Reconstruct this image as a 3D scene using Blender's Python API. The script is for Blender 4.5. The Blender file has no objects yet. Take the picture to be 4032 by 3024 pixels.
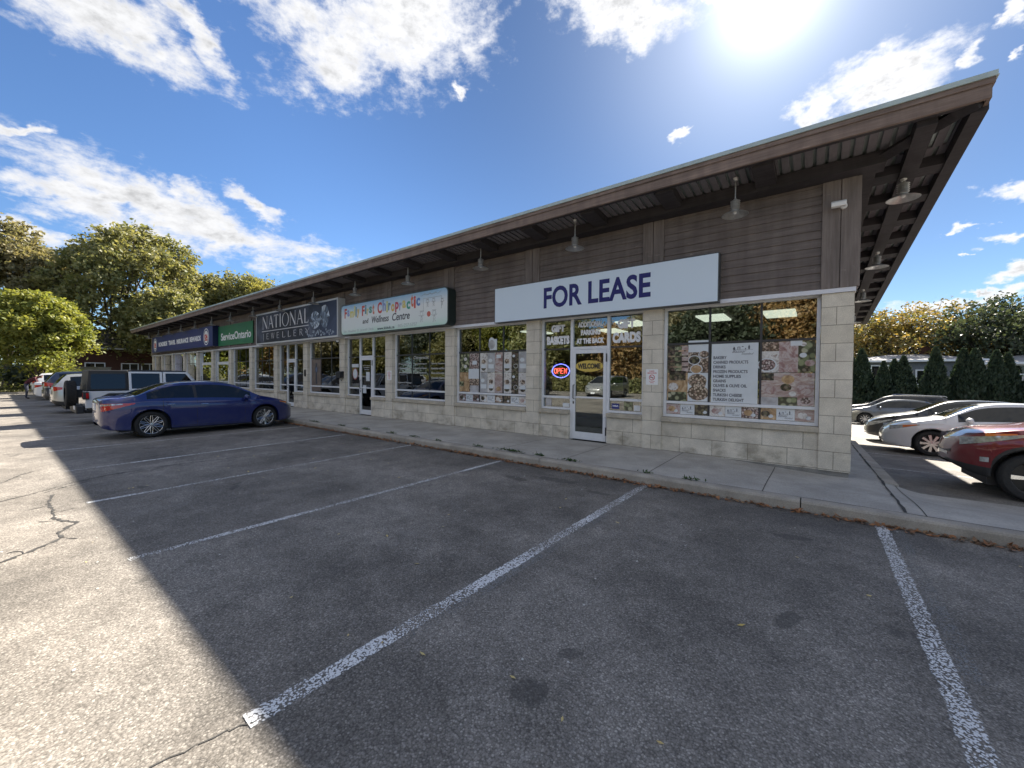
import bpy, bmesh, math, random
import numpy as np
from mathutils import Vector, Matrix
R = math.radians
rng = random.Random(7)
nrng = np.random.default_rng(11)
scene = bpy.context.scene

# ------------------------------------------------------------------ camera
cam_d = bpy.data.cameras.new('camera'); cam = bpy.data.objects.new('camera', cam_d)
scene.collection.objects.link(cam); scene.camera = cam
cam_d.sensor_width = 36.0; cam_d.lens = 13.957; cam_d.clip_start = 0.05; cam_d.clip_end = 6000
YAW, PITCH, ROLL = R(37.315), R(-1.207), R(0.451)
cy_, sy_, cp_, sp_ = math.cos(YAW), math.sin(YAW), math.cos(PITCH), math.sin(PITCH)
fw = Vector((-sy_*cp_, cy_*cp_, sp_)); rt = Vector((cy_, sy_, 0)); up = rt.cross(fw)
rt2 = rt*math.cos(ROLL)+up*math.sin(ROLL); up2 = up*math.cos(ROLL)-rt*math.sin(ROLL)
cam.matrix_world = Matrix(((rt2.x, up2.x, -fw.x, -0.489), (rt2.y, up2.y, -fw.y, -8.439), (rt2.z, up2.z, -fw.z, 1.525), (0, 0, 0, 1)))

# ------------------------------------------------------------------ sun and exposure
SUN_EL, SUN_AZ = R(39.2), R(-5.0)          # azimuth from +y towards +x
sun_dir = Vector((math.sin(SUN_AZ)*math.cos(SUN_EL), math.cos(SUN_AZ)*math.cos(SUN_EL), math.sin(SUN_EL)))
sd = bpy.data.lights.new('sun', 'SUN'); sd.energy = 3.8; sd.angle = R(0.6); sd.color = (1.0, 0.93, 0.82)
sun = bpy.data.objects.new('sun', sd); scene.collection.objects.link(sun)
sun.rotation_euler = (-sun_dir).to_track_quat('-Z', 'Y').to_euler(); sun.location = (0, 30, 40)
vs = scene.view_settings
vs.view_transform = 'Standard'; vs.look = 'None'; vs.exposure = 2.15; vs.gamma = 1.0; vs.use_curve_mapping = False

# ------------------------------------------------------------------ node helpers
class NT:
    def __init__(s, tree): s.t = tree; s.n = tree.nodes; s.l = tree.links
    def new(s, kind, **kw):
        n = s.n.new(kind)
        for k, v in kw.items(): setattr(n, k, v)
        return n
    def put(s, sock, v):
        if v is None: return
        if isinstance(v, bpy.types.NodeSocket): s.l.new(v, sock)
        else:
            if isinstance(v, (tuple, list)) and len(v) == 3 and sock.type == 'RGBA': v = (*v, 1)
            sock.default_value = v
    def math(s, op, a, b=None, c=None, clamp=False):
        n = s.new('ShaderNodeMath', operation=op, use_clamp=clamp)
        s.put(n.inputs[0], a)
        if b is not None: s.put(n.inputs[1], b)
        if c is not None: s.put(n.inputs[2], c)
        return n.outputs[0]
    def vmath(s, op, a, b=None):
        n = s.new('ShaderNodeVectorMath', operation=op); s.put(n.inputs[0], a)
        if b is not None: s.put(n.inputs[1], b)
        return n.outputs['Value'] if op in ('LENGTH', 'DOT_PRODUCT') else n.outputs[0]
    def mix(s, f, a, b, mode='MIX'):
        n = s.new('ShaderNodeMix', data_type='RGBA', blend_type=mode)
        s.put(n.inputs[0], f); s.put(n.inputs[6], a); s.put(n.inputs[7], b)
        return n.outputs[2]
    def ramp(s, f, a, b, lo=0.0, hi=1.0, smooth=True):
        n = s.new('ShaderNodeMapRange', clamp=True)
        if smooth: n.interpolation_type = 'SMOOTHSTEP'
        s.put(n.inputs[0], f); s.put(n.inputs[1], a); s.put(n.inputs[2], b); s.put(n.inputs[3], lo); s.put(n.inputs[4], hi)
        return n.outputs[0]
    def noise(s, vec, scale, detail=2, rough=0.5, dist=0.0, out='Fac', **kw):
        n = s.new('ShaderNodeTexNoise', **kw); s.put(n.inputs['Vector'], vec)
        n.inputs['Scale'].default_value = scale; n.inputs['Detail'].default_value = detail
        n.inputs['Roughness'].default_value = rough; n.inputs['Distortion'].default_value = dist
        return n.outputs[out]
    def voro(s, vec, scale, feature='F1', out='Distance', rnd=1.0):
        n = s.new('ShaderNodeTexVoronoi', feature=feature); s.put(n.inputs['Vector'], vec)
        n.inputs['Scale'].default_value = scale
        if 'Randomness' in n.inputs: n.inputs['Randomness'].default_value = rnd
        return n.outputs[out]
    def mapping(s, vec, loc=(0, 0, 0), rot=(0, 0, 0), scale=(1, 1, 1), kind='POINT'):
        n = s.new('ShaderNodeMapping', vector_type=kind); s.put(n.inputs[0], vec)
        n.inputs[1].default_value = loc; n.inputs[2].default_value = rot; n.inputs[3].default_value = scale
        return n.outputs[0]
    def cramp(s, f, stops, interp='LINEAR'):
        n = s.new('ShaderNodeValToRGB'); n.color_ramp.interpolation = interp
        e = n.color_ramp.elements
        while len(e) < len(stops): e.new(0.5)
        for i, (p, c) in enumerate(stops): e[i].position = p; e[i].color = (*c, 1)
        s.put(n.inputs[0], f); return n.outputs[0]
    def sep(s, v):
        n = s.new('ShaderNodeSeparateXYZ'); s.put(n.inputs[0], v); return n.outputs
    def comb(s, x, y, z):
        n = s.new('ShaderNodeCombineXYZ'); s.put(n.inputs[0], x); s.put(n.inputs[1], y); s.put(n.inputs[2], z); return n.outputs[0]

# ------------------------------------------------------------------ sky: Nishita plus clouds laid out by direction
world = bpy.data.worlds.new('World'); scene.world = world; world.use_nodes = True
W = NT(world.node_tree); W.n.clear()
sky = W.new('ShaderNodeTexSky', sky_type='NISHITA'); sky.sun_disc = False
sky.sun_elevation = SUN_EL; sky.sun_rotation = SUN_AZ; sky.air_density = 1.0; sky.dust_density = 0.35; sky.ozone_density = 2.6; sky.altitude = 100
gen = W.new('ShaderNodeTexCoord').outputs['Generated']
dirv = W.vmath('NORMALIZE', gen)
dx, dy, dz = W.sep(dirv)
az = W.math('ARCTAN2', dx, dy); el = W.math('ARCSINE', dz)
ae = W.comb(az, el, 0.0)
den = W.math('MAXIMUM', W.math('ADD', dz, 0.16), 0.05)
plane = W.comb(W.math('DIVIDE', dx, den), W.math('DIVIDE', dy, den), 0.0)
CL = [(-1.412,.544,.132,.036,-.137),(-1.452,.558,.126,.04,.363),(-1.314,.592,.074,.023,-.725),(-1.044,.653,.148,.078,-2.472),(-.916,.698,.224,.092,.137),(-1.138,.666,.125,.04,-3.032),(-.789,.601,.018,.013,-.266),(-1.536,.363,.036,.008,.091),(-1.371,.299,.214,.038,-.21),(-1.5,.292,.069,.017,3.107),(-1.265,.269,.211,.035,-.073),(-1.433,.291,.123,.018,-2.797),(-1.533,.219,.071,.016,-.111),(-1.316,.333,.037,.026,.458),(-1.225,.342,.064,.015,-.381),(-1.415,.265,.117,.028,-.285),(-.39,.72,.166,.042,-.206),(-.379,.696,.061,.027,-.522),(-.205,.694,.029,.01,-.489),(.082,.508,.1,.029,-.105),(-.002,.496,.033,.031,-2.634),(.089,.476,.072,.021,.005),(.194,.49,.018,.013,.286),(-.253,.499,.019,.008,.136),(.244,.294,.025,.015,-3.074),(.238,.523,.018,.013,-.743),(.244,.473,.009,.007,.431),(.195,.245,.013,.005,-.251),(.241,.218,.022,.007,.051),(.199,.208,.007,.004,.022),(.238,.17,.026,.009,-3.052),(.245,.14,.03,.01,-.276),(.203,.132,.053,.009,-3.127),(.219,.153,.017,.004,-.167),(.127,.126,.043,.015,-3.103)]
# the same sky goes on round the horizon
CL += [(2.6,.5,.5,.12,.2),(-2.6,.62,.4,.1,-.3),(1.4,.45,.4,.09,.1),(-2.1,.28,.35,.05,0),(2.1,.22,.4,.05,0),(.8,.3,.2,.05,.1),(3.0,.22,.4,.04,0)]
w1 = W.noise(W.mapping(ae, scale=(1, 1.5, 1)), 9.0, 4, 0.6, out='Color'); w2 = W.noise(W.mapping(ae, scale=(1, 1.4, 1)), 48.0, 5, 0.65, out='Color')
ae_w = W.vmath('ADD', ae, W.vmath('ADD', W.vmath('MULTIPLY', W.vmath('SUBTRACT', w1, (.5, .5, .5)), (.16, .09, 0)), W.vmath('MULTIPLY', W.vmath('SUBTRACT', w2, (.5, .5, .5)), (.040, .026, 0))))
mask = None
for (a, e, ra, re, ro) in CL:
    q = W.mapping(ae_w, loc=(a, e, 0), rot=(0, 0, ro), scale=(ra*1.5, re*1.75, 1), kind='TEXTURE')
    d = W.math('SUBTRACT', 1.0, W.vmath('LENGTH', q), clamp=True)
    mask = d if mask is None else W.math('MAXIMUM', mask, d)
back = W.math('MULTIPLY', W.math('MAXIMUM', W.ramp(dy, 0.05, -0.35), W.ramp(dz, 0.80, 0.93)), W.ramp(dz, 0.12, 0.3))  # unseen cloud cover behind and overhead, added to raise the fill light
mask = W.math('MAXIMUM', mask, W.math('MULTIPLY', back, W.ramp(W.noise(plane, 1.6, 5, 0.6), 0.36, 0.60, 0.0, 0.85)))
warp = W.noise(plane, 2.2, 3, 0.6, out='Color')
pw = W.vmath('ADD', plane, W.vmath('MULTIPLY', W.vmath('SUBTRACT', warp, (0.5, 0.5, 0.5)), (0.35, 0.35, 0.0)))
n1 = W.noise(pw, 4.2, 12, 0.66)
n2 = W.noise(W.mapping(ae, scale=(1, 1.8, 1)), 22.0, 8, 0.65)
nn = W.math('ADD', W.math('MULTIPLY', n1, 0.55), W.math('MULTIPLY', n2, 0.45))
dens = W.math('ADD', W.math('MULTIPLY', mask, 1.15), W.math('MULTIPLY', W.math('SUBTRACT', nn, 0.5), 3.0))
cov = W.ramp(dens, 0.20, 0.95)
cov = W.math('MULTIPLY', cov, W.ramp(mask, 0.0, 0.12))
thick = W.ramp(dens, 0.5, 1.5)
puff = W.noise(W.mapping(ae, loc=(0.0, 0.012, 0.0), scale=(1, 1.8, 1)), 26.0, 5, 0.6)
sdot = W.vmath('DOT_PRODUCT', dirv, tuple(sun_dir))
near = W.ramp(sdot, 0.55, 0.99)
shade = W.math('SUBTRACT', 1.0, W.math('MULTIPLY', W.math('MULTIPLY', thick, W.ramp(puff, 0.35, 0.7)), 0.50))
bright = W.math('MULTIPLY', shade, W.math('ADD', 4.1, W.math('MULTIPLY', near, 0.6)))
ccol = W.mix(thick, (1.0, 1.0, 1.02), (0.97, 0.98, 1.0))
cl = W.vmath('SCALE', ccol); W.l.new(bright, cl.node.inputs['Scale'])
base = W.mix(1.0, sky.outputs[0], (0.46, 0.58, 0.72), 'MULTIPLY')
bs = W.vmath('SCALE', base); W.l.new(W.ramp(sdot, 0.55, 0.995, 1.0, 0.55), bs.node.inputs['Scale']); base = bs
# aureole of the sun in the air
sp_ = W.math('MAXIMUM', sdot, 0.0)
halo = W.math('ADD', W.math('ADD', W.math('MULTIPLY', W.math('POWER', sp_, 2600.0), 45.0), W.math('MULTIPLY', W.math('POWER', sp_, 330.0), 3.2)), W.math('MULTIPLY', W.math('POWER', sp_, 42.0), 1.0))
hv = W.vmath('SCALE', (1.0, 0.97, 0.92)); W.l.new(halo, hv.node.inputs['Scale'])
skyc = W.mix(cov, W.vmath('ADD', base, hv), cl)
skyc = W.vmath('ADD', skyc, W.vmath('MULTIPLY', hv, (0.25, 0.25, 0.25)))
bg = W.new('ShaderNodeBackground'); W.put(bg.inputs[0], skyc); bg.inputs[1].default_value = 0.055
wo = W.new('ShaderNodeOutputWorld'); W.l.new(bg.outputs[0], wo.inputs[0])

# ------------------------------------------------------------------ object helpers
COL = scene.collection
def tag(o, label=None, cat=None, group=None, kind=None):
    if label: o['label'] = label
    if cat: o['category'] = cat
    if group: o['group'] = group
    if kind: o['kind'] = kind
    return o
def thing(name, label, cat, loc=(0, 0, 0), rz=0.0, group=None):
    o = bpy.data.objects.new(name, None); COL.objects.link(o); o.location = loc; o.rotation_euler = (0, 0, rz)
    o.empty_display_size = 0.2
    return tag(o, label, cat, group)
def copy_tree(o, parent=None):
    c = o.copy(); COL.objects.link(c)
    if parent: c.parent = parent
    for ch in o.children: copy_tree(ch, c)
    return c
class MB:
    def __init__(s): s.v = []; s.f = []; s.m = []; s.mi = 0
    def add(s, vs, fs, mi=None):
        o = len(s.v); s.v.extend([tuple(x) for x in vs])
        for f in fs: s.f.append(tuple(i+o for i in f)); s.m.append(s.mi if mi is None else mi)
        return s
    def box(s, x0, x1, y0, y1, z0, z1, mi=None):
        return s.add([(x0,y0,z0),(x1,y0,z0),(x1,y1,z0),(x0,y1,z0),(x0,y0,z1),(x1,y0,z1),(x1,y1,z1),(x0,y1,z1)],
                     [(0,3,2,1),(4,5,6,7),(0,1,5,4),(1,2,6,5),(2,3,7,6),(3,0,4,7)], mi)
    def hexa(s, p, mi=None):   # 8 points, bottom ring then top ring
        return s.add(p, [(0,3,2,1),(4,5,6,7),(0,1,5,4),(1,2,6,5),(2,3,7,6),(3,0,4,7)], mi)
    def prism(s, poly, axis, a, b, mi=None):  # poly in the two other axes (in xyz order), from a to b along axis
        n = len(poly)
        def P(u, w, t): return {0: (t,u,w), 1: (u,t,w), 2: (u,w,t)}[axis]
        vs = [P(u, w, a) for u, w in poly]+[P(u, w, b) for u, w in poly]
        fs = [tuple(range(n)), tuple(range(2*n-1, n-1, -1))]+[(i, i+n, (i+1) % n+n, (i+1) % n) for i in range(n)]
        return s.add(vs, fs, mi)
    def tube(s, pts, r, n=8, cap=True, mi=None):
        pts = [Vector(p) for p in pts]; rs = r if isinstance(r, (list, tuple)) else [r]*len(pts)
        vs = []; prev = None
        for i, p in enumerate(pts):
            d = (pts[min(i+1, len(pts)-1)]-pts[max(i-1, 0)]).normalized()
            a = d.cross(Vector((0, 0, 1))) if abs(d.z) < 0.95 else d.cross(Vector((1, 0, 0)))
            if prev is not None: a = prev-d*prev.dot(d)
            a.normalize(); prev = a; b = d.cross(a)
            for k in range(n):
                t = 2*math.pi*k/n; vs.append(p+a*math.cos(t)*rs[i]+b*math.sin(t)*rs[i])
        fs = []
        for i in range(len(pts)-1):
            for k in range(n): fs.append((i*n+k, i*n+(k+1) % n, (i+1)*n+(k+1) % n, (i+1)*n+k))
        if cap: fs.append(tuple(range(n))[::-1]); fs.append(tuple(range((len(pts)-1)*n, len(pts)*n)))
        return s.add(vs, fs, mi)
    def lathe(s, prof, n=24, axis=2, c=(0, 0, 0), mi=None):   # prof: (radius, along)
        vs = []
        for r, h in prof:
            for k in range(n):
                t = 2*math.pi*k/n; a, b = r*math.cos(t), r*math.sin(t)
                p = {2: (a, b, h), 1: (a, h, b), 0: (h, a, b)}[axis]
                vs.append((p[0]+c[0], p[1]+c[1], p[2]+c[2]))
        fs = []
        for i in range(len(prof)-1):
            for k in range(n): fs.append((i*n+k, i*n+(k+1) % n, (i+1)*n+(k+1) % n, (i+1)*n+k))
        if 0 < prof[0][0] <= 0.10: fs.append(tuple(range(n))[::-1])
        if 0 < prof[-1][0] <= 0.10: fs.append(tuple(range((len(prof)-1)*n, len(prof)*n)))
        return s.add(vs, fs, mi)
    def build(s, name, mats, parent=None, smooth=False, bevel=0.0, angle=40):
        me = bpy.data.meshes.new(name); me.from_pydata(s.v, [], s.f)
        for m in (mats if isinstance(mats, (list, tuple)) else [mats]): me.materials.append(m)
        if max(s.m, default=0) > 0: me.polygons.foreach_set('material_index', s.m)
        bm = bmesh.new(); bm.from_mesh(me); bmesh.ops.recalc_face_normals(bm, faces=bm.faces); bm.to_mesh(me); bm.free()
        if smooth:
            me.polygons.foreach_set('use_smooth', [True]*len(me.polygons))
            try: me.set_sharp_from_angle(angle=R(angle))
            except Exception: pass
        me.update()
        o = bpy.data.objects.new(name, me); COL.objects.link(o)
        if parent: o.parent = parent
        if bevel:
            b = o.modifiers.new('bevel', 'BEVEL'); b.width = bevel; b.segments = 2; b.limit_method = 'ANGLE'; b.angle_limit = R(50)
        return o
def np_mesh(name, verts, faces, mats, parent=None, smooth=False):
    """verts (n,3) array, faces (m,k) array of one size k"""
    me = bpy.data.meshes.new(name); k = faces.shape[1]
    me.vertices.add(len(verts)); me.vertices.foreach_set('co', verts.astype(np.float32).ravel())
    me.loops.add(faces.size); me.loops.foreach_set('vertex_index', faces.astype(np.int32).ravel())
    me.polygons.add(len(faces)); me.polygons.foreach_set('loop_start', np.arange(0, faces.size, k, dtype=np.int32))
    me.polygons.foreach_set('loop_total', np.full(len(faces), k, dtype=np.int32))
    for m in (mats if isinstance(mats, (list, tuple)) else [mats]): me.materials.append(m)
    me.update(calc_edges=True)
    if smooth: me.polygons.foreach_set('use_smooth', [True]*len(faces))
    o = bpy.data.objects.new(name, me); COL.objects.link(o)
    if parent: o.parent = parent
    return o
def text_geo(s, bold=0.0, shear=0.0, depth=0.0, spacing=1.0, align='LEFT', line=1.0):
    cu = bpy.data.curves.new('t', 'FONT'); cu.body = s; cu.offset = bold; cu.shear = shear; cu.extrude = depth
    cu.space_character = spacing; cu.align_x = align; cu.space_line = line; cu.resolution_u = 4
    o = bpy.data.objects.new('t', cu); COL.objects.link(o)
    dg = bpy.context.evaluated_depsgraph_get(); me = o.evaluated_get(dg).to_mesh()
    vs = [tuple(v.co) for v in me.vertices]; fs = [tuple(p.vertices) for p in me.polygons]
    o.evaluated_get(dg).to_mesh_clear(); bpy.data.objects.remove(o); bpy.data.curves.remove(cu)
    return vs, fs
def put_text(mb, s, x0, x1, z0, z1, y, mi=None, thick=0.004, frame=None, **kw):
    """lays the text into the box x0..x1, z0..z1 on the plane y (facing -y)"""
    vs, fs = text_geo(s, depth=0.05, **kw)
    xs = [v[0] for v in vs]; ys = [v[1] for v in vs]
    ax, bx, ay, by = min(xs), max(xs), min(ys), max(ys)
    out = []
    for v in vs:
        p = (x0+(v[0]-ax)/(bx-ax)*(x1-x0), y-(thick if v[2] > 0 else 0.0), z0+(v[1]-ay)/(by-ay)*(z1-z0))
        out.append(frame(p) if frame else p)
    mb.add(out, fs, mi)
# ------------------------------------------------------------------ materials
MATS = {}
def pmat(name, color=(0.5, 0.5, 0.5), rough=0.6, metal=0.0, vary=0.0, vscale=8.0, bump=0.0, bscale=60.0, coat=0.0, spec=0.5, emis=None, estr=0.0, obj=True, dirt=None):
    m = bpy.data.materials.new(name); m.use_nodes = True; T = NT(m.node_tree); T.n.clear()
    b = T.new('ShaderNodeBsdfPrincipled'); o = T.new('ShaderNodeOutputMaterial'); T.l.new(b.outputs[0], o.inputs[0])
    tc = T.new('ShaderNodeTexCoord').outputs['Object']
    c = (*color, 1)
    if vary:
        n = T.noise(tc, vscale, 5, 0.6)
        f = T.ramp(n, 0.3, 0.7, 1-vary, 1+vary, smooth=False)
        sc = T.vmath('SCALE', color); T.l.new(f, sc.node.inputs['Scale']); c = sc
    T.put(b.inputs['Base Color'], c)
    b.inputs['Roughness'].default_value = rough; b.inputs['Metallic'].default_value = metal
    b.inputs['Coat Weight'].default_value = coat; b.inputs['Coat Roughness'].default_value = 0.03
    b.inputs['Specular IOR Level'].default_value = spec
    if bump:
        bn = T.new('ShaderNodeBump'); bn.inputs['Strength'].default_value = bump; bn.inputs['Distance'].default_value = 0.02
        T.put(bn.inputs['Height'], T.noise(tc, bscale, 4, 0.6)); T.l.new(bn.outputs[0], b.inputs['Normal'])
    if emis: b.inputs['Emission Color'].default_value = (*emis, 1); b.inputs['Emission Strength'].default_value = estr
    MATS[name] = m; return m

def asphalt():
    m = bpy.data.materials.new('asphalt'); m.use_nodes = True; T = NT(m.node_tree); T.n.clear()
    b = T.new('ShaderNodeBsdfPrincipled'); o = T.new('ShaderNodeOutputMaterial'); T.l.new(b.outputs[0], o.inputs[0])
    P = T.new('ShaderNodeTexCoord').outputs['Object']
    stone = T.voro(P, 100.0, out='Color'); st = T.sep(stone)[0]
    dist = T.voro(P, 100.0)
    fine = T.noise(P, 140.0, 3, 0.7)
    big = T.noise(P, 0.55, 6, 0.62); mid = T.noise(P, 3.5, 5, 0.65)
    # chips of stone: light, mid and dark
    base = T.cramp(st, [(0.0, (0.15, 0.135, 0.117)), (0.45, (0.20, 0.182, 0.160)), (0.8, (0.232, 0.212, 0.188)), (1.0, (0.35, 0.322, 0.285))])
    gap = T.ramp(dist, 0.45, 0.75, 1.0, 0.60)
    c = T.vmath('SCALE', base); T.l.new(T.math('MULTIPLY', gap, T.ramp(fine, 0.2, 0.8, 0.75, 1.25, smooth=False)), c.node.inputs['Scale'])
    tone = T.math('MULTIPLY', T.ramp(big, 0.32, 0.7, 0.74, 1.30), T.ramp(mid, 0.3, 0.75, 0.80, 1.20))
    c2 = T.vmath('SCALE', c); T.l.new(tone, c2.node.inputs['Scale'])
    # oil and water stains
    spot = T.noise(T.mapping(P, loc=(3.1, 7.7, 0)), 1.15, 4, 0.62, 0.5)
    spots = T.ramp(spot, 0.665, 0.72, 0.0, 0.55)
    spot2 = T.ramp(T.noise(T.mapping(P, loc=(9.3, 1.7, 0)), 3.1, 3, 0.55, 0.4), 0.72, 0.78, 0.0, 0.5)
    c3 = T.mix(T.math('MAXIMUM', spots, spot2), c2, (0.05, 0.048, 0.045))
    for (sx, sy, ra, rb, ro) in [(-0.64, -3.38, .19, .09, .2), (-3.75, -2.97, .42, .13, .1), (-4.3, -3.3, .28, .10, -.2), (-1.66, -6.74, .11, .09, .4), (-1.62, -6.35, .10, .05, .8), (-0.6, -5.11, .16, .07, 1.2), (-2.9, -3.2, .2, .07, 0)]:
        q = T.mapping(P, loc=(sx, sy, 0), rot=(0, 0, ro), scale=(ra, rb, 100), kind='TEXTURE')
        e = T.math('ADD', T.vmath('LENGTH', q), T.math('MULTIPLY', T.math('SUBTRACT', T.noise(P, 6.0, 5, 0.7), 0.5), 1.6))
        c3 = T.mix(T.ramp(e, 0.75, 1.05, 0.55, 0.0), c3, (0.055, 0.052, 0.048))
    # sandy bleached patches
    pale = T.ramp(T.noise(T.mapping(P, loc=(21, 4, 0)), 0.8, 7, 0.7), 0.56, 0.75, 0.0, 0.75)
    c4 = T.mix(T.math('MULTIPLY', pale, T.ramp(T.noise(P, 25.0, 4, 0.8), 0.45, 0.6)), c3, (0.26, 0.25, 0.235))
    # sunlight painted into the colour: asphalt beyond the roof shadow made paler and warmer
    xx, yy, zz = T.sep(P)
    lane_sun = T.ramp(T.math('ADD', yy, T.math('MULTIPLY', T.noise(P, 0.9, 4), 1.6)), -6.2, -8.0, 0.0, 1.0)
    c5 = T.mix(T.math('MULTIPLY', lane_sun, 0.75), c4, T.mix(1.0, c4, (1.18, 1.15, 1.11), 'MULTIPLY'))
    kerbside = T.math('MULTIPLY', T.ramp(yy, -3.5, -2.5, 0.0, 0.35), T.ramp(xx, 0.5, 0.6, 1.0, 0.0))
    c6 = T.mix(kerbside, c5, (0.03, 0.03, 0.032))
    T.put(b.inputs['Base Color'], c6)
    b.inputs['Roughness'].default_value = 0.85; b.inputs['Specular IOR Level'].default_value = 0.35
    bn = T.new('ShaderNodeBump'); bn.inputs['Strength'].default_value = 0.22; bn.inputs['Distance'].default_value = 0.004
    h = T.math('ADD', T.math('MULTIPLY', dist, -0.8), T.math('MULTIPLY', fine, 0.5)); T.put(bn.inputs['Height'], h); T.l.new(bn.outputs[0], b.inputs['Normal'])
    return m

def concrete(name, col, vs=1.0, joints=None):
    m = bpy.data.materials.new(name); m.use_nodes = True; T = NT(m.node_tree); T.n.clear()
    b = T.new('ShaderNodeBsdfPrincipled'); o = T.new('ShaderNodeOutputMaterial'); T.l.new(b.outputs[0], o.inputs[0])
    P = T.new('ShaderNodeTexCoord').outputs['Object']
    n = T.math('MULTIPLY', T.ramp(T.noise(P, 1.3*vs, 7, 0.65), 0.3, 0.75, 0.78, 1.18), T.ramp(T.noise(P, 45*vs, 3, 0.7), 0.3, 0.7, 0.86, 1.12))
    c = T.vmath('SCALE', col); T.l.new(n, c.node.inputs['Scale'])
    stain = T.ramp(T.noise(T.mapping(P, loc=(5, 5, 5)), 2.6*vs, 5, 0.6, 0.3), 0.66, 0.74, 0.0, 0.35)
    c = T.mix(stain, c, tuple(x*0.45 for x in col))
    T.put(b.inputs['Base Color'], c); b.inputs['Roughness'].default_value = 0.9; b.inputs['Specular IOR Level'].default_value = 0.25
    bn = T.new('ShaderNodeBump'); bn.inputs['Strength'].default_value = 0.3; bn.inputs['Distance'].default_value = 0.005
    T.put(bn.inputs['Height'], T.noise(P, 90, 4, 0.7)); T.l.new(bn.outputs[0], b.inputs['Normal'])
    return m

def block_wall():
    """split-face limestone coloured blocks, 0.30 m courses"""
    m = bpy.data.materials.new('masonry'); m.use_nodes = True; T = NT(m.node_tree); T.n.clear()
    b = T.new('ShaderNodeBsdfPrincipled'); o = T.new('ShaderNodeOutputMaterial'); T.l.new(b.outputs[0], o.inputs[0])
    P = T.new('ShaderNodeTexCoord').outputs['Object']; x, y, z = T.sep(P)
    u = T.math('ADD', x, y)
    br = T.new('ShaderNodeTexBrick'); T.put(br.inputs['Vector'], T.comb(u, T.math('ADD', z, 0.0), 0.0))
    br.inputs['Scale'].default_value = 1.0; br.inputs['Mortar Size'].default_value = 0.006; br.inputs['Mortar Smooth'].default_value = 0.1
    br.inputs['Brick Width'].default_value = 0.6; br.inputs['Row Height'].default_value = 0.3; br.offset = 0.37; br.squash = 1.0
    br.inputs['Color1'].default_value = (0.60, 0.55, 0.46, 1); br.inputs['Color2'].default_value = (0.66, 0.61, 0.525, 1); br.inputs['Mortar'].default_value = (0.32, 0.29, 0.24, 1)
    n = T.math('MULTIPLY', T.ramp(T.noise(P, 2.2, 7, 0.65), 0.3, 0.72, 0.84, 1.12), T.ramp(T.noise(P, 70, 3, 0.7), 0.3, 0.7, 0.86, 1.12))
    c = T.mix(1.0, br.outputs['Color'], T.comb(n, n, n), 'MULTIPLY')
    low = T.math('MULTIPLY', T.ramp(z, 0.62, 0.1, 0.0, 1.0), T.ramp(T.noise(T.mapping(P, scale=(1, 1, 1.6)), 1.9, 6, 0.65), 0.46, 0.68, 0.0, 0.6))
    c = T.mix(low, c, (0.17, 0.145, 0.105))
    T.put(b.inputs['Base Color'], c); b.inputs['Roughness'].default_value = 0.9; b.inputs['Specular IOR Level'].default_value = 0.2
    bn = T.new('ShaderNodeBump'); bn.inputs['Strength'].default_value = 0.5; bn.inputs['Distance'].default_value = 0.012
    h = T.math('ADD', T.math('MULTIPLY', br.outputs['Fac'], -1.0), T.math('MULTIPLY', T.noise(P, 55, 4, 0.7), 0.35)); T.put(bn.inputs['Height'], h); T.l.new(bn.outputs[0], b.inputs['Normal'])
    return m

def wood(name, col, grain_axis=0, rough=0.75, streak=0.25):
    m = bpy.data.materials.new(name); m.use_nodes = True; T = NT(m.node_tree); T.n.clear()
    b = T.new('ShaderNodeBsdfPrincipled'); o = T.new('ShaderNodeOutputMaterial'); T.l.new(b.outputs[0], o.inputs[0])
    P = T.new('ShaderNodeTexCoord').outputs['Object']
    sc = [1, 1, 1]; 
    for k in range(3): sc[k] = 0.25 if k == grain_axis else 5.0
    n = T.noise(T.mapping(P, scale=tuple(sc)), 6.0, 6, 0.65)
    n2 = T.noise(P, 0.8, 5, 0.6); n3 = T.noise(T.mapping(P, scale=(1, 1, .12)), 5.0, 5, .65)
    f = T.math('MULTIPLY', T.math('MULTIPLY', T.ramp(n, 0.3, 0.7, 1-streak, 1+streak, smooth=False), T.ramp(n2, 0.3, 0.7, 0.80, 1.20, smooth=False)), T.ramp(n3, .35, .65, .88, 1.10))
    c = T.vmath('SCALE', col); T.l.new(f, c.node.inputs['Scale'])
    peel = T.math('MULTIPLY', T.ramp(T.noise(T.mapping(P, scale=(1, 3, 6)), 2.3, 5, 0.7, 0.6), 0.64, 0.70), 0.55)
    c = T.mix(peel, c, tuple(min(1, v*2.1) for v in col))
    T.put(b.inputs['Base Color'], c); b.inputs['Roughness'].default_value = rough; b.inputs['Specular IOR Level'].default_value = 0.3
    bn = T.new('ShaderNodeBump'); bn.inputs['Strength'].default_value = 0.2; bn.inputs['Distance'].default_value = 0.004
    T.put(bn.inputs['Height'], n); T.l.new(bn.outputs[0], b.inputs['Normal'])
    return m

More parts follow.
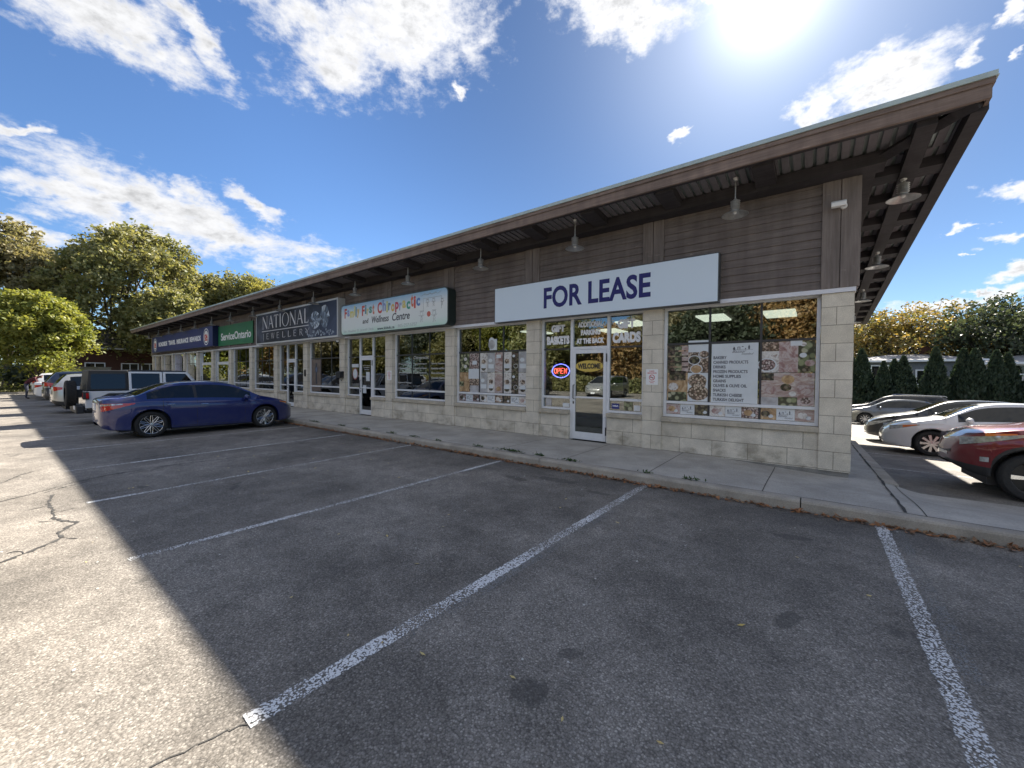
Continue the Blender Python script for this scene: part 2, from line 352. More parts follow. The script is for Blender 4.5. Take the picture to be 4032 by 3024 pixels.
def glass_pane(name='window_glass', refl=0.07, tint=(0.62, 0.68, 0.66), wav=0.0):
    m = bpy.data.materials.new(name); m.use_nodes = True; T = NT(m.node_tree); T.n.clear()
    o = T.new('ShaderNodeOutputMaterial')
    fr = T.new('ShaderNodeFresnel'); fr.inputs[0].default_value = 1.55
    f = T.math('ADD', T.math('MULTIPLY', fr.outputs[0], 1.6), refl, clamp=True)
    tr = T.new('ShaderNodeBsdfTransparent'); tr.inputs[0].default_value = (*tint, 1)
    gl = T.new('ShaderNodeBsdfGlossy'); gl.inputs['Roughness'].default_value = 0.0; gl.inputs[0].default_value = (0.95, 0.98, 1, 1)
    if wav:
        P = T.new('ShaderNodeTexCoord').outputs['Object']
        bn = T.new('ShaderNodeBump'); bn.inputs['Strength'].default_value = wav; bn.inputs['Distance'].default_value = 0.02
        T.put(bn.inputs['Height'], T.noise(P, 1.1, 2, 0.5)); T.l.new(bn.outputs[0], gl.inputs['Normal'])
    mx = T.new('ShaderNodeMixShader'); T.l.new(f, mx.inputs[0]); T.l.new(tr.outputs[0], mx.inputs[1]); T.l.new(gl.outputs[0], mx.inputs[2])
    T.l.new(mx.outputs[0], o.inputs[0]); return m

def paint(name, col, flake=0.0, rough=0.35, metal=0.0):
    m = bpy.data.materials.new(name); m.use_nodes = True; T = NT(m.node_tree); T.n.clear()
    b = T.new('ShaderNodeBsdfPrincipled'); o = T.new('ShaderNodeOutputMaterial'); T.l.new(b.outputs[0], o.inputs[0])
    P = T.new('ShaderNodeTexCoord').outputs['Object']; x, y, z = T.sep(P)
    dust = T.math('MULTIPLY', T.ramp(z, 0.75, 0.15, 0.0, 0.16), T.ramp(T.noise(P, 5, 5, 0.65), 0.3, 0.7))
    c = T.mix(dust, col, (0.16, 0.15, 0.135))
    T.put(b.inputs['Base Color'], c); b.inputs['Metallic'].default_value = metal
    T.put(b.inputs['Roughness'], T.math('ADD', rough, T.math('MULTIPLY', dust, 0.6)))
    b.inputs['Coat Weight'].default_value = 1.0
    T.put(b.inputs['Coat Roughness'], T.math('ADD', 0.025, T.math('MULTIPLY', dust, 0.5)))
    return m

def leaf_mat(name, cols, trans=0.35):
    m = bpy.data.materials.new(name); m.use_nodes = True; T = NT(m.node_tree); T.n.clear()
    o = T.new('ShaderNodeOutputMaterial')
    g = T.new('ShaderNodeNewGeometry'); P = T.new('ShaderNodeTexCoord').outputs['Object']
    r = T.math('ADD', T.math('MULTIPLY', g.outputs['Random Per Island'], 0.5), T.ramp(T.noise(P, 0.45, 4, 0.6), 0.3, 0.7, 0.0, 0.5, smooth=False))
    c = T.cramp(r, [(i/(len(cols)-1), cc) for i, cc in enumerate(cols)])
    d = T.new('ShaderNodeBsdfPrincipled'); T.put(d.inputs['Base Color'], c); d.inputs['Roughness'].default_value = 0.55; d.inputs['Specular IOR Level'].default_value = 0.35
    t = T.new('ShaderNodeBsdfTranslucent'); T.put(t.inputs[0], T.mix(1.0, c, (1.25, 1.2, 0.7), 'MULTIPLY'))
    mx = T.new('ShaderNodeMixShader'); mx.inputs[0].default_value = trans; T.l.new(d.outputs[0], mx.inputs[1]); T.l.new(t.outputs[0], mx.inputs[2])
    T.l.new(mx.outputs[0], o.inputs[0]); return m

def bark(name, col):
    return pmat(name, col, 0.95, vary=0.35, vscale=9, bump=0.6, bscale=25)

def line_paint(name='road_paint', c0=(0.60, 0.60, 0.60), c1=(0.80, 0.80, 0.79), lim=.97, sh=0.0):
    m = bpy.data.materials.new(name); m.use_nodes = True; T = NT(m.node_tree); T.n.clear()
    b = T.new('ShaderNodeBsdfPrincipled'); o = T.new('ShaderNodeOutputMaterial')
    P = T.new('ShaderNodeTexCoord').outputs['Object']
    w = T.math('ADD', T.math('MULTIPLY', T.voro(P, 75.0), 0.55), T.math('MULTIPLY', T.noise(P, 30, 5, 0.8), 0.9))
    wear = T.ramp(T.noise(P, 1.1, 4, 0.6), 0.3, 0.7, 0.0, 0.19)
    f = T.ramp(T.math('ADD', w, wear), 0.74-sh, 0.90-sh, lim, 0.0)
    u = T.new('ShaderNodeUVMap'); uv = T.sep(u.outputs[0])
    edge = T.ramp(T.math('ADD', T.math('ABSOLUTE', T.math('SUBTRACT', uv[0], 0.5)), T.math('MULTIPLY', T.math('SUBTRACT', T.noise(P, 22, 3), 0.5), 0.35)), 0.36, 0.47, 1.0, 0.0)
    f = T.math('MULTIPLY', f, edge)
    T.put(b.inputs['Base Color'], T.mix(T.noise(P, 12, 4), c0, c1)); b.inputs['Roughness'].default_value = 0.8
    tr = T.new('ShaderNodeBsdfTransparent'); mx = T.new('ShaderNodeMixShader'); T.l.new(f, mx.inputs[0]); T.l.new(tr.outputs[0], mx.inputs[1]); T.l.new(b.outputs[0], mx.inputs[2])
    T.l.new(mx.outputs[0], o.inputs[0]); return m

M_ASPH = asphalt(); M_WALK = concrete('pavement_concrete', (0.40, 0.38, 0.345)); M_KERB = concrete('kerb_concrete', (0.36, 0.33, 0.285), 1.6)
M_PLINTH = concrete('plinth_concrete', (0.25, 0.24, 0.22), 2)
M_BLOCK = block_wall(); M_LINE = line_paint(); M_GHOST = line_paint('old_road_paint', (.24, .24, .235), (.32, .32, .31), .7, .06); M_SILL = concrete('sill_stone', (0.47, 0.42, 0.34), 2.5)
M_SIDING = wood('lap_siding', (0.155, 0.130, 0.120), 0); M_TRIM = wood('siding_trim', (0.170, 0.144, 0.132), 2)
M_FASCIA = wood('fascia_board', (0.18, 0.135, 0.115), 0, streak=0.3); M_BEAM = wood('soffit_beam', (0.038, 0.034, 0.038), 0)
M_DECK = pmat('roof_deck', (0.15, 0.14, 0.15), 0.7, 0.0, vary=0.12)
M_ROOF = pmat('roof_metal', (0.26, 0.30, 0.28), 0.45, 0.4, vary=0.15, vscale=3)
M_COPING = pmat('coping_metal', (0.36, 0.42, 0.40), 0.4, 0.3, vary=0.15, vscale=4)
M_ALU = pmat('white_aluminium', (0.72, 0.73, 0.76), 0.35, 0.0, vary=0.05)
M_FLASH = pmat('flashing', (0.66, 0.67, 0.72), 0.35, 0.1, vary=0.06)
M_DARKF = pmat('dark_mullion', (0.035, 0.035, 0.04), 0.4)
M_GLASS = glass_pane(); M_GALV = pmat('galvanised_shade', (0.42, 0.42, 0.41), 0.38, 0.55, vary=0.2, vscale=20)
M_INT = pmat('interior_wall', (0.16, 0.15, 0.135), 0.9, vary=0.25, vscale=2); M_INTF = pmat('interior_floor', (0.10, 0.09, 0.08), 0.6, vary=0.2)
M_TUBE = pmat('light_diffuser', (0.9, 0.9, 0.85), 0.6, emis=(1.0, 0.95, 0.82), estr=0.45)
M_BLACK = pmat('black_plastic', (0.02, 0.02, 0.021), 0.5, vary=0.2); M_RUBBER = pmat('tyre_rubber', (0.018, 0.018, 0.018), 0.85, vary=0.3, vscale=30, bump=0.3)
M_CHROME = pmat('chrome', (0.75, 0.75, 0.76), 0.12, 1.0); M_RIM = pmat('alloy', (0.55, 0.55, 0.56), 0.25, 0.85, vary=0.1)
M_RIMDK = pmat('rim_dark', (0.015, 0.015, 0.016), 0.4, 0.5)
M_CGLASS = pmat('car_glass', (0.006, 0.008, 0.009), 0.02, spec=0.55); M_RED = pmat('red_lens', (0.42, 0.012, 0.010), 0.12, coat=1.0)
M_LENS = pmat('clear_lens', (0.42, 0.43, 0.42), 0.08, 0.4, coat=1.0, vary=0.5, vscale=14); M_AMBER = pmat('amber_lens', (0.65, 0.16, 0.02), 0.15, coat=1.0); M_WHITE = pmat('white_panel', (0.78, 0.78, 0.78), 0.5)
M_PLATE = pmat('plate', (0.7, 0.72, 0.75), 0.4, vary=0.25, vscale=45)
M_BARK = bark('bark', (0.075, 0.062, 0.050)); M_BARKD = bark('bark_dark', (0.04, 0.034, 0.030))
# ------------------------------------------------------------------ ground
def sst(t): t = max(0.0, min(1.0, t)); return t*t*(3-2*t)
def side_z(y): return -0.20-0.042*min(max(y, 0), 60)
def gz(x, y):
    """height of the asphalt"""
    if y <= -2.0: return -0.14
    k = sst((x+52)/4.0)
    t = sst((y+2.0)/2.2)
    s = -0.14*(1-t)+side_z(y)*t
    return -0.14*(1-k)+s*k
def SW(x, y):
    a = sst((x+2.5)/2.5); b = sst((y+2.0)/2.0); c = sst((x-0.35)/0.5)
    return -0.1*a*b-0.1*c*b-0.042*max(y, 0)
def grid(name, xs, ys, fz, mats, parent=None):
    X, Y = np.meshgrid(xs, ys, indexing='ij'); nx, ny = len(xs), len(ys)
    Z = np.array([[fz(x, y) for y in ys] for x in xs])
    V = np.stack([X, Y, Z], -1).reshape(-1, 3)
    i, j = np.meshgrid(np.arange(nx-1), np.arange(ny-1), indexing='ij'); a = (i*ny+j).ravel()
    F = np.stack([a, a+ny, a+ny+1, a+1], 1)
    return np_mesh(name, V, F, mats, parent, smooth=True)
def struct(o): return tag(o, kind='structure')
M_GRASS = None
def grass_mat():
    m = bpy.data.materials.new('lawn'); m.use_nodes = True; T = NT(m.node_tree)
    b = T.n['Principled BSDF']; P = T.new('ShaderNodeTexCoord').outputs['Object']
    n = T.math('ADD', T.math('MULTIPLY', T.noise(P, 0.35, 5, 0.6), 0.6), T.math('MULTIPLY', T.noise(P, 22, 4, 0.7), 0.4))
    T.put(b.inputs['Base Color'], T.cramp(n, [(0.3, (0.035, 0.045, 0.014)), (0.5, (0.085, 0.085, 0.028)), (0.65, (0.15, 0.115, 0.05)), (0.8, (0.06, 0.075, 0.02))]))
    b.inputs['Roughness'].default_value = 0.95
    bn = T.new('ShaderNodeBump'); bn.inputs['Strength'].default_value = 0.8; bn.inputs['Distance'].default_value = 0.05
    T.put(bn.inputs['Height'], T.noise(P, 14, 4, 0.7)); T.l.new(bn.outputs[0], b.inputs['Normal'])
    return m
M_GRASS = grass_mat()
gx = np.array([-1800, -900, -400, -200, -140, -100, -80, -60, -56, -52, -50, -48, -40, -20, 0, 20, 40, 80, 150, 400, 900, 1800], float)
gy = np.array([-1800, -900, -400, -200, -100, -60, -40, -20, -4, -2, -1, 0, 0.5, 2, 10, 20, 40, 60, 100, 200, 500, 1000, 1800], float)
struct(grid('ground', gx, gy, lambda x, y: gz(x, y)-0.04, M_GRASS))
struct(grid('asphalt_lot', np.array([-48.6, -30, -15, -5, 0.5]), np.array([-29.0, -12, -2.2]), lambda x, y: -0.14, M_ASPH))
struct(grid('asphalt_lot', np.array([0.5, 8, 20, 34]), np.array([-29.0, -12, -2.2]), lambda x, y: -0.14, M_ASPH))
sy = np.concatenate([[0.02], np.linspace(0.6, 31.5, 30)])
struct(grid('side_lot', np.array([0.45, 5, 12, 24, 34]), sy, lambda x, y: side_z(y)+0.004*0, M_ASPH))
# pavement along the shop fronts, round the corner and the strip beside the lot entrance
px_ = np.concatenate([np.arange(-47.4, -3.5, 3.05), np.linspace(-3.0, 0.0, 13), np.linspace(0.1, 1.2, 12), np.linspace(2, 16, 8)])
struct(grid('pavement', px_, np.linspace(-2.2, 0.02, 14), lambda x, y: SW(x, y)-0.001, M_WALK))
struct(grid('side_pavement', np.array([-0.05, 0.2, 0.40]), np.linspace(0.02, 14.5, 16), lambda x, y: SW(min(x, 0.2), y)-0.001, M_WALK))
def corner_patch():
    mb = MB(); n = 8; vs = [(0.38, 0.02, -0.104)]
    for k in range(n+1):
        t = k/n; a = math.pi/2*t
        vs.append((0.60+0.55*(1-math.sin(a)), 0.02+0.75*(1-math.cos(a))+0.0, -0.2+0.004 if k not in (0,) else -0.196))
    return mb
kb = MB()   # front kerb with a rounded nose, a joint every 3.05 m
prof = [(-2.335, -0.2), (-2.335, -0.035), (-2.322, -0.012), (-2.295, 0.0), (-2.185, 0.002), (-2.185, -0.2)]
xk = -47.4
while xk < 15:
    nxt = min(xk+3.9, 16.0); kb.prism(prof, 0, xk+0.006, nxt-0.006); xk = nxt
struct(kb.build('front_kerb', M_KERB))
kb = MB()
ys_ = np.linspace(0.03, 14.5, 9)
for a, b in zip(ys_[:-1], ys_[1:]):
    za, zb = SW(0.2, a)+0.006, SW(0.2, b)+0.006
    kb.hexa([(0.40, a, za-0.25), (0.60, a, za-0.25), (0.60, b-.008, zb-0.25), (0.40, b-.008, zb-0.25), (0.40, a, za), (0.575, a, za-0.012), (0.575, b-.008, zb-0.012), (0.40, b-.008, zb)])
struct(kb.build('side_kerb', M_KERB, bevel=0.012))
# pavement joints
M_JOINT = pmat('joint', (0.05, 0.048, 0.045), 0.95)
jb = MB()
def strip(mb, pts, w, fz, lift=0.004, jitter=0.0):
    P = [Vector((p[0], p[1], 0)) for p in pts]; vs = []; 
    for i, p in enumerate(P):
        d = (P[min(i+1, len(P)-1)]-P[max(i-1, 0)]).normalized(); n = Vector((-d.y, d.x, 0)); ww = w*0.5*(1+jitter*rng.uniform(-1, 1))
        for s in (-1, 1):
            q = p+n*s*ww; vs.append((q.x, q.y, fz(q.x, q.y)+lift))
    mb.add(vs, [(2*i, 2*i+1, 2*i+3, 2*i+2) for i in range(len(P)-1)])
def line_pts(a, b, step=0.25, wob=0.0):
    a = Vector(a); b = Vector(b); n = max(2, int((b-a).length/step))
    return [a.lerp(b, i/n)+Vector((rng.uniform(-wob, wob), rng.uniform(-wob, wob))) for i in range(n+1)]
for k in range(-2, 31):
    x = -1.02-1.55*k
    strip(jb, line_pts((x, -2.17), (x, 0.0)), 0.010, SW, 0.0035)
strip(jb, line_pts((-47, -2.183), (15.5, -2.183), 0.3, 0.003), 0.012, SW, 0.0035, 0.6)
strip(jb, line_pts((0.40, 14.2), (0.39, 0.3), 0.2, 0.006)+line_pts((0.39, 0.28), (0.36, -2.15), 0.2, 0.008), 0.022, lambda x, y: SW(min(x, 0.3), y), 0.007, 0.7)
struct(jb.build('pavement_joint', M_JOINT))

# ------------------------------------------------------------------ painted stall lines
def painted(name, p0, p1, w, fz, lift=0.004, mat=None):
    a = Vector(p0); b = Vector(p1); n = max(2, int((b-a).length/0.5)); d = (b-a).normalized(); nn = Vector((-d.y, d.x))*w/2
    vs = []; 
    for i in range(n+1):
        c = a.lerp(b, i/n)
        for s in (-1, 1):
            q = c+nn*s; vs.append((q.x, q.y, fz(q.x, q.y)+lift))
    me = bpy.data.meshes.new(name); me.from_pydata(vs, [], [(2*i+1, 2*i, 2*i+2, 2*i+3) for i in range(n)]); me.materials.append(mat or M_LINE)
    uv = me.uv_layers.new(name='UVMap')
    for p in me.polygons:
        for li in p.loop_indices: uv.data[li].uv = ((me.loops[li].vertex_index % 2), me.vertices[me.loops[li].vertex_index].co.y)
    o = bpy.data.objects.new(name, me); COL.objects.link(o); struct(o); return o
FL = lambda x, y: -0.14
tops = [2.86, 0.14, -2.52, -5.33, -8.08, -10.78, -13.36]
bots = [2.86, 0.12, -2.61, -5.31, -7.83, -10.45, -13.20]
for i, (a, b) in enumerate(zip(tops, bots)): painted('stall_line', (a, -2.345), (b, -7.72), 0.135 if i < 3 else 0.10, FL)
painted('old_stall_line', (0.27, -2.345), (0.24, -5.2), 0.12, FL, 0.0034, M_GHOST); painted('old_stall_line', (-2.41, -2.345), (-2.52, -6.9), 0.12, FL, 0.0034, M_GHOST); painted('old_stall_line', (-5.24, -2.345), (-5.26, -5.5), 0.09, FL, 0.0034, M_GHOST)
for k in range(12): painted('stall_line', (-16.03-2.67*k, -2.345), (-15.95-2.67*k, -7.7), 0.10, FL)
for k in range(16): painted('stall_line', (2-2.7*k, -16.0), (2-2.7*k, -21.2), 0.10, FL)
SL = lambda x, y: side_z(y)
for y in (2.69, 5.52, 8.4, 11.4, 14.3, 17.2, 20.1, 23.0, 25.9, 28.8): painted('stall_line', (0.64, y), (5.7, y-0.45), 0.10, SL)

# sealed and open cracks in the lot
def gpx(x, y): return (x, y)
M_TAR = pmat('crack_tar', (0.055, 0.052, 0.048), 0.85, vary=0.5, vscale=14)
cb = MB()
def crack(pts, w, wob=0.03, step=0.12, jit=0.6):
    P = []
    for a, b in zip(pts[:-1], pts[1:]): P += line_pts(a, b, 0.05, wob)
    strip(cb, P, w*0.62, FL, 0.0036, 0.85)
    for i in range(4, len(P)-4, 9):
        a = P[i]; n = 4; q = [a]; d = Vector((rng.uniform(-1, 1), rng.uniform(-1, 1))).normalized()
        for _ in range(n): d = (d+Vector((rng.gauss(0, .4), rng.gauss(0, .4)))).normalized(); q.append(q[-1]+d*rng.uniform(.03, .07))
        strip(cb, q, w*0.22, FL, 0.0034, 0.8)
for pts_, w_ in [
    ([(-6.09,-8.41),(-6.16,-8.33),(-6.36,-8.12),(-6.48,-8.02),(-6.67,-8.04),(-6.81,-7.97),(-6.96,-7.88),(-7.11,-7.95),(-7.3,-8.02),(-7.63,-8.01),(-8.14,-8.02),(-8.66,-7.96)], 0.05),
    ([(-6.9,-9.6),(-6.3,-8.9),(-6.09,-8.41)], 0.045),
    ([(-8.3,-9.6),(-8.75,-8.39),(-8.93,-8.12),(-9.31,-7.76),(-9.55,-7.33),(-9.7,-6.57),(-9.59,-5.54),(-9.26,-4.33)], 0.035),
    ([(-9.7,-9.6),(-10.08,-8.38),(-10.66,-8.17),(-10.92,-7.94)], 0.035),
    ([(-8.89,-8.04),(-9.24,-7.61),(-9.5,-6.77),(-9.5,-6.21)], 0.02), ([(-10.88,-6.99),(-10.9,-6.56),(-11.05,-6.26)], 0.05), ([(-12.14,-6.46),(-11.94,-5.89)], 0.05),
    ([(-2.68,-8.05),(-2.66,-7.9),(-2.63,-7.79),(-2.59,-7.71)], 0.008)]:
    crack(pts_, w_, 0.012)
struct(cb.build('asphalt_crack', M_TAR))

# ------------------------------------------------------------------ litter: leaves, weeds, grit
M_LEAFB = leaf_mat('dead_leaf', [(0.24, 0.10, 0.045), (0.34, 0.16, 0.07), (0.18, 0.11, 0.07), (0.42, 0.27, 0.13)], 0.1)
M_LEAFY = leaf_mat('yellow_leaf', [(0.55, 0.40, 0.10), (0.62, 0.50, 0.22), (0.45, 0.30, 0.10)], 0.1)
M_WEED = leaf_mat('weed_leaf', [(0.035, 0.075, 0.02), (0.06, 0.10, 0.03)], 0.2)
def flakes(name, centers, size, mat, tilt=0.5, aspect=0.55):
    n = len(centers); c = np.array(centers, float); th = nrng.uniform(0, 2*np.pi, n); s = size*nrng.uniform(0.5, 1.3, n)
    ax = np.stack([np.cos(th), np.sin(th), nrng.normal(0, tilt, n)], 1); bx = np.stack([-np.sin(th), np.cos(th), nrng.normal(0, tilt, n)], 1)*aspect
    k = s[:, None]*0.5
    V = np.stack([c-ax*k, c+bx*k, c+ax*k, c-bx*k], 1)
    V[:, :, 2] = np.maximum(V[:, :, 2], c[:, 2:3]-0.004+0.0015)
    F = np.arange(4*n).reshape(n, 4)
    return np_mesh(name, V.reshape(-1, 3), F, mat)
pts = []
for _ in range(4800):
    x = rng.uniform(-17, 6); dens = 0.35+0.65*(math.sin(x*1.3)*math.sin(x*0.37+1)+1)/2
    if x > -1.5: dens *= 0.7
    if rng.random() > dens: continue
    pts.append((x, -2.338-abs(rng.gauss(0, 0.055))-0.01, -0.14+0.006+abs(rng.gauss(0, 0.012))))
tag(flakes('fallen_leaves', pts, 0.06, M_LEAFB), 'brown dead leaves drifted along the foot of the kerb', 'leaf litter', kind='stuff')
pts = [(rng.uniform(-10, 4), rng.uniform(-8, -2.6), -0.134) for _ in range(70)]
tag(flakes('scattered_leaves', pts, 0.05, M_LEAFY, 0.15, 0.4), 'small yellow leaves scattered over the asphalt stalls', 'leaf litter', kind='stuff')
pts = [(rng.uniform(-12, 3), rng.uniform(-8.4, -2.5), -0.135) for _ in range(150)]
tag(flakes('grit', pts, 0.022, pmat('pale_grit', (.55, .54, .50), .8), 0.1, 0.7), 'pale bits of grit and gum on the asphalt', 'grit', kind='stuff')
pts = []
for (wx, wy, nn_, sp) in [(-5.35, -2.1, 120, .16), (-4.65, -2.1, 40, .06), (-3.95, -2.15, 60, .09), (-6.2, -2.15, 30, .07), (-8.3, -2.16, 40, .1), (-9.2, -2.15, 40, .1), (-10.4, -2.16, 50, .12), (-11.6, -2.16, 40, .1), (-1.9, -2.17, 40, .07), (-2.55, -2.17, 24, .05), (-13.2, -2.2, 60, .2), (-7.4, -2.17, 24, .06)]:
    for _ in range(nn_): pts.append((wx+rng.gauss(0, sp), wy+rng.gauss(0, 0.02), 0.008+abs(rng.gauss(0, 0.012))))
tag(flakes('weeds', pts, 0.06, M_WEED, 0.9, 0.3), 'low green weeds growing in the kerb joint', 'weeds', kind='stuff')
# ------------------------------------------------------------------ the shop building
BL = 45.95; SLOPE = -0.0795
def deck_z(y): return 5.035+SLOPE*(y+1.2)      # underside of the metal deck
B = thing('strip_mall_building', 'long single-storey shop building with brown lap siding, beige block piers and a wide sloping roof', 'building', (0, 0, 0))
def pil(k): # pier k: x range on the front
    if k == 0: return (-0.42, 0.0)
    if k == 15: return (-45.95, -45.6)
    c = -3.215-3.046*(k-1); return (c-0.20, c+0.20)
mb = MB()
for k in range(16):
    a, b = pil(k); mb.box(a, b, 0.0, 0.34, -0.02, 2.925)
mb.box(-0.42, 0.0, 0.34, 0.6, -0.55, 2.925)
mb.box(-0.34, 0.0, 0.6, 12.2, -0.9, 2.925)        # side wall
mb.box(-45.95, -45.6, 0.34, 12.2, -0.3, 2.925)
mb.box(-45.6, -0.34, 11.9, 12.2, -0.9, 2.925)
DOORS = {1: 3, 4: 3, 6: 3, 9: 2, 10: 2}           # bay -> kind of door unit
for k in range(15):
    xa = pil(k+1)[1]; xb = pil(k)[0]
    if k in DOORS:
        if DOORS[k] == 3:
            d0, d1 = (-5.215, -4.235) if k == 1 else ((-14.35, -13.45) if k == 4 else (-20.5, -19.62))
            mb.box(xa, d0, 0.03, 0.34, -0.02, 0.60); mb.box(d1, xb, 0.03, 0.34, -0.02, 0.60)
    else: mb.box(xa, xb, 0.03, 0.34, -0.02, 0.60)
mb.build('wall', M_BLOCK, B)
mb = MB()                                          # recessed concrete footing that shows where the pavement falls away
mb.box(-2.6, -0.02, 0.03, 0.3, -0.3, -0.022); mb.box(-0.3, -0.03, 0.3, 12.1, -1.0, -0.6)
mb.build('footing', M_PLINTH, B)
mb = MB()
for k in range(15):
    xa = pil(k+1)[1]; xb = pil(k)[0]
    segs = [(xa, xb)]
    if k in DOORS:
        if DOORS[k] == 2: continue
        d0, d1 = (-5.215, -4.235) if k == 1 else ((-14.35, -13.45) if k == 4 else (-20.5, -19.62))
        segs = [(xa, d0), (d1, xb)]
    for a, b in segs: MB().box(a+0.003, b-0.003, -0.03, 0.20, 0.603, 0.695).build('window_ledge', M_SILL, B, bevel=0.008)
mb = MB()                                          # pale flashing at the foot of the siding
mb.box(-BL, 0.012, -0.035, -0.004, 2.928, 3.0); mb.box(0.0025, 0.014, -0.004, 12.2, 2.928, 3.0)
mb.build('flashing', M_FLASH, B)
# lap siding: tapered boards, real steps
mb = MB(); z = 3.002; pitch = 0.142
def board(mb, x0, x1, z0, z1):
    mb.add([(x0,-0.030,z0),(x1,-0.030,z0),(x1,-0.008,z1),(x0,-0.008,z1),(x0,0.02,z0),(x1,0.02,z0),(x1,0.02,z1),(x0,0.02,z1)], [(0,1,2,3),(1,5,6,2),(5,4,7,6),(4,0,3,7),(3,2,6,7),(0,4,5,1)])
while z < 4.93:
    z1 = min(z+pitch+0.004, 4.95); board(mb, -BL+0.02, -0.02, z, z1); z += pitch
z = 3.002
while z < 4.9:
    z1 = z+pitch+0.004
    mb.add([(0.030,0.02,z),(0.030,12.2,z),(0.008,12.2,z1),(0.008,0.02,z1),(-0.02,0.02,z),(-0.02,12.2,z),(-0.02,12.2,z1),(-0.02,0.02,z1)], [(0,1,2,3),(1,5,6,2),(5,4,7,6),(4,0,3,7),(3,2,6,7),(0,4,5,1)]); z += pitch
mb.build('siding', M_SIDING, B)
for k in range(16):                                # cover boards in pairs over every pier
    mb = MB(); a, b = pil(k); c = (a+b)/2
    if k == 0: mb.box(-0.44, -0.205, -0.052, 0.0, 3.003, 4.9); mb.box(-0.195, 0.05, -0.052, 0.0, 3.003, 4.9); mb.box(0.0, 0.05, 0.0, 0.28, 3.003, 4.9)
    elif k % 1 == 0: mb.box(c-0.215, c-0.006, -0.050, 0.0, 3.003, 4.92); mb.box(c+0.006, c+0.215, -0.050, 0.0, 3.003, 4.92)
    mb.build('cover_board', M_TRIM, B, bevel=0.004)

# inner shell
mb = MB(); mb.box(-45.5, -0.4, 5.0, 5.1, -0.02, 2.9); mb.build('inner_wall', M_INT, B)
mb = MB(); mb.box(-45.5, -0.4, 0.4, 5.0, 2.9, 2.98); mb.build('inner_ceiling', M_INT, B)
mb = MB(); mb.box(-45.5, -0.4, 0.4, 5.0, -0.08, -0.02); mb.build('inner_floor', M_INTF, B)
mb = MB()
for x in (-9.25, -15.35, -24.5, -33.6): MB().box(x-0.06, x+0.06, 0.36, 5.0, -0.02, 2.9).build('party_wall', M_INT, B)
M_SHELF = pmat('shelf_goods', (0.2, 0.17, 0.13), 0.7, vary=0.9, vscale=6)
mb = MB()
for x in (-1.4, -2.6, -4.0, -7.2, -8.4, -11, -17.2, -22, -26.4, -29): MB().box(x-0.5, x+0.3, 2.3, 2.8, -0.02, 1.5).build('shelf', M_SHELF, B)
for x, y in ((-2.35, 1.6), (-1.1, 1.7), (-4.2, 1.5), (-5.3, 2.8), (-7.4, 1.9), (-10.7, 2.2), (-16.6, 2.0)):
    MB().box(x-0.28, x+0.28, y-0.5, y+0.5, 2.86, 2.895).build('ceiling_light', M_TUBE, B)

# windows and doors
GY = 0.15
M_CURTAIN = pmat('blind_fabric', (0.30, 0.28, 0.26), 0.8, vary=0.15)
def window(k):
    xa = pil(k+1)[1]+0.005; xb = pil(k)[0]-0.005; z0, z1, zr, zm = 0.70, 2.955, 1.0, 2.20
    if k >= 11: xa += 0.0
    f = MB(); w = 0.055
    f.box(xa, xb, GY-0.035, GY+0.06, z1-w, z1); f.box(xa, xb, GY-0.035, GY+0.06, z0, z0+w)
    f.box(xa, xa+w, GY-0.035, GY+0.06, z0+w, z1-w); f.box(xb-w, xb, GY-0.035, GY+0.06, z0+w, z1-w)
    f.box(xa+w, xb-w, GY-0.033, GY+0.05, zr-0.025, zr+0.028)
    win = f.build('window', M_ALU, B, bevel=0.004)
    MB().box(xa+w, xb-w, GY+0.010, GY+0.018, z0+w, z1-w).build('pane', M_GLASS, win)
    d = MB(); n = 3 if k < 11 else 2
    d.box(xa+w, xb-w, GY-0.006, GY+0.045, zm-0.02, zm+0.02)
    for i in range(1, n):
        x = xa+(xb-xa)*i/n; d.box(x-0.018, x+0.018, GY-0.004, GY+0.043, z0+w, z1-w)
    d.build('mullion', M_DARKF, win)
    return win, (xa+w, xb-w)
